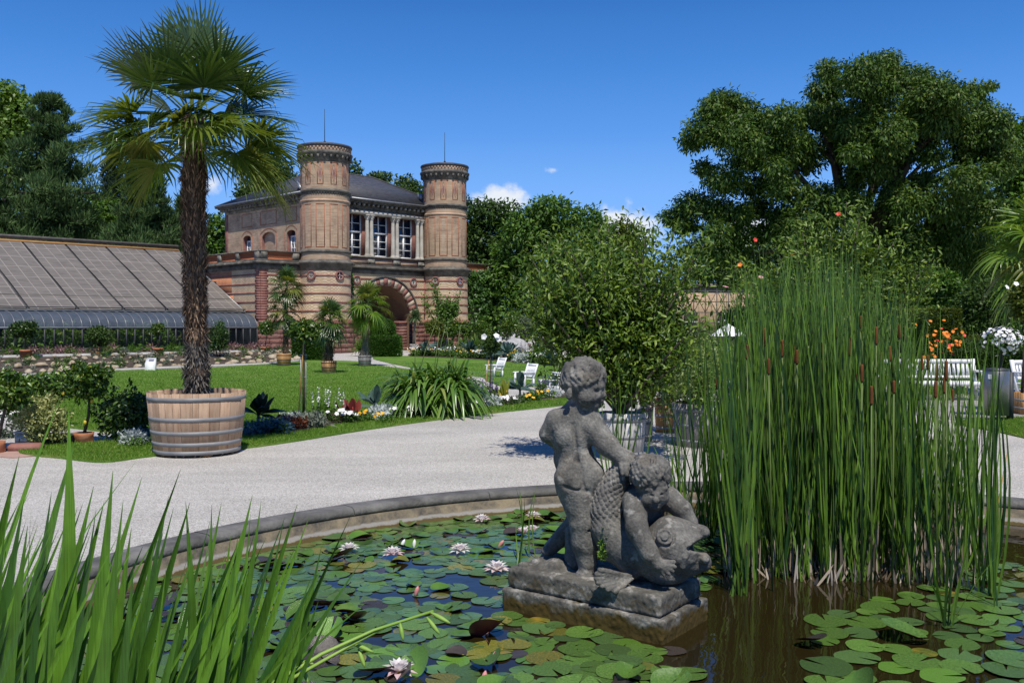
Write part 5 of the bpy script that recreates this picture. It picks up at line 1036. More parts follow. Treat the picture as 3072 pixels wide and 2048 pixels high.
CIT = leafmat('glossy_citrus_leaf', (.022, .068, .008), (.1, .18, .02), .36, .18, .45, yellow=(.22, .26, .03))
CIT2 = leafmat('glossy_dark_leaf', (.015, .045, .008), (.065, .125, .018), .36, .15, .45)
VARI = leafmat('variegated_leaf', (.1, .15, .03), (.5, .5, .2), .45, .25, .4)
GREYL = leafmat('grey_green_leaf', (.06, .09, .05), (.16, .2, .12), .6, .25, .3)
def standard(label, cx, cy, rx, ry, sx, sy, D, n, L, lm, seed, z0=0., name='potted_tree', cat='potted tree', sr=.02, flat=.0, group=None, hexa=False, lean=0., droop=.15, limbs=5):
    """stem with a rounded head of leaves; (cx, cy) crown centre, (sx, sy) foot of the stem in photo pixels"""
    f = V(sx, sy, D); B = np.array([f[0], D, z0]); o = thing(name, label, cat, B, 0, group); r = np.random.default_rng(seed); c = V(cx, cy, D) - B; R0 = np.array([S1(rx, D), S1((rx + ry) * .5, D), S1(ry, D)])
    C = [c + rdir(1, r)[0] * R0 * .55 for _ in range(14)]; Rr = [R0 * (.32 + .24 * r.random()) for _ in range(14)]
    mb = MB(); cloud(mb, C, np.array(Rr), n, L, L * .52, seed, droop=droop, shell=.25, hexa=hexa); mb.build('crown', lm, o)
    st = MB(); low = c - np.array([0, 0, R0[2] * .7]); st.tube([(0, 0, 0), low * .5 + np.array([lean, 0, 0]), low], [sr * 1.2, sr, sr * .85], 7)
    for k in range(limbs): e = C[k]; st.tube([low, (low + e) / 2 + rdir(1, r)[0] * R0 * .12, e], [sr * .6, sr * .4, sr * .15], 5)
    st.build('stem', BARK, o); return o
# along the glasshouse: on the gravel strip by the kerb
KD = lambda px: 38.0 + (46.7 - 38.0) * px / 800.
for (lab, x0, x1, yt, yb, m_) in (('red clay pot by the kerb under the flat-topped bush, left of the glasshouse row', 60, 95, 1048, 1073, CLAY), ('small red clay pot under the tight ball tree at the kerb', 459, 489, 1043, 1064, CLAY), ('red clay pot at the right end of the kerb by the terrace corner', 780, 810, 1040, 1058, CLAY)):
    D = KD((x0 + x1) / 2) - .5; c = V((x0 + x1) / 2, yb, D); w_ = S1(x1 - x0, D) / 2; pot(lab, (c[0], D, max(c[2], .02)), w_, w_ * .75, S1(yb - yt, D))
D = KD(78) - .5; standard('flat-topped dark bush on a short stem before the glasshouse, far left', 74, 990, 50, 30, 78, 1048, D, 2200, .12, CIT2, 201, V(78, 1048, D)[2])
D = KD(290) - .6; c = V(290, 1072, D); tub('barrel', 'old brown barrel at the kerb under the ragged bush', (c[0], D, c[2]), .22, .2, S1(32, D), OAKW, (.1, .32), HOOPD, .04, 16, cat='barrel')
standard('ragged round bush with wispy top in the brown barrel at the kerb', 297, 1012, 40, 38, 290, 1045, D, 2400, .11, LF_DARK, 202, V(290, 1045, D)[2])
D = KD(475) - .5; standard('small tight ball tree on a thin stem before the glasshouse', 475, 988, 24, 19, 475, 1043, D, 1300, .09, CIT, 203, V(475, 1043, D)[2])
D = KD(653) - 3.; o_ = bush('dense oval dark bush right of the palm trunk, before the glasshouse', 653, 1010, D, 32, 44, 2600, .1, CIT2, 204, name='oval_bush')
D = KD(796) - .5; standard('round glossy lollipop tree in the red pot by the terrace corner', 801, 985, 28, 26, 795, 1040, D, 1800, .11, CIT, 205, V(795, 1040, D)[2])
# stake-tied standard in the flower bed
D = 16.2; standard('slim standard tree with round head tied to a bamboo cane in the front bed', 912, 992, 46, 32, 911, 1257, D, 2800, .07, CIT, 206, 0, name='standard_tree', cat='standard tree', sr=.022)
st = MB(); q = V(896, 1258, D); q2 = V(916, 985, D); st.tube([(q[0], D - .05, 0), ((q[0] + q2[0]) / 2, D - .06, q2[2] / 2), (q2[0], D - .04, q2[2])], .011, 6)
tag(st.build('bamboo_cane', mat('bamboo', [(.36, .2, .06), (.5, .32, .12)], 5, .5)), 'thin bamboo cane leaning against the slim standard tree', 'plant stake')
st = MB(); q = V(911, 1257, D)
for s in (-.045, .045): st.tube([(q[0] + s, D - .01, 0), (q[0] + s, D - .01, 1.15)], .006, 5)
for z in (.75, 1.13): st.tube([(q[0] - .07, D - .01, z), (q[0] + .07, D - .01, z)], .006, 5)
tag(st.build('support_frame', ZINC), 'thin wire support frame around the stem of the slim standard tree', 'plant support')
# hibiscus standard by the path with white flowers
D = 21.4; standard('hibiscus standard with big white flowers beside the gravel path', 1474, 1036, 27, 26, 1469, 1190, D, 900, .075, LF_DARK, 207, 0, name='hibiscus_standard', cat='standard tree', sr=.018)
FLW = mat('white_petal', [(.72, .7, .68), (.84, .83, .82)], 8, .5)
def bloom(mb, c, r_, rad, n=5, m=0, nrm=(0, -.7, .6)):
    n_ = unit(np.array(nrm, float) + r_.normal(size=3) * .3); a = unit(np.cross(n_, [0, 0, 1.])); b_ = np.cross(n_, a); an = np.arange(n) * 2 * math.pi / n + r_.random()
    D_ = a * np.cos(an)[:, None] + b_ * np.sin(an)[:, None]; mb.leaves(np.tile(c, (n, 1)), D_ + n_ * .35, np.tile(n_, (n, 1)), rad, rad * 1.25, m, True, .12)
r = np.random.default_rng(9)
for x, y in ((1453, 1010), (1489, 1008), (1497, 1016), (1592, 1046)):
    fb = MB(); fl = V(x, y, D - .25); bloom(fb, np.zeros(3), r, .08); tag(fb.build('hibiscus_flower', FLW, loc=tuple(fl)), 'large white hibiscus flower on the standard beside the gravel path', 'flower', 'white hibiscus flowers by the path')
st = MB(); a, b_ = V(1452, 1190, D), V(1466, 1080, D); st.tube([(a[0], D - .05, 0), (b_[0], D - .03, b_[2])], .012, 6); tag(st.build('bamboo_cane', MATS['bamboo']), 'orange bamboo cane beside the stem of the hibiscus standard', 'plant stake')
st = MB(); a = V(1469, 1190, D)
for s in (-.06, .06): st.tube([(a[0] + s, D, 0), (a[0] + s, D, .95)], .006, 5)
for z in (.6, .94): st.tube([(a[0] - .09, D, z), (a[0] + .09, D, z)], .006, 5)
tag(st.build('support_frame', ZINC), 'wire support frame around the hibiscus standard', 'plant support')

# strap-leaved clumps
STRAP = leafmat('strap_leaf', (.05, .13, .015), (.16, .28, .05), .3, .3, .6, yellow=(.28, .33, .08))
def clump(mb, c, n, L, W, r, e0=80, e1=5, arch=.8, mat=0, k=7, spread=.08):
    az = r.random(n) * 6.283; el = R(e1) + (R(e0) - R(e1)) * r.random(n) ** .8; l = L * (.65 + .5 * r.random(n)); s = np.linspace(0, 1, k)
    d = np.stack([np.cos(az) * np.cos(el), np.sin(az) * np.cos(el), np.sin(el)], 1); P = c + np.c_[r.normal(size=(n, 2)) * spread, np.zeros(n)][:, None] + d[:, None] * (l[:, None] * s)[..., None]
    P[..., 2] -= (arch * l * (.7 + .6 * r.random(n)) * np.cos(el) ** .5)[:, None] * s ** 2.2
    mb.ribbons(P, np.stack([-np.sin(az), np.cos(az), np.zeros(n)], 1), W * np.array([.5, .8, 1, 1, .85, .6, .06])[:k], mat, fold=.25)
URN = mat('cream_glazed_urn', [(.34, .28, .15), (.5, .44, .27)], 4, .5)
D = 17.0
for i, (x, lab) in enumerate(((1243, 'cream urn under the arching strap leaves, the left one of the pair'), (1297, 'cream urn under the arching strap leaves, the right one of the pair'), (1361, 'dark urn at the right end of the arching strap leaves'))):
    c = V(x, 1245, D); o = thing('garden_urn', lab, 'urn', (c[0], D, 0)); b = MB(); b.lathe([(.13, 0), (.15, .03), (.1, .09), (.15, .2), (.19, .38), (.2, .46), (.215, .47), (.215, .5), (.18, .5), (.17, .45)], 24); b.build('urn_body', URN if i < 2 else FRAME, o, True)
    o = thing('agapanthus', ['arching strap-leaved agapanthus filling the left cream urn', 'big fountain-like agapanthus in the middle urn of the front bed', 'drooping agapanthus at the right side of the strap-leaved group'][i], 'plant', (c[0], D, .46)); b = MB()
    clump(b, np.zeros(3), 210, .98, .03, np.random.default_rng(300 + i), 76, 5, .95, spread=.12); b.build('strap_leaves', STRAP, o)
    s = MB(); rr = np.random.default_rng(330 + i)
    for k in range(2): e = np.array([rr.normal() * .35 - .1, rr.normal() * .2, 1.0 + .3 * rr.random()]); s.tube([(0, 0, 0), e * .5 + np.array([0, 0, .1]), e], [.008, .007, .006], 5); s.ell(e + np.array([0, 0, .03]), (.015, .015, .04), 6, 5)
    s.build('flower_stalk', MATS['palm_stalk'], o)
# potted plants in front of the doorway wall, far row
r = np.random.default_rng(55)
D = 57.; c = V(1242, 1047, D); tub('barrel', 'grey wooden barrel beside the arch pier', (c[0], D, 0), .27, .25, .5, OAKG, (.1, .4), HOOPD, .04, 16, cat='barrel')
o = thing('dragon_tree', 'slim-stemmed tufted dracaena beside the arch', 'potted tree', (c[0], D, .45)); b = MB(); z = V(0, 950, D)[2] - .45; clump(b, np.array([.1, 0, z]), 260, .62, .03, r, 85, -40, .35); b.build('crown', leafmat('dracaena_leaf', (.05, .1, .035), (.13, .2, .08), .45, .25, .4), o)
b = MB(); b.tube([(0, 0, 0), (.02, 0, z * .5), (.1, 0, z)], [.11, .07, .06], 8); b.build('stem', BARKL, o)
far = [(1305, 985, 32, 26, 'reddish twiggy potted bush right of the arch pier', LF_OLIVE), (1360, 985, 38, 32, 'round citrus tree in the doorway row, second from the arch', CIT), (1398, 990, 26, 26, 'small round citrus behind the far bed, third from the arch', CIT), (1440, 985, 34, 34, 'round orange tree in the far row below the ivy', CIT), (1520, 975, 40, 44, 'tall bushy citrus in the far row under the feathery tree', CIT), (1580, 985, 34, 40, 'pale flecked shrub at the right end of the far row', GREYL), (1335, 1032, 22, 16, 'low dark shrub in the far row in front of the citrus pots', LF_DARK), (1020, 1010, 46, 38, 'loose grey-green shrub between the lawn palms and the tower', GREYL), (1345, 930, 40, 34, 'fresh green shrub climbing the foot of the right-hand tower', LF_MID)]
for i, (x, y, rx, ry, lab, lm) in enumerate(far):
    D = 56.5 + (i % 3) * .6; standard(lab, x, y, rx, ry, x - 3, 1046, D, 1500, .15, lm, 400 + i, .1, sr=.035)
    if i < 6: c = V(x - 3, 1048, D); pot(['brown clay pot nearest the arch pier in the far row', 'brown clay pot second from the arch in the far row', 'brown clay pot third from the arch in the far row', 'brown clay pot fourth from the arch in the far row', 'brown clay pot fifth from the arch in the far row', 'brown clay pot at the right end of the far row'][i], (c[0], D, 0), .34, .24, .5, mat('dull_clay', [(.17, .1, .07), (.26, .17, .13)], 4, .9))
# tall sparse shrub against the right tower
D = 57.5; c = V(1330, 1046, D); o = thing('wall_shrub', 'tall sparse shrub with upright branches against the right-hand tower', 'shrub', (c[0], D, 0)); st = MB(); lf = MB()
for (x, y) in ((1300, 850), (1310, 870), (1345, 890), (1380, 880), (1270, 890), (1322, 900), (1365, 915)):
    e = V(x, y, D) - np.array([c[0], D, 0]); m1 = np.array([e[0] * .35, r.normal() * .2, e[2] * .45]); st.tube([(0, 0, .3), m1, e], [.06, .04, .015], 5); pts = np.concatenate([m1 + (e - m1) * s for s in np.linspace(0, 1, 60)[:, None]]).reshape(-1, 3); n = 220; q = pts[r.integers(0, 60, n)] + r.normal(size=(n, 3)) * .14
    lf.leaves(q, rdir(n, r) + np.array([0, 0, .3]), rdir(n, r) + np.array([0, -1, 1.]), .17, .08)
st.build('stem', BARK, o); lf.build('foliage', LF_MID, o)
for i, (x, y, D, s, lab) in enumerate(((1428, 1050, 50., 1.0, 'strap-leaved clump in the far bed right of the white gravel'), (1615, 1060, 40., .95, 'large strap-leaved clump at the right end of the far bed'), (1389, 1040, 54., .7, 'bright spiky clump in an orange pot in the far row'), (1080, 1040, 50., .8, 'spiky clump between the grey barrel palm and the shrub'))):
    c = V(x, y, D); o = thing('strap_plant', lab, 'plant', (c[0], D, .25 if i != 2 else .4)); b = MB(); clump(b, np.zeros(3), 130, 1.1 * s, .03, np.random.default_rng(500 + i), 85, 15, .6); b.build('strap_leaves', STRAP, o)
c = V(1389, 1046, 54.); pot('orange clay pot under the bright spiky clump', (c[0], 54., 0), .3, .22, .42, OAKW)
D = 48.; c = V(1546, 1060, D); b = MB(); rr = np.random.default_rng(8); b.ell((0, 0, .35), (.75, .6, .62), 20, 12, 0, .05, 4); o = b.build('grey_boulder', mat('pale_weathered_rock', [(.3, .3, .3), (.48, .47, .46)], 3, .9, .05, 8), loc=(c[0], D, 0)); tag(o, 'pale grey rounded rock behind the far flower bed', 'rock')

# left-hand potted group
def near_pot(lab, x0, x1, yt, yb, m=CLAY, rim=False, name='clay_pot'):
    D = CAMH * FPX / (yb - HZ) + .12; c = V((x0 + x1) / 2, yb, D); w_ = S1(x1 - x0, D) / 2; pot(lab, (c[0], D, 0), w_, w_ * .9, max(V(0, yt, D - w_)[2], .12), m, name, rim=rim); return D
D = near_pot('round terracotta pot of the little lemon tree left of the tub', 221, 281, 1300, 1332)
standard('little lemon tree with crooked trunk and yellow fruit in the terracotta pot', 268, 1140, 84, 62, 251, 1304, D, 2600, .07, CIT, 210, .1, sr=.02, lean=.03, hexa=True)
FR_ = mat('lemon_peel', [(.6, .42, .03), (.62, .5, .06)], 8, .45)
for i, (x, y) in enumerate(((276, 1203), (255, 1267), (300, 1150), (225, 1165), (190, 1180))):
    b = MB(); b.ell((0, 0, 0), (.024, .024, .032), 8, 6); tag(b.build('lemon', FR_, loc=tuple(V(x, y, D - .1))), 'small yellow lemon hanging in the little lemon tree', 'fruit', 'lemons on the little tree')
D = near_pot('terracotta pot cut by the left edge below the lime tree', -30, 15, 1325, 1363)
standard('leafy lime tree reaching in from the left edge', 18, 1168, 84, 62, -8, 1328, D + .3, 2600, .075, CIT, 211, .1, sr=.022, hexa=True)
standard('spreading lemon branches between the lime tree and the crooked lemon tree', 140, 1160, 76, 46, 120, 1290, 14.8, 1500, .075, CIT, 212, .0, sr=.02, hexa=True)
D = 12.75; c = V(90, 1340, D); o = thing('zinc_planter', 'square grey zinc planter holding the variegated bush', 'planter', (c[0], D, 0)); b = MB(); b.box((0, 0, .1), (.27, .27, .2), 0, 0, 1.0); b.box((0, 0, .2), (.29, .29, .025)); b.build('planter_body', ZINC, o); b = MB(); b.box((0, 0, .205), (.25, .25, .02)); b.build('soil', SOIL, o)
o_ = bush('cream and green variegated bush in the zinc planter', 124, 1258, D, 76, 66, 3600, .05, VARI, 213, name='variegated_bush', hexa=True)
o_ = bush('dark glossy leafy shrub left of the oak tub', 366, 1245, 13.3, 72, 78, 3600, .075, CIT2, 214, name='camellia_bush', hexa=True)
D = 13.; c = V(188, 1330, D); b = MB(); b.box((0, 0, .06), (.32, .2, .12)); b.box((0, 0, .125), (.34, .22, .02)); tag(b.build('black_trough', FRAME, loc=(c[0], D, 0)), 'low black plastic trough between the zinc planter and the lemon pot', 'trough')
b = MB(); b.rbox((0, 0, .045), (.42, .2, .11), .03, 0, .2); b.rbox((-.12, .02, .03), (.22, .24, .08), .03, 0, -.3); tag(b.build('sandstone_block', REDST, loc=tuple(G(78, 1352))), 'rough red sandstone block at the edge of the gravel, left', 'rock')
b = MB(); cloud(b, [np.array([0, 0, .2])], np.array([(.28, .25, .22)]), 900, .05, .03, 215); o = thing('flowering_clump', 'grey-leaved clump with tiny pink and white flowers at the left edge', 'plant', G(14, 1312)); b.build('foliage', GREYL, o); b = MB()
rr = np.random.default_rng(2)
for k in range(60): bloom(b, np.array([rr.normal() * .2, rr.normal() * .15 - .05, .3 + .12 * rr.random()]), rr, .022)
b.build('blossom', FLW, o)
# information box in the rock garden
D = 33.8; c = V(452, 1110, D); o = thing('information_box', 'small white slanted information box at the foot of the rock garden', 'sign', (c[0], D, 0)); b = MB()
b.add([(-.17, -.1, 0), (.17, -.1, 0), (.17, .1, 0), (-.17, .1, 0), (-.17, -.1, .26), (.17, -.1, .26), (.13, .2, .46), (-.21, .2, .46), (-.21, .2, .4), (.13, .2, .4)], [(0, 1, 5, 4), (4, 5, 6, 7), (1, 2, 9, 6, 5), (0, 4, 7, 8, 3), (3, 8, 9, 2), (7, 6, 9, 8)]); b.build('box_body', WHITE, o)
b = MB(); P = lambda x, t_: (x - .04 * t_, -.1 + .3 * t_ - .006, .266 + .2 * t_ + .004); b.add([P(-.06, .35), P(.12, .35), P(.12, .75), P(-.06, .75)], [(0, 1, 2, 3)]); b.build('label_plate', ZINC, o)
# ------------------------------------------------------------------ big shrubs in white tubs, benches, bin, right side
_, D, h = barrel('tall white-weathered wooden tub behind the statue, holding the biggest shrub', 1795, 1938, 1243, 1386, OAKP, HOOP, 3, 'planter_tub', 'tub')
SHR = leafmat('shrub_leaf', (.022, .07, .007), (.16, .245, .026), .42, .22, .35, yellow=(.22, .3, .04))
def potshrub(label, foot, D, z0, tips, n, L, seed, lm=SHR, dens=.0, sr=.03, crown=()):
    """many upright stems fanning out of a tub, leaves along them and massed in clumps"""
    f = V(foot[0], foot[1], D); B = np.array([f[0], D, z0]); o = thing('potted_shrub', label, 'shrub', B); r = np.random.default_rng(seed); st = MB(); lf = MB(); Pn = []; Dn = []
    for (x, y) in tips:
        dd = r.normal() * .45; e = V(x, y, D) - B; e = e + np.array([0, dd, 0]); m1 = np.array([e[0] * .3 + r.normal() * .04, e[1] * .4, e[2] * .42]); s_ = np.linspace(0, 1, 9)[:, None]
        q = (1 - s_) ** 2 * 0 + 2 * s_ * (1 - s_) * m1 + s_ ** 2 * e; q[0] = 0; st.tube(q, np.linspace(sr, .004, 9), 5); m = n // len(tips); u = .3 + .72 * r.random(m) ** .75; u = np.minimum(u, 1); jj = np.stack([np.interp(u, s_[:, 0], q[:, k]) for k in range(3)], 1)
        tw = .06 + .16 * np.clip(1 - np.abs(u - .6) * 1.8, 0, 1); Pn.append(jj + r.normal(size=(m, 3)) * tw[:, None]); Dn.append(np.tile(unit(q[-1] - q[-3]), (m, 1)))
    P = np.concatenate(Pn); Dv = np.concatenate(Dn); m = len(P); lf.leaves(P, unit(Dv * .4 + rdir(m, r) * .8 + np.array([0, 0, .15])), unit(rdir(m, r) * .8 + np.array([0, -.4, .8])), L * (.6 + .6 * r.random(m)), L * .33, 0, True)
    if crown: cloud(lf, [V(x, y, D) - B for x, y, _, _ in crown], np.array([(S1(a, D), S1(a, D) * .9, S1(b_, D)) for _, _, a, b_ in crown]), n, L, L * .33, seed + 1, shell=.15, hexa=True)
    lf.build('foliage', lm, o); st.build('stem', BARK, o); return o
tips = [(1580, 760), (1600, 820), (1625, 700), (1650, 770), (1680, 705), (1700, 760), (1735, 700), (1760, 745), (1790, 690), (1850, 660), (1845, 740), (1890, 770), (1930, 665), (1925, 720), (1975, 695), (1990, 780), (2030, 690), (2025, 760), (2100, 730), (2125, 755), (2060, 800), (1600, 900), (1640, 950), (2020, 900), (2060, 960), (1700, 860), (1800, 820), (1940, 850), (1620, 1010), (2080, 1040), (1700, 1000), (1880, 900), (2110, 800), (1570, 860)]
potshrub('biggest potted shrub, glossy leaved with bare twig ends, behind the statue', (1862, 1243), D, h - .05, tips, 10500, .1, 220, crown=[(1700, 920, 75, 60), (1830, 910, 90, 60), (1940, 950, 80, 60), (1760, 1000, 110, 70), (1880, 1030, 110, 80), (1980, 1050, 80, 70), (1800, 1110, 100, 60), (1910, 1140, 90, 60), (1650, 960, 50, 45), (2020, 1000, 50, 50)])
_, D, h = barrel('smaller white tub just right of the tallest white tub', 1905, 1960, 1215, 1326, OAKP, HOOP, 3, 'planter_tub', 'tub')
b = MB(); cloud(b, [np.array([0, 0, .1])], np.array([(.22, .22, .16)]), 260, .06, .03, 230); o = thing('withered_plant', 'withered reddish plant in the smaller white tub', 'plant', (V(1932, 1215, D)[0], D, h)); b.build('foliage', leafmat('withered_leaf', (.2, .1, .06), (.45, .3, .22)), o)
_, D, h = barrel('warm brown oak barrel with grey hoops between the white tubs', 1963, 2028, 1197, 1299, OAKW, HOOP, 3, 'planter_tub', 'tub')
potshrub('low leafy shrub rising from the brown oak barrel', (1995, 1197), D, h - .05, [(1960, 1090), (1990, 1060), (2020, 1080), (2050, 1110), (1975, 1140), (2040, 1150), (2000, 1110)], 1400, .085, 231, sr=.015)
_, D, h = barrel('wide grey wooden tub half hidden by the cattails', 2016, 2180, 1214, 1346, OAKG, HOOP, 3, 'planter_tub', 'tub')
potshrub('bushy pale-edged shrub in the wide grey tub behind the cattails', (2098, 1214), D, h - .05, [(2000, 1110), (2030, 1060), (2060, 1030), (2090, 1050), (2120, 1020), (2150, 1040), (2180, 1060), (2200, 1110), (2020, 1160), (2170, 1160), (2110, 1100), (2060, 1120), (2140, 1110), (2090, 1160)], 4200, .075, 232, leafmat('pale_edged_leaf', (.06, .13, .02), (.22, .3, .07), .4, .3, .5), sr=.018)
D = 14.2; c = V(2480, 1330, D); tub('planter_tub', 'pale wooden tub hidden behind the dense cattails', (c[0], D, 0), .38, .33, .6, OAKP, (.1, .3, .5), HOOP, .045, 20)
tips = [(2210, 800), (2200, 870), (2250, 770), (2290, 810), (2330, 740), (2370, 780), (2400, 700), (2440, 660), (2480, 640), (2515, 615), (2540, 660), (2580, 680), (2610, 640), (2640, 720), (2680, 700), (2700, 760), (2740, 800), (2770, 780), (2780, 850), (2720, 880), (2240, 900), (2300, 900), (2360, 860), (2440, 800), (2520, 780), (2600, 820), (2680, 860), (2790, 830), (2350, 950), (2450, 930), (2560, 920), (2660, 950)]
potshrub('tall hibiscus bush with red flowers rising behind the cattails', (2480, 1180), D, .55, tips, 9000, .1, 240, crown=[(2330, 860, 80, 50), (2440, 790, 80, 50), (2540, 750, 70, 55), (2620, 810, 80, 60), (2690, 850, 70, 50), (2400, 900, 130, 70), (2560, 880, 140, 80), (2500, 990, 150, 70)])
FLR = mat('red_petal', [(.55, .04, .03), (.7, .08, .05)], 6, .5); FLP = mat('pink_petal', [(.65, .3, .33), (.8, .45, .48)], 6, .5); FLO = mat('orange_petal', [(.75, .16, .02), (.85, .3, .03)], 6, .5); rr = np.random.default_rng(15)
for (x, y, m_, lab, g) in ((2515, 643, FLR, 'bright red hibiscus bloom at the top of the tall hibiscus bush', None), (2265, 720, FLR, 'red hibiscus bloom on the left side of the tall hibiscus bush, highest there', None), (2378, 764, FLO, 'orange-red hibiscus bud low on the tall hibiscus bush', None), (2282, 832, FLP, 'dusky pink bloom at the left of the tall hibiscus bush', None), (2176, 862, FLP, 'pale pink bloom before the brick building, left of the cattails', None), (2220, 795, FLO, 'small orange bloom left of the cattails tips', None), (3020, 862, FLW, 'big white bloom with red eye at the upper right', None), (3048, 852, FLW, 'white bloom nearest the right edge at the upper right', None)):
    b = MB(); bloom(b, np.zeros(3), rr, .038 if y < 840 else .05); tag(b.build('flower', m_, loc=tuple(V(x, y, 13.6 if x < 2900 else 16.2))), lab, 'flower')
# white slatted benches
def bench(label, c, width, rot, seed=0):
    o = thing('garden_bench', label, 'bench', c, rot); s = MB()
    for k in range(4): s.box((0, -.22 + k * .12, .40), (width, .1, .03))
    s.box((0, -.285, .37), (width, .03, .09)); s.build('seat', WHITE, o); s = MB()
    f = lambda x, z, d: (x, .2 + (z - .4) * .22 + d, z)
    bar(s, f, -width / 2, width / 2, .80, .89, -.02, .02); bar(s, f, -width / 2, width / 2, .47, .53, -.02, .02); n = int(width / .1)
    for k in range(n): x = -width / 2 + .05 + k * (width - .1) / (n - 1); bar(s, f, x - .03, x + .03, .53, .80, -.008, .012)
    s.build('backrest', WHITE, o)
    for sx_ in (-1, 1):
        x = sx_ * (width / 2 - .02); l = MB(); l.box((x, -.24, .31), (.07, .07, .62)); l.build('leg', WHITE, o); l = MB(); bar(l, f, x - .035, x + .035, .02, .9, -.03, .03); l.build('leg', WHITE, o)
        l = MB(); l.rbox((x, -.03, .635), (.09, .54, .04), .012); l.build('armrest', WHITE, o)
        l = MB(); l.box((x, -.02, .2), (.05, .42, .06)); l.build('stretcher', WHITE, o)
    return o
bench('white slatted garden bench seen through the right fringe of the cattails', (V(2785, 1200, 20.6)[0], 20.6, 0), 2.2, R(-3))
bench('white garden bench cut by the right edge beside the wooden planter', (V(3150, 1200, 20.3)[0], 20.3, 0), 1.7, R(25))
def armchair(label, c, rot, group=None):
    o = thing('garden_chair', label, 'chair', c, rot, group); o.scale = (.66, .66, .66); s = MB()
    for k in range(5): s.box((0, -.28 + k * .115, .36 - k * .012), (.52, .1, .025))
    s.build('seat', WHITE, o); s = MB(); f = lambda x, z, d: (x, .2 + (z - .36) * .42 + d, z); bar(s, f, -.27, .27, .84, .93, -.015, .02); bar(s, f, -.27, .27, .40, .46, -.015, .02)
    for k in range(6): x = -.2 + k * .08; bar(s, f, x - .034, x + .034, .46, .84, -.008, .012)
    for sx_ in (-1, 1): bar(s, f, sx_ * .28 - .03, sx_ * .28 + .03, .1, .95, -.03, .03)
    s.build('backrest', WHITE, o)
    for sx_ in (-1, 1):
        l = MB(); l.rbox((sx_ * .31, -.06, .60), (.1, .62, .035), .012); l.build('armrest', WHITE, o); l = MB(); l.box((sx_ * .29, -.28, .29), (.06, .07, .59)); l.build('leg', WHITE, o)
        l = MB(); l.box((sx_ * .29, .2, .16), (.06, .07, .34)); l.build('leg', WHITE, o)
    return o
armchair('white garden armchair farther off by the gravel path, beside the hibiscus standard', (*G(1486, 1132)[:2], 0), R(-52))
armchair('white garden armchair nearer, half behind the grey kale leaves', (*G(1575, 1160)[:2], 0), R(-48))
armchair('white garden armchair almost hidden by flowers beside the statue head', (*G(1650, 1180)[:2], 0), R(-50)).scale = (.55, .55, .55)
# litter bin
BIN = mat('brushed_steel', [(.2, .2, .2), (.3, .3, .295)], 2, .38, metal=.75); D = 15.9; c = V(2987, 1249, D); o = thing('litter_bin', 'grey steel half-round litter bin on a dark post', 'bin', (c[0], D, 0)); b = MB()
b.lathe([(.205, .12), (.21, .88), (.2, .89)], 24, cap=True); b.build('bin_body', BIN, o, False); b = MB(); b.box((.245, 0, .42), (.07, .1, .86)); b.build('post', FRAME, o); b = MB(); b.lathe([(.215, .885), (.215, .905), (.05, .93), (0, .93)], 24); b.build('lid', mat('dark_steel', [(.08, .08, .08), (.12, .12, .12)], 4, .4, metal=.6), o)
b = MB(); b.add([(-.19, -.1, .74), (-.155, -.15, .74), (-.155, -.15, .82), (-.19, -.1, .82)], [(0, 1, 2, 3)]); b.build('sticker', WHITE, o)
D = 17.4; c = V(3090, 1264, D); o = thing('wooden_planter', 'warm wooden planter with grey bands right of the steel bin', 'planter', (c[0], D, 0)); b = MB()
for k in range(9): b.box((-.26 + k * .065, -.25, .2), (.062, .03, .4)); b.box((-.26 + k * .065, .25, .2), (.062, .03, .4)); b.box((-.28, -.22 + k * .055, .2), (.03, .052, .4))
b.box((.28, 0, .2), (.03, .5, .4)); b.build('boards', OAKW, o)
for z in (.12, .27): b = MB(); b.box((0, -.268, z), (.6, .006, .035)); b.box((-.298, 0, z), (.006, .53, .035)); b.build('band', HOOP, o)
b = MB(); b.box((0, 0, .36), (.52, .46, .02)); b.build('soil', SOIL, o)
standard('young tree with thin pale stem in the wooden planter, upper right', 3080, 900, 50, 62, 3066, 1200, D, 1700, .1, LF_OLIVE, 250, .36, name='young_tree', cat='tree', sr=.025)
D = 16.7; standard('standard marguerite with white flower ball behind the steel bin', 3005, 1024, 58, 40, 2996, 1200, D, 2000, .06, LF_MID, 251, 0, name='marguerite_standard', cat='standard tree', sr=.028)
o = thing('flower_ball', 'dense cap of white marguerite blossoms on the standard behind the bin', 'flowers', V(3005, 1024, D)); b = MB(); rr = np.random.default_rng(5)
for k in range(130): d = unit(rr.normal(size=3) + np.array([0, -.7, .6])); bloom(b, d * np.array([S1(60, D), S1(50, D), S1(42, D)]) * (.9 + .15 * rr.random()), rr, .038, 6, 0, d)
b.build('blossom', FLW, o)
D = 22.; c = V(2805, 1150, D); o = thing('orange_lilies', 'drift of orange daylilies behind the white bench', 'flowers', (c[0], D, 0)); b = MB(); rr = np.random.default_rng(6)
clump(b, np.zeros(3), 260, .95, .014, rr, 88, 40, .35, spread=.45); b.build('strap_leaves', STRAP, o); b = MB()
for k in range(50): p = V(2805 + 34 * rr.normal(), 1022 + 24 * rr.normal(), D) - np.array([c[0], D, 0]); bloom(b, p + np.array([0, -.25 - .3 * rr.random(), 0]), rr, .045, 6, 0 if rr.random() < .8 else 1)
b.build('blossom', [FLO, FLR], o)
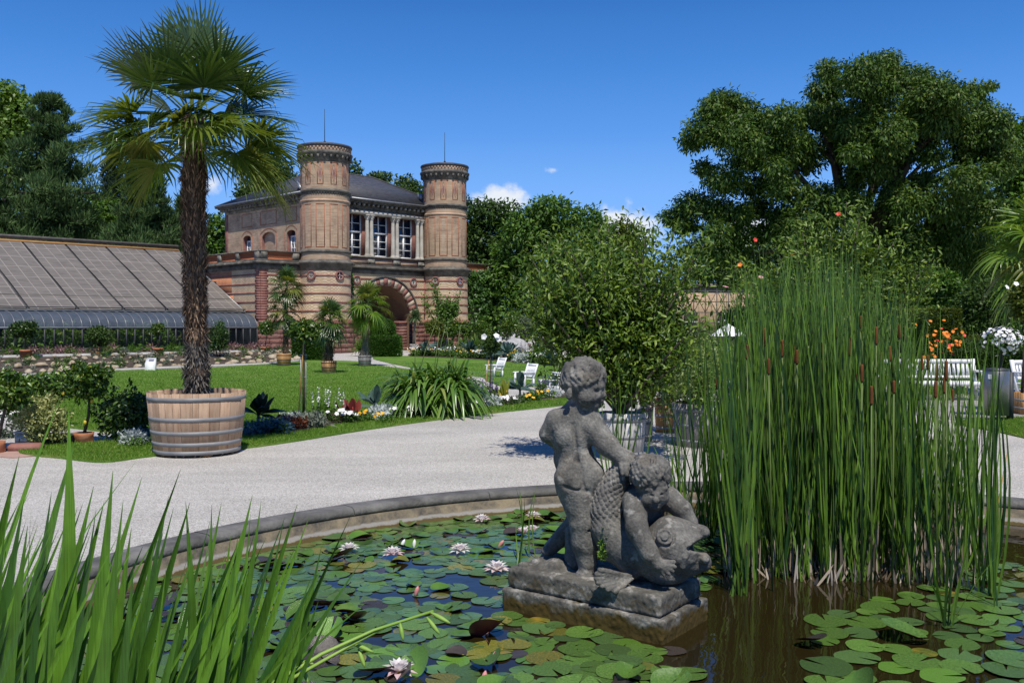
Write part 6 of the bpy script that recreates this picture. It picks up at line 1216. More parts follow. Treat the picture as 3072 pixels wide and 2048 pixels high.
# white parasol and tables far behind
D = 34.; c = V(2185, 1030, D); o = thing('parasol', 'white parasol far behind, left of the cattails', 'parasol', (c[0], D, 0)); b = MB(); b.lathe([(.66, 1.25), (.35, 1.5), (0, 1.7)], 8, cap=False); b.build('canopy', WHITE, o); b = MB(); b.tube([(0, 0, 0), (0, 0, 1.7)], .025, 6); b.build('pole', WHITE, o)
for i, x in enumerate((2060, 2100, 2150)):
    c = V(x, 1045, D + i); o = thing('garden_table', 'far white café table left of the parasol, ' + ('leftmost of three', 'middle of three', 'rightmost of three')[i], 'table', (c[0], D + i, 0)); b = MB(); b.lathe([(.45, .7), (.45, .74)], 16); b.build('tabletop', WHITE, o); b = MB(); b.tube([(0, 0, 0), (0, 0, .7)], .05, 6); b.lathe([(.25, 0), (.25, .03)], 12); b.build('leg', WHITE, o)
D = 24.; bush('low shrub mass behind the white tubs, under the big shrub', 2090, 1090, 24., 90, 40, 2500, .1, LF_MID, 76)

# ------------------------------------------------------------------ flower bed plants, one by one
SILV = leafmat('silver_leaf', (.36, .4, .38), (.62, .66, .64), .7, .2, .2); BLUEK = leafmat('blue_kale', (.035, .085, .11), (.1, .19, .23), .5, .2, .35); DKALE = leafmat('dark_kale', (.012, .03, .02), (.04, .075, .05), .4, .15, .45); GKALE = leafmat('grey_kale', (.05, .1, .08), (.13, .2, .17), .5, .2, .35)
REDL = leafmat('red_chard', (.12, .02, .02), (.3, .06, .04), .4, .25, .4); BRON = leafmat('bronze_leaf', (.14, .04, .02), (.34, .12, .05), .45, .3, .3); SAGE = leafmat('sage_leaf', (.1, .12, .09), (.24, .27, .21), .8, .15, .15); YCH = leafmat('yellow_chard', (.3, .35, .05), (.5, .52, .12), .4, .35, .3)
PUR = mat('purple_spike', [(.07, .045, .16), (.13, .08, .26)], 8, .7); YEL = mat('yellow_petal', [(.7, .38, .02), (.8, .5, .05)], 8, .5); REDS = mat('red_stalk', [(.3, .02, .02), (.45, .05, .04)], 6, .4)
def bedplant(kind, label, px, py, seed, s=1.0, group=None):
    c = G(px, py, .03); o = thing(kind[0], label, kind[1], c, 0, group); r = np.random.default_rng(seed); b = MB(); k = kind[2]
    if k == 'kale':
        n = 20; az = r.random(n) * 6.28; el = R(25 + 55 * 1) * r.random(n) + .25; l = .42 * s * (.7 + .5 * r.random(n)); t_ = np.linspace(0, 1, 6); d = np.stack([np.cos(az) * np.cos(el), np.sin(az) * np.cos(el), np.sin(el)], 1); P = np.array([0, 0, .14 * s]) + d[:, None] * (l[:, None] * t_)[..., None]; P[..., 2] -= (.3 * l)[:, None] * t_ ** 2.5
        b.ribbons(P, np.stack([-np.sin(az), np.cos(az), 0 * az], 1) + r.normal(size=(n, 3)) * .2, .042 * s * np.array([.15, .3, .9, 1.15, .85, .2]), 0, fold=.7); b.tube([(0, 0, 0), (0, 0, .2 * s)], .02 * s, 6, 0); b.build('leaves', kind[3], o)
    elif k == 'tuft':
        C = [np.array([r.normal() * .1 * s, r.normal() * .08 * s, .09 * s]) for _ in range(6)]; cloud(b, C, np.array([(.13 * s, .12 * s, .1 * s)] * 6), int(420 * s), .075 * s, .028 * s, seed, shell=.3, up=.6); b.build('leaves', kind[3], o)
        if len(kind) > 4:
            b = MB()
            for q in range(int(kind[5] * s)): bloom(b, np.array([r.normal() * .15 * s, r.normal() * .1 * s - .06, (.15 + .1 * r.random()) * s]), r, .04, 5)
            b.build('blossom', kind[4], o)
    elif k == 'spike':
        cloud(b, [np.array([0, 0, .13 * s])], np.array([(.14 * s, .12 * s, .14 * s)]), 320, .07, .03, seed); b.build('leaves', kind[3], o); b = MB()
        for q in range(9): x, y = r.normal(size=2) * .11 * s; hgt = (.28 + .16 * r.random()) * s; zz_ = np.linspace(.55, 1.15, 16)[:, None] * hgt; b.leaves(np.c_[np.full(16, x), np.full(16, y), zz_] + r.normal(size=(16, 3)) * .006, rdir(16, r) + np.array([0, 0, .3]), rdir(16, r), .035, .028)
        b.build('flower_spike', kind[4], o)
    elif k == 'chard':
        n = 9; az = r.random(n) * 6.28; el = R(70) + r.normal(size=n) * .25; l = .42 * s * (.7 + .5 * r.random(n)); t_ = np.linspace(0, 1, 6); d = np.stack([np.cos(az) * np.cos(el), np.sin(az) * np.cos(el), np.sin(el)], 1); P = d[:, None] * (l[:, None] * t_)[..., None]
        b.ribbons(P, np.stack([-np.sin(az), np.cos(az), 0 * az], 1) + r.normal(size=(n, 3)) * .4, .07 * s * np.array([.1, .12, .7, 1.1, .9, .2]), 0, fold=.4); b.build('leaves', kind[3], o); b = MB()
        for q in range(n): b.tube(P[q][:4], .008 * s, 5)
        b.build('stalks', kind[4], o)
    return o
K = dict(blue=('blue_kale', 'plant', 'tuft', BLUEK), dark=('dark_kale', 'plant', 'kale', DKALE), kale=('grey_kale', 'plant', 'kale', GKALE), silver=('silver_ragwort', 'plant', 'tuft', SILV), white=('white_begonia', 'flowers', 'tuft', LF_DARK, FLW, 11), bronze=('bronze_coleus', 'plant', 'tuft', BRON), sage=('sage_clump', 'plant', 'tuft', SAGE), purple=('purple_salvia', 'flowers', 'spike', LF_MID, PUR), whitesp=('white_salvia', 'flowers', 'spike', LF_MID, FLW), red=('red_chard', 'plant', 'chard', REDL, REDS), yellow=('yellow_chard', 'plant', 'chard', YCH, YEL), orange=('orange_marigold', 'flowers', 'tuft', LF_MID, YEL, 6), pink=('pink_coleus', 'plant', 'tuft', leafmat('plum_leaf', (.1, .03, .05), (.26, .1, .12), .5, .25, .3)), green=('green_filler', 'plant', 'tuft', LF_MID))
rows = [('dark', 775, 1278, 1.25, 'big near-black kale right beside the oak tub'), ('blue', 772, 1300, 1.0, 'blue-green kale in the shade at the foot of the oak tub'), ('blue', 822, 1296, 1.05, 'blue-green kale at the left end of the front bed, right of its twin'), ('green', 850, 1298, .7, 'small green filler between blue kale and bronze coleus'),
 ('silver', 874, 1262, .75, 'silver ragwort at the foot of the slim standard tree'), ('bronze', 886, 1284, .9, 'bronze coleus left of the sage clump in the front bed'), ('pink', 850, 1276, .8, 'plum coloured coleus behind the bronze coleus'), ('sage', 945, 1282, 1.15, 'grey sage clump at the front of the bed, right of the slim standard'), ('silver', 925, 1262, .6, 'small silver ragwort right of the slim standard tree'), ('whitesp', 968, 1262, 1.15, 'tall clump of white salvia spikes behind the sage'),
 ('pink', 1006, 1262, .8, 'plum coleus between white salvia and red chard'), ('white', 1022, 1268, .9, 'white begonias in front of the red chard'), ('red', 1060, 1258, .95, 'red-stalked chard with dark leaves in the front bed'), ('white', 1058, 1266, .8, 'white begonias right under the red chard'), ('red', 1032, 1252, .7, 'small dark chard behind the white begonias'), ('kale', 1128, 1248, 1.2, 'blue-grey kale rosette left of the agapanthus urns'), ('orange', 1098, 1262, .7, 'orange marigolds left of the broad silver ragwort'), ('silver', 1140, 1256, 1.1, 'broad silver ragwort in front of the blue-grey kale'), ('silver', 1172, 1250, 1.0, 'broad silver ragwort left of the urns, right of its twin'), ('orange', 1150, 1266, .6, 'low orange marigolds in front of the silver ragwort'),
 ('white', 1208, 1252, .8, 'white begonias left of the left cream urn'), ('white', 1232, 1248, .7, 'white begonias at the foot of the left cream urn'), ('purple', 1195, 1236, .9, 'purple salvia left of the agapanthus leaves'), ('green', 1262, 1246, .9, 'green filler between the two cream urns'), ('purple', 1262, 1236, .8, 'purple salvia between the two cream urns'), ('green', 1330, 1240, .8, 'green filler right of the right cream urn'), ('pink', 1382, 1230, 1.0, 'plum coleus right of the agapanthus'), ('white', 1412, 1228, .7, 'white begonias left of the silver ragwort near the path'), ('kale', 1410, 1208, 1.1, 'upright blue-grey kale right of the agapanthus'), ('kale', 1442, 1218, .9, 'low grey kale beside the silver ragwort near the path'), ('silver', 1462, 1218, 1.1, 'silver ragwort in the bed in front of the hibiscus standard'), ('purple', 1462, 1198, .9, 'purple salvia at the foot of the hibiscus standard'), ('purple', 1490, 1198, .8, 'purple salvia left of the yellow chard'), ('white', 1508, 1212, .7, 'white begonias in front of the yellow chard'),
 ('yellow', 1512, 1202, 1.0, 'yellow-green chard in the bed near the path'), ('kale', 1560, 1196, 1.35, 'large arching grey kale before the nearer white armchair'), ('sage', 1550, 1208, .8, 'dark sage clump under the large grey kale'), ('green', 1590, 1200, .8, 'green filler right of the large grey kale'), ('orange', 1606, 1200, .95, 'orange celosia right of the large grey kale'), ('orange', 1580, 1208, .7, 'orange marigolds below the celosia'), ('purple', 1625, 1182, .9, 'purple salvia left of the statue head'), ('kale', 1660, 1176, 1.0, 'dark green kale just left of the statue head'), ('silver', 1660, 1190, 1.0, 'silver ragwort just left of the statue head'), ('white', 1540, 1213, .6, 'white begonias at the front edge below the sage'), ('green', 1640, 1192, .7, 'green filler left of the last silver ragwort'),
 ('silver', 392, 1330, .9, 'silver ragwort between the dark shrub and the oak tub'), ('blue', 428, 1322, .9, 'blue kale tucked behind the oak tub on its left'), ('green', 410, 1336, .6, 'small green filler left of the oak tub')]
for i, (k, x, y, s, lab) in enumerate(rows): bedplant(K[k], lab, x, y, 600 + i, s)
# far bed: low clumps in mixed colours
rr = np.random.default_rng(66); kinds = ['silver', 'white', 'orange', 'kale', 'green', 'purple', 'white', 'orange', 'kale']
names = {'silver': 'silver ragwort tuft in the far curved bed', 'white': 'white begonia tuft in the far curved bed', 'orange': 'orange marigold tuft in the far curved bed', 'kale': 'grey kale rosette in the far curved bed', 'green': 'green tuft in the far curved bed', 'purple': 'purple salvia tuft in the far curved bed'}
for i in range(44):
    t_ = (i + .5) / 44; x = 1240 + 450 * t_; y = 1066 + 8 * t_ + 22 * t_ ** 2 + rr.normal() * 2.5; k = kinds[rr.integers(len(kinds))]
    bedplant(K[k], names[k], x, y, 700 + i, 1.5 + .5 * rr.random(), group='mixed plants of the far curved bed, ' + k)
# bedding in front of the glasshouse and tufts of the rock garden (shared meshes)
def tuftmesh(name, lm, s, seed, n=90): b = MB(); cloud(b, [np.array([0, 0, .1 * s])], np.array([(.16 * s, .16 * s, .12 * s)]), n, .1 * s, .03 * s, seed, shell=.2, up=.8); return b.mesh(name, lm)
tm = [tuftmesh('rock_plant', m_, 1., 800 + i) for i, m_ in enumerate((SAGE, LF_MID, LF_DARK, GREYL))]
for i in range(95):
    t_ = [.2, .5, .82, .98][i % 4] + rr.normal() * .03; s = rr.random() * arcs[-1]; t_ = min(max(t_, 0), 1); p = np.array([np.interp(s, arcs, lo[:, k]) * (1 - t_) + np.interp(s, arcs, hi[:, k]) * t_ for k in (0, 1)]); X, Y = ground_px(p[0], p[1])
    if not (-30 < X < 900): continue
    j = rr.integers(4); o = bpy.data.objects.new('rock_plant', tm[j]); sc.collection.objects.link(o); o.location = (p[0], p[1], float(rockz(t_))); o.scale = (.7 + .7 * rr.random(),) * 3; o.rotation_euler = (0, 0, rr.random() * 6)
    tag(o, ('grey sage-like tuft', 'fresh green tuft', 'dark green tuft', 'grey-green tuft')[j] + ' between the stones of the rock garden', 'plant', 'tufts in the rock garden, ' + ('sage', 'fresh green', 'dark', 'grey-green')[j])
bm = [tuftmesh('bedding_plant', m_, 1.3, 820 + i, 110) for i, m_ in enumerate((LF_MID, leafmat('pinkish_bloom', (.12, .1, .05), (.4, .22, .24), .7, .2, .2), leafmat('orange_bloom', (.1, .2, .02), (.7, .3, .03), .6, .3, .2)))]
for i in range(70):
    u = -22 + 15.2 * i / 69; j = 2 if u < -19.6 else (1 if rr.random() < .35 or u > -9 else 0); q = gp(u, KV + .7 + 1.2 * rr.random(), .385); o = bpy.data.objects.new('bedding_plant', bm[j]); sc.collection.objects.link(o); o.location = tuple(q); o.scale = (.8 + .6 * rr.random(),) * 3
    tag(o, ('low green bedding plant', 'pinkish bedding plant', 'orange-flowered bedding plant')[j] + ' behind the pale kerb of the glasshouse', 'plant', 'bedding behind the kerb, ' + ('green', 'pink', 'orange')[j])
# ------------------------------------------------------------------ water lilies, cattails, iris
def padmat(name, a, b, c=None, rough=.2, under=None):
    m = mat(name, [a, b] + ([c] if c else []), 9, rough, .002, 40, spec=.5); t = m.node_tree; p = t.nodes['Principled BSDF']
    oi = t.nodes.new('ShaderNodeObjectInfo'); mr = t.nodes.new('ShaderNodeMapRange'); mr.inputs['To Min'].default_value = .68; mr.inputs['To Max'].default_value = 1.35; t.links.new(oi.outputs['Random'], mr.inputs[0])
    h = t.nodes.new('ShaderNodeHueSaturation'); src = p.inputs['Base Color'].links[0].from_socket; t.links.new(src, h.inputs['Color']); t.links.new(mr.outputs[0], h.inputs['Value'])
    g = t.nodes.new('ShaderNodeNewGeometry'); k = t.nodes.new('ShaderNodeMix'); k.data_type = 'RGBA'; t.links.new(g.outputs['Backfacing'], k.inputs[0]); t.links.new(h.outputs[0], k.inputs[6]); k.inputs[7].default_value = (*(under or (.11, .025, .03)), 1); t.links.new(k.outputs[2], p.inputs['Base Color']); return m
PADS = [padmat('lily_pad_green', (.045, .1, .018), (.085, .17, .03), (.14, .22, .05)), padmat('lily_pad_bluegreen', (.045, .095, .028), (.09, .16, .045)), padmat('lily_pad_yellowing', (.085, .115, .02), (.14, .15, .025), (.34, .22, .03)), padmat('lily_pad_dark', (.035, .028, .026), (.075, .06, .05), None, .25), padmat('lily_pad_bright', (.075, .17, .02), (.12, .23, .035), None, .2)]
def padmesh(seed, mt, lift=0., cup=0., fold=0.):
    r = np.random.default_rng(seed); n = 26; an = np.linspace(.13, 2 * math.pi - .13, n); ph = r.random(4) * 6.28
    b = MB(); V_ = [(0, 0, .004)]
    for q in (.35, .7, .93, 1.0):
        rr = q * (1 + .035 * np.sin(an * 3 + ph[0]) + .025 * np.sin(an * 5 + ph[1])); z = .006 * np.sin(an * 4 + ph[2]) * q * q + cup * q ** 3 * (1 + .5 * np.sin(an + ph[3])) + fold * (np.abs(np.sin(an)) * q) ** 1.5
        V_ += [(a_ * math.cos(t_), a_ * math.sin(t_), .004 + z_ + (.0 if q < 1 else -.004)) for a_, t_, z_ in zip(rr, an, z)]
    F = [(0, 1 + i, 2 + i) for i in range(n - 1)]
    for k in range(3): F += [(1 + k * n + i, 1 + (k + 1) * n + i, 1 + (k + 1) * n + i + 1, 1 + k * n + i + 1) for i in range(n - 1)]
    b.add(V_, F); return b.mesh('lily_pad', PADS[mt], True)
PM = {k: [padmesh(900 + 10 * k + j, k, cup=[0, .03, 0][j]) for j in range(3)] for k in range(5)}
PMUP = [padmesh(960 + j, [4, 0, 4, 3][j], cup=[.12, .16, .08, .1][j], fold=[.3, .1, .45, .2][j]) for j in range(4)]
left = [(120, 2100), (300, 1860), (430, 1745), (600, 1672), (800, 1612), (1000, 1578), (1200, 1556), (1400, 1546), (1620, 1540), (1800, 1545), (2000, 1560), (2180, 1580), (2200, 1680), (2150, 1740), (1990, 1900), (2030, 1960), (2080, 2000), (2060, 2100), (1600, 2120)]
right = [(2400, 2110), (2385, 1990), (2440, 1880), (2540, 1830), (2620, 1800), (2760, 1770), (2900, 1740), (2980, 1690), (3100, 1690), (3180, 1800), (3180, 2110)]
open_ = [(1190, 1668, 46, 16), (1255, 1700, 100, 12), (1390, 1735, 110, 16), (1450, 1770, 70, 28), (1330, 1800, 100, 13), (1180, 1790, 90, 10), (1440, 1830, 60, 16), (1120, 1920, 60, 18), (560, 1950, 70, 26), (1500, 1990, 50, 14), (1990, 1990, 60, 22), (2960, 1970, 60, 14), (3020, 1720, 60, 20), (2050, 1700, 70, 50)]
L_, R_p = np.array(left, float), np.array(right, float); r = np.random.default_rng(17)
pl_c = np.array([.848 - .456 + .177, 5.22 + .342 + .236]); pads = []
cand = np.c_[-4.2 + 10 * r.random(26000), 3.4 + 6. * r.random(26000)]; X, Y = ground_px(cand[:, 0], cand[:, 1], WZ)
inL, inR = inpoly(X, Y, L_), inpoly(X, Y, R_p); hole = np.zeros(len(X), bool)
for (x, y, a, b_) in open_: hole |= ((X - x) / a) ** 2 + ((Y - y) / b_) ** 2 < 1
d2 = np.hypot(*(cand - PC).T); ax_a, ax_b = np.array([-.80, .60]), np.array([.60, .80]); q = cand - pl_c
inpl = (np.abs(q @ ax_a) < .62) & (np.abs(q @ ax_b) < .36); ok = (inL | inR) & ~hole & (d2 < PR - .36) & ~inpl & (Y < 2110)
for p_, isR, x, y in zip(cand[ok], inR[ok], X[ok], Y[ok]):
    rad = (.055 + .052 * r.random()) * (1.15 if isR else 1.0) * (1.1 if y > 1850 else 1.0)
    if all((p_[0] - a) ** 2 + (p_[1] - c) ** 2 > ((rad + e) * (.58 if not isR else .8)) ** 2 for a, c, e, *_ in pads): pads.append((p_[0], p_[1], rad, isR, y))
pads.sort(key=lambda t_: -t_[2] / t_[1]); extra = MB()
kindname = {0: 'green', 1: 'bluish green', 2: 'yellowing', 3: 'dark purplish', 4: 'bright green'}
for i, (x, y, rad, isR, yy) in enumerate(pads):
    k = int(r.choice(5, p=[.54, .22, .06, .05, .13])); up = (r.random() < (.16 if yy < 1700 else .12) and not isR) or (r.random() < .04)
    me = PMUP[r.integers(4)] if up else PM[k][r.integers(3)]
    if i < 285:
        o = bpy.data.objects.new('lily_pad', me); sc.collection.objects.link(o); o.location = (x, y, WZ + .002 + .006 * r.random() + (.03 if up else 0)); o.scale = (rad, rad, rad); tl = .32 if up else .025
        o.rotation_euler = (r.normal() * tl, r.normal() * tl, r.random() * 6.283); where = 'right of the cattails foot, lower right of the pond' if isR else ('in the crowded near part of the pond beside the iris' if yy > 1830 else 'in the far part of the pond between rim and statue')
        tag(o, ('upturned ' if up else kindname[k] + ' ') + 'lily pad floating ' + where, 'lily pad', 'lily pads, ' + ('upturned' if up else kindname[k]) + ', ' + ('right' if isR else 'near' if yy > 1830 else 'far'))
    else:
        co_ = np.array([v.co[:] for v in me.vertices]) * rad; a = r.random() * 6.283; co_ = rotZ(co_, a) + np.array([x, y, WZ + .002 + .004 * r.random()]); extra.add(co_, [tuple(p.vertices) for p in me.polygons], k)
if extra.n: tag(extra.build('lily_pads', PADS, smooth=True), 'small lily pads farthest off crowding the water along the pond rim', 'lily pads', kind='stuff')
PET = leafmat('lily_petal', (.66, .6, .6), (.84, .82, .8), .45, .35, .3); PETP = leafmat('pink_lily_petal', (.76, .5, .53), (.84, .72, .72), .45, .3, .3); STAM = mat('yellow_stamen', [(.75, .5, .05), (.8, .6, .1)], 9)
def lily(label, px, py, s=1., op=1., z=.03):
    c = G(px, py, WZ + z); o = thing('water_lily', label, 'flower', (c[0], c[1], WZ), r.random() * 6.28); b = MB(); n_ = 0
    for ring_, (n, el, L) in enumerate(((9, 12, .085), (9, 35, .078), (8, 58, .066), (6, 74, .05))):
        az = (np.arange(n) + .5 * ring_) * 2 * math.pi / n + r.normal(size=n) * .08; e = R(el + (80 - el) * (1 - op)) + r.normal(size=n) * .07; D_ = np.stack([np.cos(az) * np.cos(e), np.sin(az) * np.cos(e), np.sin(e)], 1); N = np.stack([-np.cos(az) * np.sin(e), -np.sin(az) * np.sin(e), np.cos(e)], 1)
        b.leaves(np.tile([0, 0, .025], (n, 1)) + D_ * .008, D_, N, L * s, .034 * s, 1 if ring_ == 0 and r.random() < .8 else 0, True, .22)
    b.build('petals', [PET, PETP], o)
    if op > .6: b = MB(); b.ell((0, 0, .042), (.014 * s, .014 * s, .014 * s), 8, 5); b.build('stamens', STAM, o)
    return o
for (x, y, s, op, lab) in ((1048, 1648, 1., .95, 'open white water lily left of the blue water patch, nearest the rim curve'), (1178, 1662, 1.05, .95, 'open white water lily behind the left end of the blue water'), (1381, 1652, 1.05, 1., 'open white water lily behind the middle of the blue water'), (1490, 1710, 1.2, 1., 'open water lily close to the left corner of the statue plinth'), (1445, 1560, .95, .95, 'open water lily farthest back, near the pond rim'), (1195, 2015, 1.1, 1., 'big open water lily at the bottom of the photo'), (1572, 1602, .9, .5, 'half-open water lily behind the two thin reeds, left of its twin'), (1597, 1594, .9, .6, 'half-open water lily behind the two thin reeds, right of its twin'), (1600, 1550, .9, .8, 'open water lily far back beside the standing boy'), (341, 1846, .9, .5, 'half-hidden water lily among the iris leaves'), (252, 1912, .8, .9, 'white water lily glimpsed low between the iris leaves'), (2150, 1556, .9, .8, 'pinkish water lily behind the fish head at the reed edge')): lily(lab, x, y, s, op)
BUD = mat('pink_bud', [(.5, .12, .12), (.75, .4, .36)], 12, .5)
for (x, y, lab) in ((1242, 1634, 'closed white bud between two open lilies'), (1205, 1632, 'slim white bud left of the closed white bud'), (698, 1684, 'pink bud by the rim among the iris tips'), (1247, 1779, 'red-pink bud in the middle of the blue water'), (1462, 1894, 'pink bud low left of the statue plinth'), (1482, 1983, 'salmon bud at the bottom near the big open lily'), (1498, 1632, 'red bud near the farthest open lily'), (1450, 2045, 'pale bud at the very bottom edge')):
    c = G(x, y + 10, WZ); b = MB(); b.lathe([(.004, -.02), (.010, .0), (.0155, .022), (.012, .042), (.003, .058)], 10); tag(b.build('water_lily_bud', BUD if 'white' not in lab else FLW, loc=(c[0], c[1], WZ + .015), smooth=True), lab, 'flower bud').rotation_euler = (r.normal() * .4, r.normal() * .4, 0)

# cattails
TYP = leafmat('cattail_leaf', (.012, .05, .01), (.145, .26, .03), .42, .16, .4, streak=.3); TYPD = leafmat('dead_cattail_leaf', (.14, .095, .05), (.62, .54, .44), .8, .15, .2); CAT = mat('cattail_brown', [(.1, .032, .008), (.19, .07, .02)], 14, .9)
def reeds(mb, base, tip, w, r, k=6, mat_=0, curl=.06):
    n = len(base); s = np.linspace(0, 1, k); H = tip - base; perp = np.stack([H[:, 1] * 0 + r.normal(size=n), r.normal(size=n), np.zeros(n)], 1); mid_ = perp * curl * np.linalg.norm(H, axis=1, keepdims=True)
    P = base[:, None] + H[:, None] * s[None, :, None] + mid_[:, None] * ((s * (1 - s)) * 2)[None, :, None] + perp[:, None] * .0
    sd_ = np.stack([np.cos(t_ := r.normal(size=n) * .9), np.sin(t_), 0 * t_], 1); mb.ribbons(P, sd_, w[:, None] * np.array([.75, 1, 1, .85, .6, .08])[None, :k], mat_, fold=.2)
def reedbed(label, n, xr, yr, top, seed, lean=60, w0=.0066, heads=(), dead=0, group=None):
    r = np.random.default_rng(seed); x = xr[0] + (xr[1] - xr[0]) * r.random(n); y = yr[0] + (yr[1] - yr[0]) * r.random(n); B0 = np.array([G(a, c, WZ) for a, c in zip(x, y)]); ctr = B0.mean(0); o = thing('cattail_stand', label, 'reeds', (ctr[0], ctr[1], WZ), 0, group); C0 = np.array([ctr[0], ctr[1], WZ])
    # blades rise in tight shoots: several leaves share one foot
    sh = r.integers(0, max(n // 4, 1), n); B0 = B0[sh % len(B0)] + np.c_[r.normal(size=(n, 2)) * .018, np.zeros(n)]; x = x[sh % n]
    u = np.clip((x - xr[0]) / (xr[1] - xr[0]), 0, 1); ty = np.interp(u, np.linspace(0, 1, len(top)), top) + r.exponential(size=n) * 150 + (r.random(n) < .25) * r.random(n) * 300; tx = x + r.normal(size=n) * lean
    T = np.array([V(a, c, d) for a, c, d in zip(tx, ty, B0[:, 1] + r.normal(size=n) * .15)]); b = MB(); reeds(b, B0 - C0, T - C0, w0 * (.6 + .7 * r.random(n)), r); b.build('leaves', TYP, o)
    if dead:
        i = r.integers(0, n, dead); Bd = B0[i] + np.c_[r.normal(size=(dead, 2)) * .05, np.zeros(dead)]; hgt = .07 + .5 * r.random(dead) ** 2.5; Td = Bd + np.c_[r.normal(size=(dead, 2)) * .035, hgt]; b = MB(); reeds(b, Bd - C0, Td - C0, .006 + .005 * r.random(dead), r); b.build('dead_stalks', TYPD, o)
    for (hx, hy, hl, d) in heads:
        p = V(hx, hy, d) - C0; h_ = S1(hl, d); b = MB(); b.lathe([(.003, h_ * .55), (.009, h_ * .5), (.0105, h_ * .42), (.011, -h_ * .42), (.009, -h_ * .5), (.003, -h_ * .53)], 10, p); hd = b.build('seed_head', CAT, o, True)
        b = MB(); b.tube([p + np.array([0, 0, -h_ * .5]), (p[0] * .96, p[1], 0)], [.005, .007], 5); b.tube([p + np.array([0, 0, h_ * .5]), p + np.array([.004, 0, h_ * .5 + .16])], [.0045, .002], 5); b.build('stalk', MATS['palm_stalk'], o)
    return o
Z7 = lambda l: [(2100 + x * .5103, 900 + y * .5103, h * .5103, d) for x, y, h, d in l]
heads1 = Z7([(276, 305, 80, 6.6), (292, 235, 80, 7.2), (378, 220, 105, 6.8), (404, 390, 90, 6.3), (440, 200, 80, 7.6), (483, 285, 95, 6.7), (560, 320, 90, 6.9), (570, 335, 80, 6.6), (710, 300, 100, 6.6), (710, 390, 70, 6.9), (738, 60, 50, 7.4), (800, 195, 70, 7.3), (880, 275, 105, 6.6), (945, 130, 70, 7.2), (952, 430, 100, 6.2), (925, 470, 70, 6.8), (1008, 560, 105, 6.1), (1037, 210, 100, 6.5), (1063, 345, 75, 6.9), (1117, 315, 85, 6.7), (1140, 510, 70, 6.4), (1172, 185, 80, 7.2), (1205, 200, 90, 7.4), (583, 75, 60, 7.6), (875, 60, 80, 7.6), (100, 490, 60, 6.9)])
heads2 = Z7([(1340, 365, 80, 6.9), (1305, 370, 80, 7.3), (1392, 425, 95, 6.6), (1448, 415, 110, 6.3), (1385, 525, 95, 6.2), (1435, 500, 90, 6.9), (1485, 560, 70, 7.0)])
reedbed('dense tall main stand of cattails with brown heads right of the statue', 1450, (2200, 2750), (1560, 1745), [850, 770, 730, 720, 715, 750, 830, 930], 1, 58, .0068, heads1, 1300)
reedbed('looser right-hand fringe of the cattails in front of the white bench', 290, (2700, 2940), (1560, 1780), [900, 980, 1040, 1080, 1000, 960], 2, 60, .0066, heads2, 260)
reedbed('slender bright green shoot of cattails just right of the fish mouth', 42, (2195, 2260), (1700, 1800), [860, 830, 900], 3, 60, .0085)
reedbed('thin group of cattail leaves behind the crouching boy', 40, (2010, 2090), (1535, 1575), [1090, 1180, 1240], 4, 55, .008)
reedbed('pair of cattail leaf fans between the crouching boy and the main stand', 60, (2105, 2190), (1545, 1640), [1000, 930, 960], 5, 60, .0085)
reedbed('upright cattail leaves behind the standing boy, before the white tub', 26, (1800, 1910), (1500, 1545), [1050, 1080, 1110], 6, 40, .009)
reedbed('few tall cattail leaves standing apart at the right edge of the stand', 26, (2930, 2990), (1720, 1830), [1000, 960, 1010], 7, 30, .0085)
reedbed('three thin reed leaves in the far water left of the statue', 7, (1555, 1562), (1690, 1696), [1410, 1440, 1470], 8, 8, .006)
reedbed('two thin reed leaves close to the left edge of the statue', 3, (1601, 1604), (1672, 1676), [1405, 1425, 1445], 9, 4, .006)
rr = np.random.default_rng(21); b = MB(); o = thing('bent_reed', 'bent dry straw-coloured reed leaning at the right edge of the pond', 'reeds', G(2970, 1740, WZ)); P0 = G(2970, 1740, WZ); e = V(3025, 1340, 6.6) - P0; b.tube([(0, 0, 0), e * .5 + np.array([-.02, 0, 0]), e], [.006, .005, .003], 5); b.build('stalk', MATS['bamboo'], o)
b = MB(); o = thing('sedge_tuft', 'arching dark green grass tuft standing among the right-hand lily pads', 'reeds', G(2836, 1880, WZ)); clump(b, np.zeros(3), 9, .62, .008, rr, 85, 60, .45, spread=.02); b.build('leaves', TYP, o)

# iris in the near left corner
IRI = leafmat('iris_leaf', (.018, .07, .01), (.135, .285, .025), .42, .22, .4, streak=.35)
def iris(label, blades, seed, cx):
    r = np.random.default_rng(seed); n = len(blades); k = 9; s = np.linspace(0, 1, k); P = np.zeros((n, k, 3)); W = np.zeros((n, k)); o = thing('iris_plant', label, 'plant', (*V(cx, 2048, 2.4)[:2], WZ)); O = np.array([*V(cx, 2048, 2.4)[:2], WZ])
    for i, (tx, ty, bx, D, wpx, cv) in enumerate(blades):
        T = V(tx, ty, D); M_ = V(bx, 2048, D); f_ = (M_[2] - WZ) / max(T[2] - M_[2], .05); B_ = M_ + (M_ - T) * np.array([f_ * .55, 0, f_]); B_[2] = WZ; B_[1] = D - .06
        t_ = s[:, None]; line_ = B_ + (T - B_) * t_; kink = np.array([cv, 0, -abs(cv) * .2]); P[i] = line_ + kink * (t_ * (1 - t_) * 4) * np.linalg.norm(T - B_) * .25 + np.array([0, .03 * r.normal(), 0]) * t_
        W[i] = S1(wpx, D) * .5 * np.array([.7, .85, .95, 1, 1, .93, .75, .42, .02])
    b = MB(); az = r.normal(size=n) * .55; b.ribbons(P - O, np.stack([np.cos(az), np.sin(az), 0 * az], 1), W, 0, fold=.3); b.build('leaves', IRI, o); return o
k13 = 1.306; B1, B2, B3 = [], [], []
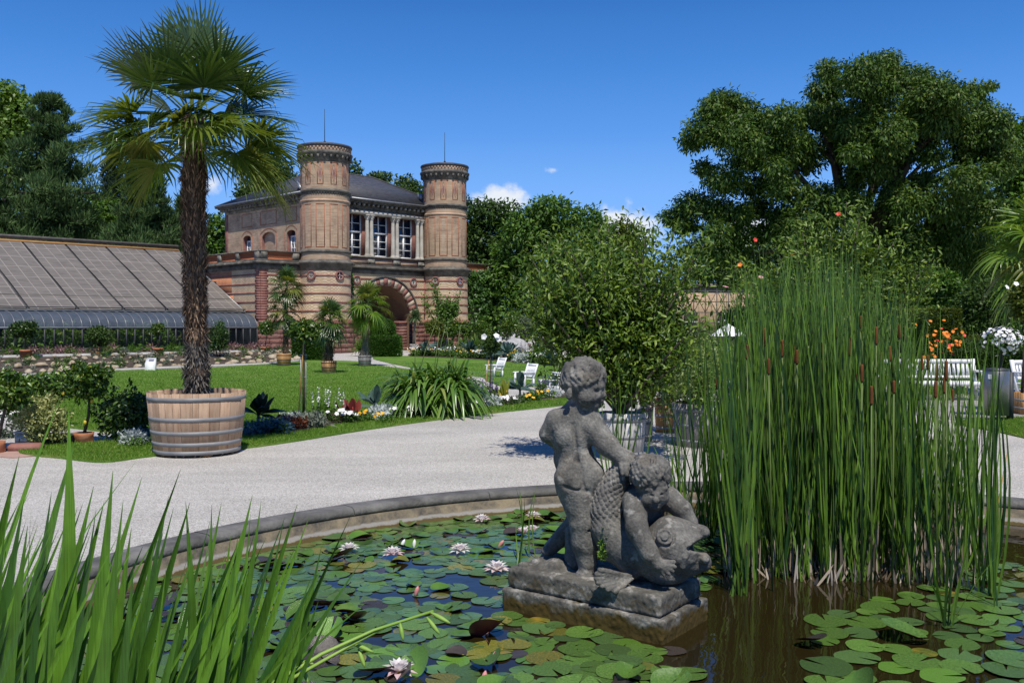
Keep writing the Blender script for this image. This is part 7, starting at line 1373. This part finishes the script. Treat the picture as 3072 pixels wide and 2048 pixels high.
ex = [(4, 1075, -60, 2.3, 46, -.1), (40, 1048, -40, 2.2, 52, -.15), (45, 1150, 0, 2.0, 50, -.1), (172, 940, 95, 2.1, 60, .12), (165, 1010, 40, 2.5, 46, -.1), (115, 1130, 50, 2.3, 50, 0), (205, 1120, 120, 2.2, 46, -.1), (247, 1085, 165, 2.0, 58, .05), (275, 1150, 175, 2.4, 44, .1), (327, 1093, 210, 2.6, 34, -.12), (408, 1080, 265, 2.2, 48, -.18), (217, 1172, 150, 2.0, 54, 0), (285, 1195, 210, 1.9, 60, .04), (322, 1200, 250, 2.4, 44, 0), (373, 1145, 300, 2.7, 32, -.05), (432, 1155, 290, 2.4, 42, -.06), (445, 1140, 420, 2.5, 34, .12), (483, 1160, 430, 2.3, 40, .1), (513, 1150, 440, 2.8, 26, -.05), (575, 1140, 470, 2.3, 44, -.05), (600, 1150, 500, 2.5, 32, .05), (693, 1150, 560, 2.15, 50, -.12), (675, 1255, 520, 2.5, 32, -.1), (805, 1185, 610, 2.3, 36, -.14), (830, 1288, 600, 2.5, 34, -.12), (835, 1395, 560, 2.4, 34, -.18), (610, 1235, 440, 2.7, 26, -.14), (530, 1262, 400, 2.4, 32, -.1), (460, 1250, 330, 2.2, 40, -.08), (640, 1290, 530, 2.2, 36, .02), (720, 1330, 560, 2.0, 42, -.1), (560, 1300, 490, 2.0, 44, 0), (390, 1290, 330, 2.0, 46, .05), (350, 1250, 280, 2.1, 44, 0), (130, 1230, 60, 1.9, 60, .05), (80, 1200, 10, 1.9, 56, 0), (470, 1320, 400, 1.9, 50, .02), (700, 1400, 620, 2.1, 34, 0), (760, 1400, 660, 2.2, 30, -.1), (250, 1290, 170, 1.9, 50, .06), (118, 905, -80, 2.3, 22, -.14), (325, 1045, 150, 2.7, 14, -.6), (210, 1330, 100, 1.8, 56, .0), (20, 1260, -60, 1.9, 50, 0), (660, 1180, 545, 2.7, 24, .03), (545, 1230, 455, 2.0, 40, .08), (90, 1300, 30, 1.8, 46, .05), (300, 1310, 250, 1.8, 54, .05), (430, 1370, 350, 1.8, 50, 0), (600, 1400, 520, 1.9, 44, 0)]
for q in ex: (B1 if q[0] < 230 else B2 if q[0] < 480 else B3).append((q[0] * k13, q[1] * k13, q[2] * k13, q[3], q[4] * 1.0 + 6, q[5]))
rr = np.random.default_rng(23)
for i in range(120):
    x = 760 * rr.random() ** (1.0 if i < 46 else 1.9); B = (B1 if x < 230 else B2 if x < 480 else B3); B.append((x * k13, (1130 + 260 * rr.random() + max(x - 300, 0) * .12) * k13, (x - 50 - 130 * rr.random()) * k13, 1.8 + 1.1 * rr.random(), 22 + 26 * rr.random(), -.1 + rr.normal() * .12))
iris('sword-leaved iris at the left edge with the tallest leaves', B1, 31, 100); iris('sword-leaved iris in the middle of the near left group', B2, 32, 420); i3 = iris('sword-leaved iris leaning right over the lily pads', B3, 33, 760)
O3 = np.array(i3.location); b = MB(); a = V(800, 2060, 2.3); c = V(1120, 1890, 2.45); e = V(1300, 1832, 2.5); b.tube([a - O3, (a * .5 + c * .5) - O3 + np.array([0, 0, .01]), c - O3, e - O3], [.006, .005, .0045, .004], 6); a2 = V(830, 2060, 2.3); b.tube([a2 - O3, V(1050, 1935, 2.42) - O3, V(1180, 1868, 2.48) - O3], [.005, .0045, .003], 6); b.build('seed_stalk', mat('iris_stalk', [(.16, .3, .04), (.28, .42, .08)], 6, .5), i3)
for (x0, y0, x1, y1) in ((1290, 1835, 1350, 1868), (1280, 1850, 1318, 1900), (1060, 1930, 1120, 1955), (1075, 1945, 1095, 2000), (1200, 1868, 1210, 1920), (880, 1990, 890, 2040), (905, 1990, 925, 2050), (885, 1980, 940, 1990)):
    b = MB(); a, c = V(x0, y0, 2.45) - O3, V(x1, y1, 2.43) - O3; t_ = np.linspace(0, 1, 7); b.tube([a + (c - a) * s_ for s_ in t_], .0062 * np.sin(np.clip(t_, .06, .94) * math.pi) ** .6, 7); b.build('seed_pod', MATS['iris_stalk'], i3, True)
# ------------------------------------------------------------------ the carved group: signed-distance sculpture turned into stone
def vnoise(P, f, seed=0):
    q = P * f + seed * 7.3; i = np.floor(q).astype(np.int64); t_ = q - i; t_ = t_ * t_ * (3 - 2 * t_)
    def h(x, y, z): n = (x * 73856093) ^ (y * 19349663) ^ (z * 83492791); n = (n ^ (n >> 13)) * 1274126177; return ((n ^ (n >> 16)) & 0xffff) / 65535.
    out = 0
    for a in (0, 1):
        for b in (0, 1):
            for c in (0, 1): out = out + h(i[..., 0] + a, i[..., 1] + b, i[..., 2] + c) * np.where(a, t_[..., 0], 1 - t_[..., 0]) * np.where(b, t_[..., 1], 1 - t_[..., 1]) * np.where(c, t_[..., 2], 1 - t_[..., 2])
    return out - .5
def prim(kind, p, a):
    if kind == 'c':
        A, B, ra, rb = a; ab = B - A; t_ = np.clip(((p - A) @ ab) / (ab @ ab), 0, 1); return np.linalg.norm(p - A - t_[..., None] * ab, axis=-1) - (ra + (rb - ra) * t_)
    if kind == 'e':
        c, r_ = a; q = (p - c) / r_; k0 = np.linalg.norm(q, axis=-1); k1 = np.linalg.norm(q / r_, axis=-1); return k0 * (k0 - 1) / (k1 + 1e-9)
    if kind == 't':                                    # ring lying in the picture-facing plane
        c, Rr, rr_ = a; q = p - c; return np.hypot(np.hypot(q[..., 0], q[..., 2]) - Rr, q[..., 1] * .6) - rr_
    if kind == 'b':                                    # oriented box (centre, axes, half sizes, rounding)
        c, ax, hs_, rd = a; q = np.abs((p - c) @ np.array(ax).T) - hs_ + rd; return np.linalg.norm(np.maximum(q, 0), axis=-1) + np.minimum(q.max(-1), 0) - rd
def bound(kind, a):
    if kind == 'c': A, B, ra, rb = a; m = max(ra, rb); return np.minimum(A, B) - m, np.maximum(A, B) + m
    if kind == 'e': return a[0] - a[1], a[0] + a[1]
    if kind == 't': m = a[1] + a[2]; return a[0] - m, a[0] + m
    c, ax, hs_, rd = a; e = np.abs(np.array(ax)).T @ hs_; return c - e, c + e
def sculpt(prims, h, post=None):
    bb = [bound(k, a) for op, k, a, s in prims if op == '+']; lo_ = np.min([b[0] for b in bb], 0) - .03; hi_ = np.max([b[1] for b in bb], 0) + .03; n = np.ceil((hi_ - lo_) / h).astype(int) + 1
    D = np.full(n, .2); axs = [lo_[k] + h * np.arange(n[k]) for k in range(3)]
    for op, k, a, s in prims:
        b0, b1 = bound(k, a); m = s + .03; i0 = np.maximum(((b0 - m - lo_) / h).astype(int), 0); i1 = np.minimum(((b1 + m - lo_) / h).astype(int) + 2, n)
        if (i1 <= i0).any(): continue
        sl = tuple(slice(x, y) for x, y in zip(i0, i1)); p = np.stack(np.meshgrid(*[axs[q][sl[q]] for q in range(3)], indexing='ij'), -1); d = prim(k, p, a); e = D[sl]
        if op == '+': hh_ = np.clip(.5 + .5 * (e - d) / s, 0, 1); D[sl] = e * (1 - hh_) + d * hh_ - s * hh_ * (1 - hh_)
        else: hh_ = np.clip(.5 - .5 * (e + d) / s, 0, 1); D[sl] = e * (1 - hh_) - d * hh_ + s * hh_ * (1 - hh_)
    near = np.abs(D) < .05
    if post:
        ii = np.argwhere(near); p = lo_ + h * ii; D[near] += post(p)
    # surface nets
    nx, ny, nz_ = D.shape; cor = [(i, j, k) for i in (0, 1) for j in (0, 1) for k in (0, 1)]; c = np.stack([D[i:nx - 1 + i, j:ny - 1 + j, k:nz_ - 1 + k] for i, j, k in cor], -1); ins = (c < 0).sum(-1); mk = (ins > 0) & (ins < 8); idx = -np.ones(mk.shape, np.int64); cells = np.argwhere(mk); idx[mk] = np.arange(len(cells)); vals = c[mk]; acc_ = np.zeros((len(cells), 3)); cnt = np.zeros(len(cells))
    for a in range(8):
        for b in range(a + 1, 8):
            if sum(x != y for x, y in zip(cor[a], cor[b])) != 1: continue
            va, vb = vals[:, a], vals[:, b]; x = (va < 0) != (vb < 0); t_ = np.where(x, va / np.where(x, va - vb, 1), 0); acc_ += np.where(x[:, None], np.array(cor[a]) + t_[:, None] * (np.array(cor[b]) - np.array(cor[a])), 0); cnt += x
    Vv = lo_ + h * (cells + acc_ / cnt[:, None]); S_ = D < 0; F = []
    for ax in range(3):
        o1, o2 = (ax + 1) % 3, (ax + 2) % 3; s0 = [slice(1, -1)] * 3; s1 = [slice(1, -1)] * 3; s0[ax] = slice(0, -1); s1[ax] = slice(1, None); A, B = S_[tuple(s0)], S_[tuple(s1)]; e = np.argwhere(A != B); flip = B[tuple(e.T)]; e[:, o1] += 1; e[:, o2] += 1; q = []
        for (u, v) in ((1, 1), (0, 1), (0, 0), (1, 0)): f_ = e.copy(); f_[:, o1] -= u; f_[:, o2] -= v; q.append(idx[tuple(f_.T)])
        q = np.stack(q, 1); q[flip] = q[flip][:, ::-1]; F.append(q)
    F = np.concatenate(F); F = F[(F >= 0).all(1)]; return Vv, F
def SP(x, y, D): return V(1480 + .6124 * x, 1040 + .6124 * y, D)
U = lambda px: px * .6124 * 5.65 / FPX
C = lambda a, b, ra, rb: ('c', (SP(*a), SP(*b), U(ra), U(rb)))
E = lambda c_, rx, rz, ry=None: ('e', (SP(*c_), np.array([U(rx), U(ry if ry else (rx + rz) / 2), U(rz)])))
ST = thing('stone_statue', 'weathered grey stone statue of two boys with a big fish on a plinth', 'statue', (pl_c[0], pl_c[1], WZ)); O = np.array([pl_c[0], pl_c[1], WZ])
STONE = bpy.data.materials.new('weathered_statue_stone'); STONE.use_nodes = True; t = STONE.node_tree; p = t.nodes['Principled BSDF']; Lk = t.links.new; p.inputs['Roughness'].default_value = .9; p.inputs['Specular IOR Level'].default_value = .25
co = t.nodes.new('ShaderNodeTexCoord'); n1 = t.nodes.new('ShaderNodeTexNoise'); n1.inputs['Scale'].default_value = 5.5; n1.inputs['Detail'].default_value = 10; n1.inputs['Roughness'].default_value = .68; Lk(co.outputs['Object'], n1.inputs[0])
ra = t.nodes.new('ShaderNodeValToRGB'); e = ra.color_ramp.elements; e[0].position = .33; e[1].position = .7; e[0].color = (.075, .07, .063, 1); e[1].color = (.28, .265, .235, 1); q = e.new(.5); q.color = (.15, .142, .127, 1); Lk(n1.outputs['Fac'], ra.inputs[0])
n2 = t.nodes.new('ShaderNodeTexNoise'); n2.inputs['Scale'].default_value = 75; n2.inputs['Detail'].default_value = 4; Lk(co.outputs['Object'], n2.inputs[0]); m2 = t.nodes.new('ShaderNodeMapRange'); m2.inputs['From Min'].default_value = .3; m2.inputs['From Max'].default_value = .7; m2.inputs['To Min'].default_value = .72; m2.inputs['To Max'].default_value = 1.22; Lk(n2.outputs['Fac'], m2.inputs[0]); h_ = t.nodes.new('ShaderNodeHueSaturation'); Lk(ra.outputs[0], h_.inputs['Color']); Lk(m2.outputs[0], h_.inputs['Value'])
n3 = t.nodes.new('ShaderNodeTexNoise'); n3.inputs['Scale'].default_value = 3.2; n3.inputs['Detail'].default_value = 7; Lk(co.outputs['Object'], n3.inputs[0]); m3 = t.nodes.new('ShaderNodeMapRange'); m3.inputs['From Min'].default_value = .58; m3.inputs['From Max'].default_value = .72; m3.inputs['To Max'].default_value = .4; Lk(n3.outputs['Fac'], m3.inputs[0]); k = t.nodes.new('ShaderNodeMix'); k.data_type = 'RGBA'; Lk(m3.outputs[0], k.inputs[0]); Lk(h_.outputs[0], k.inputs[6]); k.inputs[7].default_value = (.2, .15, .085, 1); src = k.outputs[2]
for (sc_, st_, lo_, hi_, am, col) in ((4.5, (1, 1, .16), .52, .72, .6, (.045, .043, .04, 1)), (13, (1, 1, 1), .6, .68, .55, (.42, .4, .36, 1))):     # rain streaks, pale lichen
    mp = t.nodes.new('ShaderNodeMapping'); mp.inputs['Scale'].default_value = st_; Lk(co.outputs['Object'], mp.inputs[0]); nn = t.nodes.new('ShaderNodeTexNoise'); nn.inputs['Scale'].default_value = sc_; nn.inputs['Detail'].default_value = 7; Lk(mp.outputs[0], nn.inputs[0])
    mr = t.nodes.new('ShaderNodeMapRange'); mr.inputs['From Min'].default_value = lo_; mr.inputs['From Max'].default_value = hi_; mr.inputs['To Max'].default_value = am; Lk(nn.outputs['Fac'], mr.inputs[0]); k2 = t.nodes.new('ShaderNodeMix'); k2.data_type = 'RGBA'; Lk(mr.outputs[0], k2.inputs[0]); Lk(src, k2.inputs[6]); k2.inputs[7].default_value = col; src = k2.outputs[2]
Lk(src, p.inputs['Base Color'])
bp = t.nodes.new('ShaderNodeBump'); bp.inputs['Distance'].default_value = .006; bp.inputs['Strength'].default_value = .8; Lk(n2.outputs['Fac'], bp.inputs['Height']); Lk(bp.outputs[0], p.inputs['Normal'])
def stone(name, prims, h, post, m=STONE): Vv, F = sculpt(prims, h, post); b = MB(); b.add(Vv - O, F); return b.build(name, m, ST, True)
def hair(c_, rad, keep, n, seed, s0=15, s1=24, crown=(0., .2, 1.)):
    # locks that run down from the crown of the head
    r = np.random.default_rng(seed); c = SP(*c_); out = []; cr_ = unit(np.array(crown)); ga = np.arange(n * 2); z = 1 - 2 * (ga + .5) / (n * 2); a = ga * 2.39996; dd = np.c_[np.sqrt(1 - z * z) * np.cos(a), np.sqrt(1 - z * z) * np.sin(a), z]
    for d in dd:
        if not keep(d): continue
        t_ = -(cr_ - d * (d @ cr_)); t_ = unit(t_ + np.cross(d, t_) * r.normal() * .55); ln = .16 + .1 * r.random(); d2 = unit(d + t_ * ln); lift = 1.0 + .035 * r.normal()
        s = U(s0 + (s1 - s0) * r.random()); out.append(('+', 'c', (c + d * rad * lift, c + d2 * rad * (lift + .02), s, s * .45), .0045))
    return out
rough = lambda p: vnoise(p, 26, 1) * .005 + vnoise(p, 70, 2) * .0028
# standing boy, seen from behind
sb = [('+', *q, s) for q, s in ((E((420, 640, 5.81), 113, 95, 95), .03), (E((368, 645, 5.735), 72, 84, 66), .025), (E((480, 632, 5.74), 66, 82, 64), .025), (E((405, 545, 5.80), 92, 80, 85), .05), (E((385, 440, 5.80), 104, 108, 92), .04), (C((312, 356, 5.80), (468, 356, 5.78), 52, 54), .04), (E((405, 575, 5.87), 85, 85, 70), .04), (E((345, 545, 5.89), 52, 82, 60), .04), (E((345, 420, 5.745), 40, 60, 26), .03), (E((440, 425, 5.74), 40, 58, 26), .03),
    (C((392, 338, 5.80), (432, 285, 5.78), 72, 60), .03), (E((442, 168, 5.78), 108, 112, 105), .02), (E((474, 232, 5.77), 74, 72, 80), .03), (E((456, 250, 5.70), 44, 38, 40), .03), (E((484, 288, 5.74), 34, 26, 34), .02), (E((540, 236, 5.73), 15, 18, 16), .012), (E((526, 266, 5.73), 18, 12, 16), .012), (E((372, 232, 5.675), 17, 30, 12), .008), (E((512, 192, 5.71), 34, 18, 24), .015),
    (C((466, 366, 5.77), (558, 480, 5.71), 66, 54), .03), (C((558, 480, 5.71), (636, 552, 5.66), 55, 38), .02), (E((650, 575, 5.645), 30, 36, 26), .02), (C((625, 575, 5.62), (632, 622, 5.60), 12, 10), .006), (C((645, 580, 5.61), (655, 628, 5.595), 12, 10), .006), (C((665, 578, 5.61), (677, 620, 5.60), 11, 9), .006), (C((683, 570, 5.62), (692, 606, 5.62), 10, 8), .006),
    (C((308, 364, 5.80), (268, 424, 5.83), 52, 46), .03), (C((266, 428, 5.83), (322, 480, 5.92), 40, 33), .02), (E((345, 492, 5.93), 30, 24), .015),
    (C((408, 690, 5.78), (440, 840, 5.75), 104, 72), .03), (E((442, 868, 5.74), 58, 46, 56), .025), (C((438, 870, 5.745), (450, 955, 5.755), 66, 70), .02), (C((450, 955, 5.755), (460, 1085, 5.76), 68, 44), .02), (E((440, 1118, 5.75), 40, 32, 40), .02), (C((448, 1130, 5.74), (500, 1156, 5.67), 34, 24), .02), (C((500, 1152, 5.665), (520, 1160, 5.655), 14, 10), .008), (C((486, 1160, 5.655), (502, 1170, 5.645), 13, 10), .008),
    (C((412, 690, 5.90), (425, 840, 5.98), 84, 62), .03), (C((425, 840, 5.98), (280, 985, 6.02), 58, 38), .02), (E((262, 1000, 6.02), 30, 22, 40), .02))]
sb += [('-', *C((462, 900, 5.68), (512, 884, 5.69), 7, 6), .012), ('-', *C((393, 390, 5.70), (408, 560, 5.71), 7, 9), .03), ('-', *C((424, 585, 5.68), (440, 690, 5.665), 6, 8), .02), ('-', *C((350, 688, 5.66), (470, 712, 5.67), 5, 5), .02), ('-', *E((512, 218, 5.67), 18, 11, 20), .012)]
sb += hair((442, 165, 5.78), np.array([U(108), U(105), U(112)]), lambda d: d[2] > -.22 - .35 * max(d[1], 0) + .42 * max(d[0] * .8 - d[1] * .35, 0), 170, 4, 9, 15)
stone('standing_boy', sb, .0068, rough)
# crouching boy
cb = [('+', *q, s) for q, s in ((E((745, 820, 5.68), 92, 120, 90), .04), (E((700, 745, 5.70), 72, 78, 75), .04), (E((740, 960, 5.70), 95, 90, 85), .04), (C((690, 752, 5.62), (860, 742, 5.64), 50, 50), .04), (C((770, 730, 5.63), (772, 690, 5.59), 50, 50), .03),
    (E((768, 625, 5.575), 92, 92, 96), .02), (E((788, 712, 5.545), 70, 74, 72), .03), (E((790, 782, 5.51), 30, 22, 28), .02), (E((797, 752, 5.452), 13, 14, 12), .006), (C((798, 712, 5.475), (797, 750, 5.465), 7, 10), .008), (E((756, 750, 5.50), 28, 26, 22), .02), (E((830, 742, 5.51), 24, 24, 22), .02), (E((772, 698, 5.485), 36, 12, 18), .012), (E((826, 692, 5.49), 28, 11, 18), .012), (E((775, 724, 5.475), 12, 7, 9), .006), (E((822, 718, 5.48), 11, 7, 9), .006), (E((796, 776, 5.475), 17, 5, 9), .006), (E((795, 788, 5.478), 14, 5, 9), .006),
    (C((690, 762, 5.59), (704, 890, 5.45), 60, 52), .03), (C((704, 890, 5.45), (768, 1015, 5.385), 53, 42), .02), (C((768, 1015, 5.385), (806, 1060, 5.36), 40, 30), .02), (E((832, 1070, 5.35), 36, 28, 24), .015), (C((845, 1052, 5.345), (884, 1052, 5.345), 13, 10), .006), (C((856, 1066, 5.335), (890, 1078, 5.33), 12, 10), .006), (C((852, 1080, 5.335), (880, 1098, 5.33), 12, 9), .006), (C((842, 1092, 5.335), (862, 1114, 5.33), 11, 9), .006), (C((815, 1088, 5.345), (838, 1116, 5.34), 11, 9), .006),
    (C((862, 742, 5.63), (922, 795, 5.60), 56, 47), .03), (C((922, 795, 5.60), (965, 858, 5.58), 46, 38), .02), (C((740, 980, 5.66), (690, 1090, 5.56), 70, 48), .03))]
cb += [('-', *E((774, 728, 5.462), 15, 6, 10), .006), ('-', *E((822, 722, 5.468), 13, 6, 10), .006), ('-', *C((778, 781, 5.468), (814, 779, 5.47), 3.5, 3.5), .004)]
cb += hair((768, 622, 5.575), np.array([U(92), U(96), U(92)]), lambda d: d[2] > -.36 - .2 * abs(d[1]), 170, 5, 8, 14, (.1, -.25, 1.))
stone('crouching_boy', cb, .006, rough)
# the fish: body curls up behind the boys, mouth open to the right
sp_ = [(905, 985, 5.51, 122), (800, 1012, 5.57, 126), (700, 1000, 5.63, 116), (622, 955, 5.69, 108), (575, 880, 5.71, 102), (560, 790, 5.72, 94), (575, 705, 5.72, 80), (608, 645, 5.70, 62), (640, 590, 5.68, 46), (660, 545, 5.68, 36), (640, 512, 5.68, 20)]
fp = [('+', *C(a[:3], b_[:3], a[3], b_[3]), .03) for a, b_ in zip(sp_[:-1], sp_[1:])]
fp += [('+', *q, s) for q, s in ((C((878, 948, 5.51), (1002, 940, 5.47), 122, 70), .04), (C((880, 1065, 5.52), (1026, 1056, 5.47), 86, 42), .03), (E((880, 1000, 5.52), 110, 110, 100), .03))]
def surf(prims, x, y):
    for D in np.arange(5.2, 5.8, .004):
        p = SP(x, y, D)[None]; d = min(float(prim(k, p, a)[0]) for op, k, a, s in prims if op == '+')
        if d < .002: return D
    return 5.4
head0 = list(fp); eD = surf(head0, 840, 930)
fp += [('+', *E((840, 930, eD + .004), 44, 44, 16), .006)]
lip = [(1040, 912), (1000, 945), (958, 985), (938, 1030), (926, 1078)]
fp += [('+', *C((*a, surf(head0, *a) + .002), (*b_, surf(head0, *b_) + .002), 13, 14), .006) for a, b_ in zip(lip[:-1], lip[1:])]
fp += [('-', *E((1118, 895, 5.47), 62, 70, 200), .012), *[('-', *C((1098, 962, 5.30 + .035 * q_), (958, 988, 5.30 + .035 * q_), 52, 13), .012) for q_ in range(9)], ('-', 't', (SP(840, 930, eD - .008), U(44), U(7)), .004), ('-', 't', (SP(840, 930, eD - .014), U(23), U(5)), .004), ('-', *C((930, 935, 5.365), (880, 1010, 5.355), 4, 4), .006), ('-', *C((880, 1010, 5.355), (872, 1080, 5.37), 4, 4), .006)]
piv = (700, 1130, 5.50)
for q in range(15): an_ = math.pi * (.80 + .62 * q / 14); fp.append(('+', *C((690 + 60 * math.cos(an_) * .3, 1125 - 10 * math.sin(an_), 5.47), (655 + 152 * math.cos(an_), 1128 - 76 * math.sin(an_), 5.425 - .004 * (q % 2)), 5, 13 if q % 2 else 4.5), .004))
fp += [('+', *C((385, 900, 5.93), (395, 1050, 5.90), 34, 50), .03), ('+', *E((850, 1110, 5.53), 90, 50, 80), .03)]
sA = np.array([SP(*q[:3]) for q in sp_]); acl = np.r_[0, np.cumsum(np.linalg.norm(np.diff(sA, axis=0), axis=1))]
fp += [('+', *C((1036, 908, 5.40), (1036, 908, 5.54), 21, 21), .01), ('+', *C((1034, 1036, 5.41), (1034, 1036, 5.54), 25, 25), .012)]
def scales(p):
    best = np.full(len(p), 9.); tt = np.zeros(len(p)); off = np.zeros((len(p), 3)); tg = np.zeros((len(p), 3))
    for i in range(3, len(sA) - 1):
        ab = sA[i + 1] - sA[i]; t_ = np.clip(((p - sA[i]) @ ab) / (ab @ ab), 0, 1); v = p - sA[i] - t_[:, None] * ab; d = np.linalg.norm(v, axis=1); m = d < best; best[m] = d[m]; tt[m] = acl[i] + t_[m] * np.linalg.norm(ab); off[m] = v[m]; tg[m] = ab / np.linalg.norm(ab)
    rp = p - SP(620, 700, 5.0); X = (SP(1000, 0, 5.7) - SP(0, 0, 5.7))[0] / 1000; cxp = (p[:, 0] * FPX / p[:, 1] + 1536 - 1480) / .6124; a = np.arctan2(off[:, 0] * tg[:, 2] - off[:, 2] * tg[:, 0], -off[:, 1]) * best; s0 = .034; row = np.floor(tt / (s0 * .62)); u = tt / (s0 * .62) - row; w_ = np.mod(a / s0 + .5 * np.mod(row, 2), 1) - .5
    ga, gb = tt / .05 + a / .04, tt / .05 - a / .04; fa, fb = ga - np.floor(ga), gb - np.floor(gb); dl = np.minimum(np.minimum(fa, 1 - fa), np.minimum(fb, 1 - fb))
    bump = .0085 * np.exp(-(dl / .13) ** 2) - .006 * (fa + fb - 1) * .8; wgt = np.clip((best < .22) * 1., 0, 1) * np.clip((tt - acl[4] + .02) / .1, 0, 1) * np.clip((cxp - 430) / 40, 0, 1)
    return bump * wgt + rough(p)
stone('fish', fp, .0062, scales)
# plinth: two worn slabs and a rough rock ground
axes = [np.array([ax_a[0], ax_a[1], 0]), np.array([ax_b[0], ax_b[1], 0]), np.array([0, 0, 1.])]
PLM = bpy.data.materials.new('mossy_plinth_stone'); PLM.use_nodes = True; t = PLM.node_tree; p = t.nodes['Principled BSDF']; p.inputs['Roughness'].default_value = .92; p.inputs['Specular IOR Level'].default_value = .2
co = t.nodes.new('ShaderNodeTexCoord'); n1 = t.nodes.new('ShaderNodeTexNoise'); n1.inputs['Scale'].default_value = 7; n1.inputs['Detail'].default_value = 10; n1.inputs['Roughness'].default_value = .72; Lk = t.links.new; Lk(co.outputs['Object'], n1.inputs[0]); ra = t.nodes.new('ShaderNodeValToRGB'); e = ra.color_ramp.elements; e[0].position = .34; e[1].position = .68; e[0].color = (.05, .046, .04, 1); e[1].color = (.42, .4, .36, 1); q = e.new(.52); q.color = (.13, .122, .105, 1); Lk(n1.outputs['Fac'], ra.inputs[0])
sx = t.nodes.new('ShaderNodeSeparateXYZ'); Lk(co.outputs['Object'], sx.inputs[0]); n4 = t.nodes.new('ShaderNodeTexNoise'); n4.inputs['Scale'].default_value = 9; n4.inputs['Detail'].default_value = 6; Lk(co.outputs['Object'], n4.inputs[0]); mm = t.nodes.new('ShaderNodeMath'); mm.operation = 'MULTIPLY_ADD'; mm.inputs[1].default_value = -.24; Lk(n4.outputs['Fac'], mm.inputs[0]); Lk(sx.outputs[2], mm.inputs[2])
rz = t.nodes.new('ShaderNodeValToRGB'); e = rz.color_ramp.elements; mz = t.nodes.new('ShaderNodeMapRange'); mz.inputs['From Min'].default_value = -.12; mz.inputs['From Max'].default_value = .22; Lk(mm.outputs[0], mz.inputs[0]); Lk(mz.outputs[0], rz.inputs[0]); e[0].position = .22; e[0].color = (1, 1, 1, 1); e[1].position = .36; e[1].color = (0, 0, 0, 1)
for ps, v in ((.5, 0), (.55, .6), (.6, 0)): q = e.new(ps); q.color = (v, v, v, 1)
k = t.nodes.new('ShaderNodeMix'); k.data_type = 'RGBA'; Lk(rz.outputs[0], k.inputs[0]); Lk(ra.outputs[0], k.inputs[6]); k.inputs[7].default_value = (.075, .052, .014, 1); Lk(k.outputs[2], p.inputs['Base Color']); bp = t.nodes.new('ShaderNodeBump'); bp.inputs['Distance'].default_value = .008; Lk(n1.outputs['Fac'], bp.inputs['Height']); Lk(bp.outputs[0], p.inputs['Normal'])
chip = lambda p: vnoise(p, 9, 5) * .004 + vnoise(p, 30, 6) * .0045 + vnoise(p, 75, 7) * .009
c0_ = np.array([pl_c[0], pl_c[1], 0])
stone('lower_slab', [('+', 'b', (c0_ + np.array([0, 0, -.17]), axes, np.array([.572, .297, .155]), .012), .005)], .0085, chip, PLM)
r = np.random.default_rng(41); up_ = [('+', 'b', (c0_ + np.array([-.005, .0, .05]), axes, np.array([.545, .268, .062]), .02), .01)]
for i in range(6): q = c0_ + axes[0] * (.12 + .38 * r.random()) + axes[1] * (.22 * (2 * r.random() - 1)) + np.array([0, 0, .11 + .02 * r.random()]); s = .03 + .04 * r.random(); up_.append(('+', 'e', (q, np.array([s, s, s * .45])), .02))
up_ += [('+', *E((320, 1075, 5.92), 70, 45, 80), .02), ('+', *E((250, 1085, 5.95), 60, 40, 70), .02)]
stone('upper_slab', up_, .0085, chip, PLM)
# a little willowherb in the lap of the stone
o = thing('weed_sprig', 'small bright green weed growing between the boy and the fish', 'plant', SP(525, 1050, 5.60)); b = MB(); rr = np.random.default_rng(3)
for k in range(3): hgt = .12 + .1 * rr.random(); n = 16; zz = np.linspace(.02, hgt, n); az = np.arange(n) * 2.4; b.leaves(np.c_[.012 * k + .01 * np.sin(zz * 20), np.zeros(n), zz], np.stack([np.cos(az), np.sin(az), np.full(n, .35)], 1), np.tile([0, -.3, 1.], (n, 1)) + rng.normal(size=(n, 3)) * .2, .036, .014); b.tube([(.012 * k, 0, 0), (.012 * k, 0, hgt)], .002, 4)
b.build('leaves', leafmat('weed_leaf', (.12, .25, .02), (.25, .4, .05)), o)
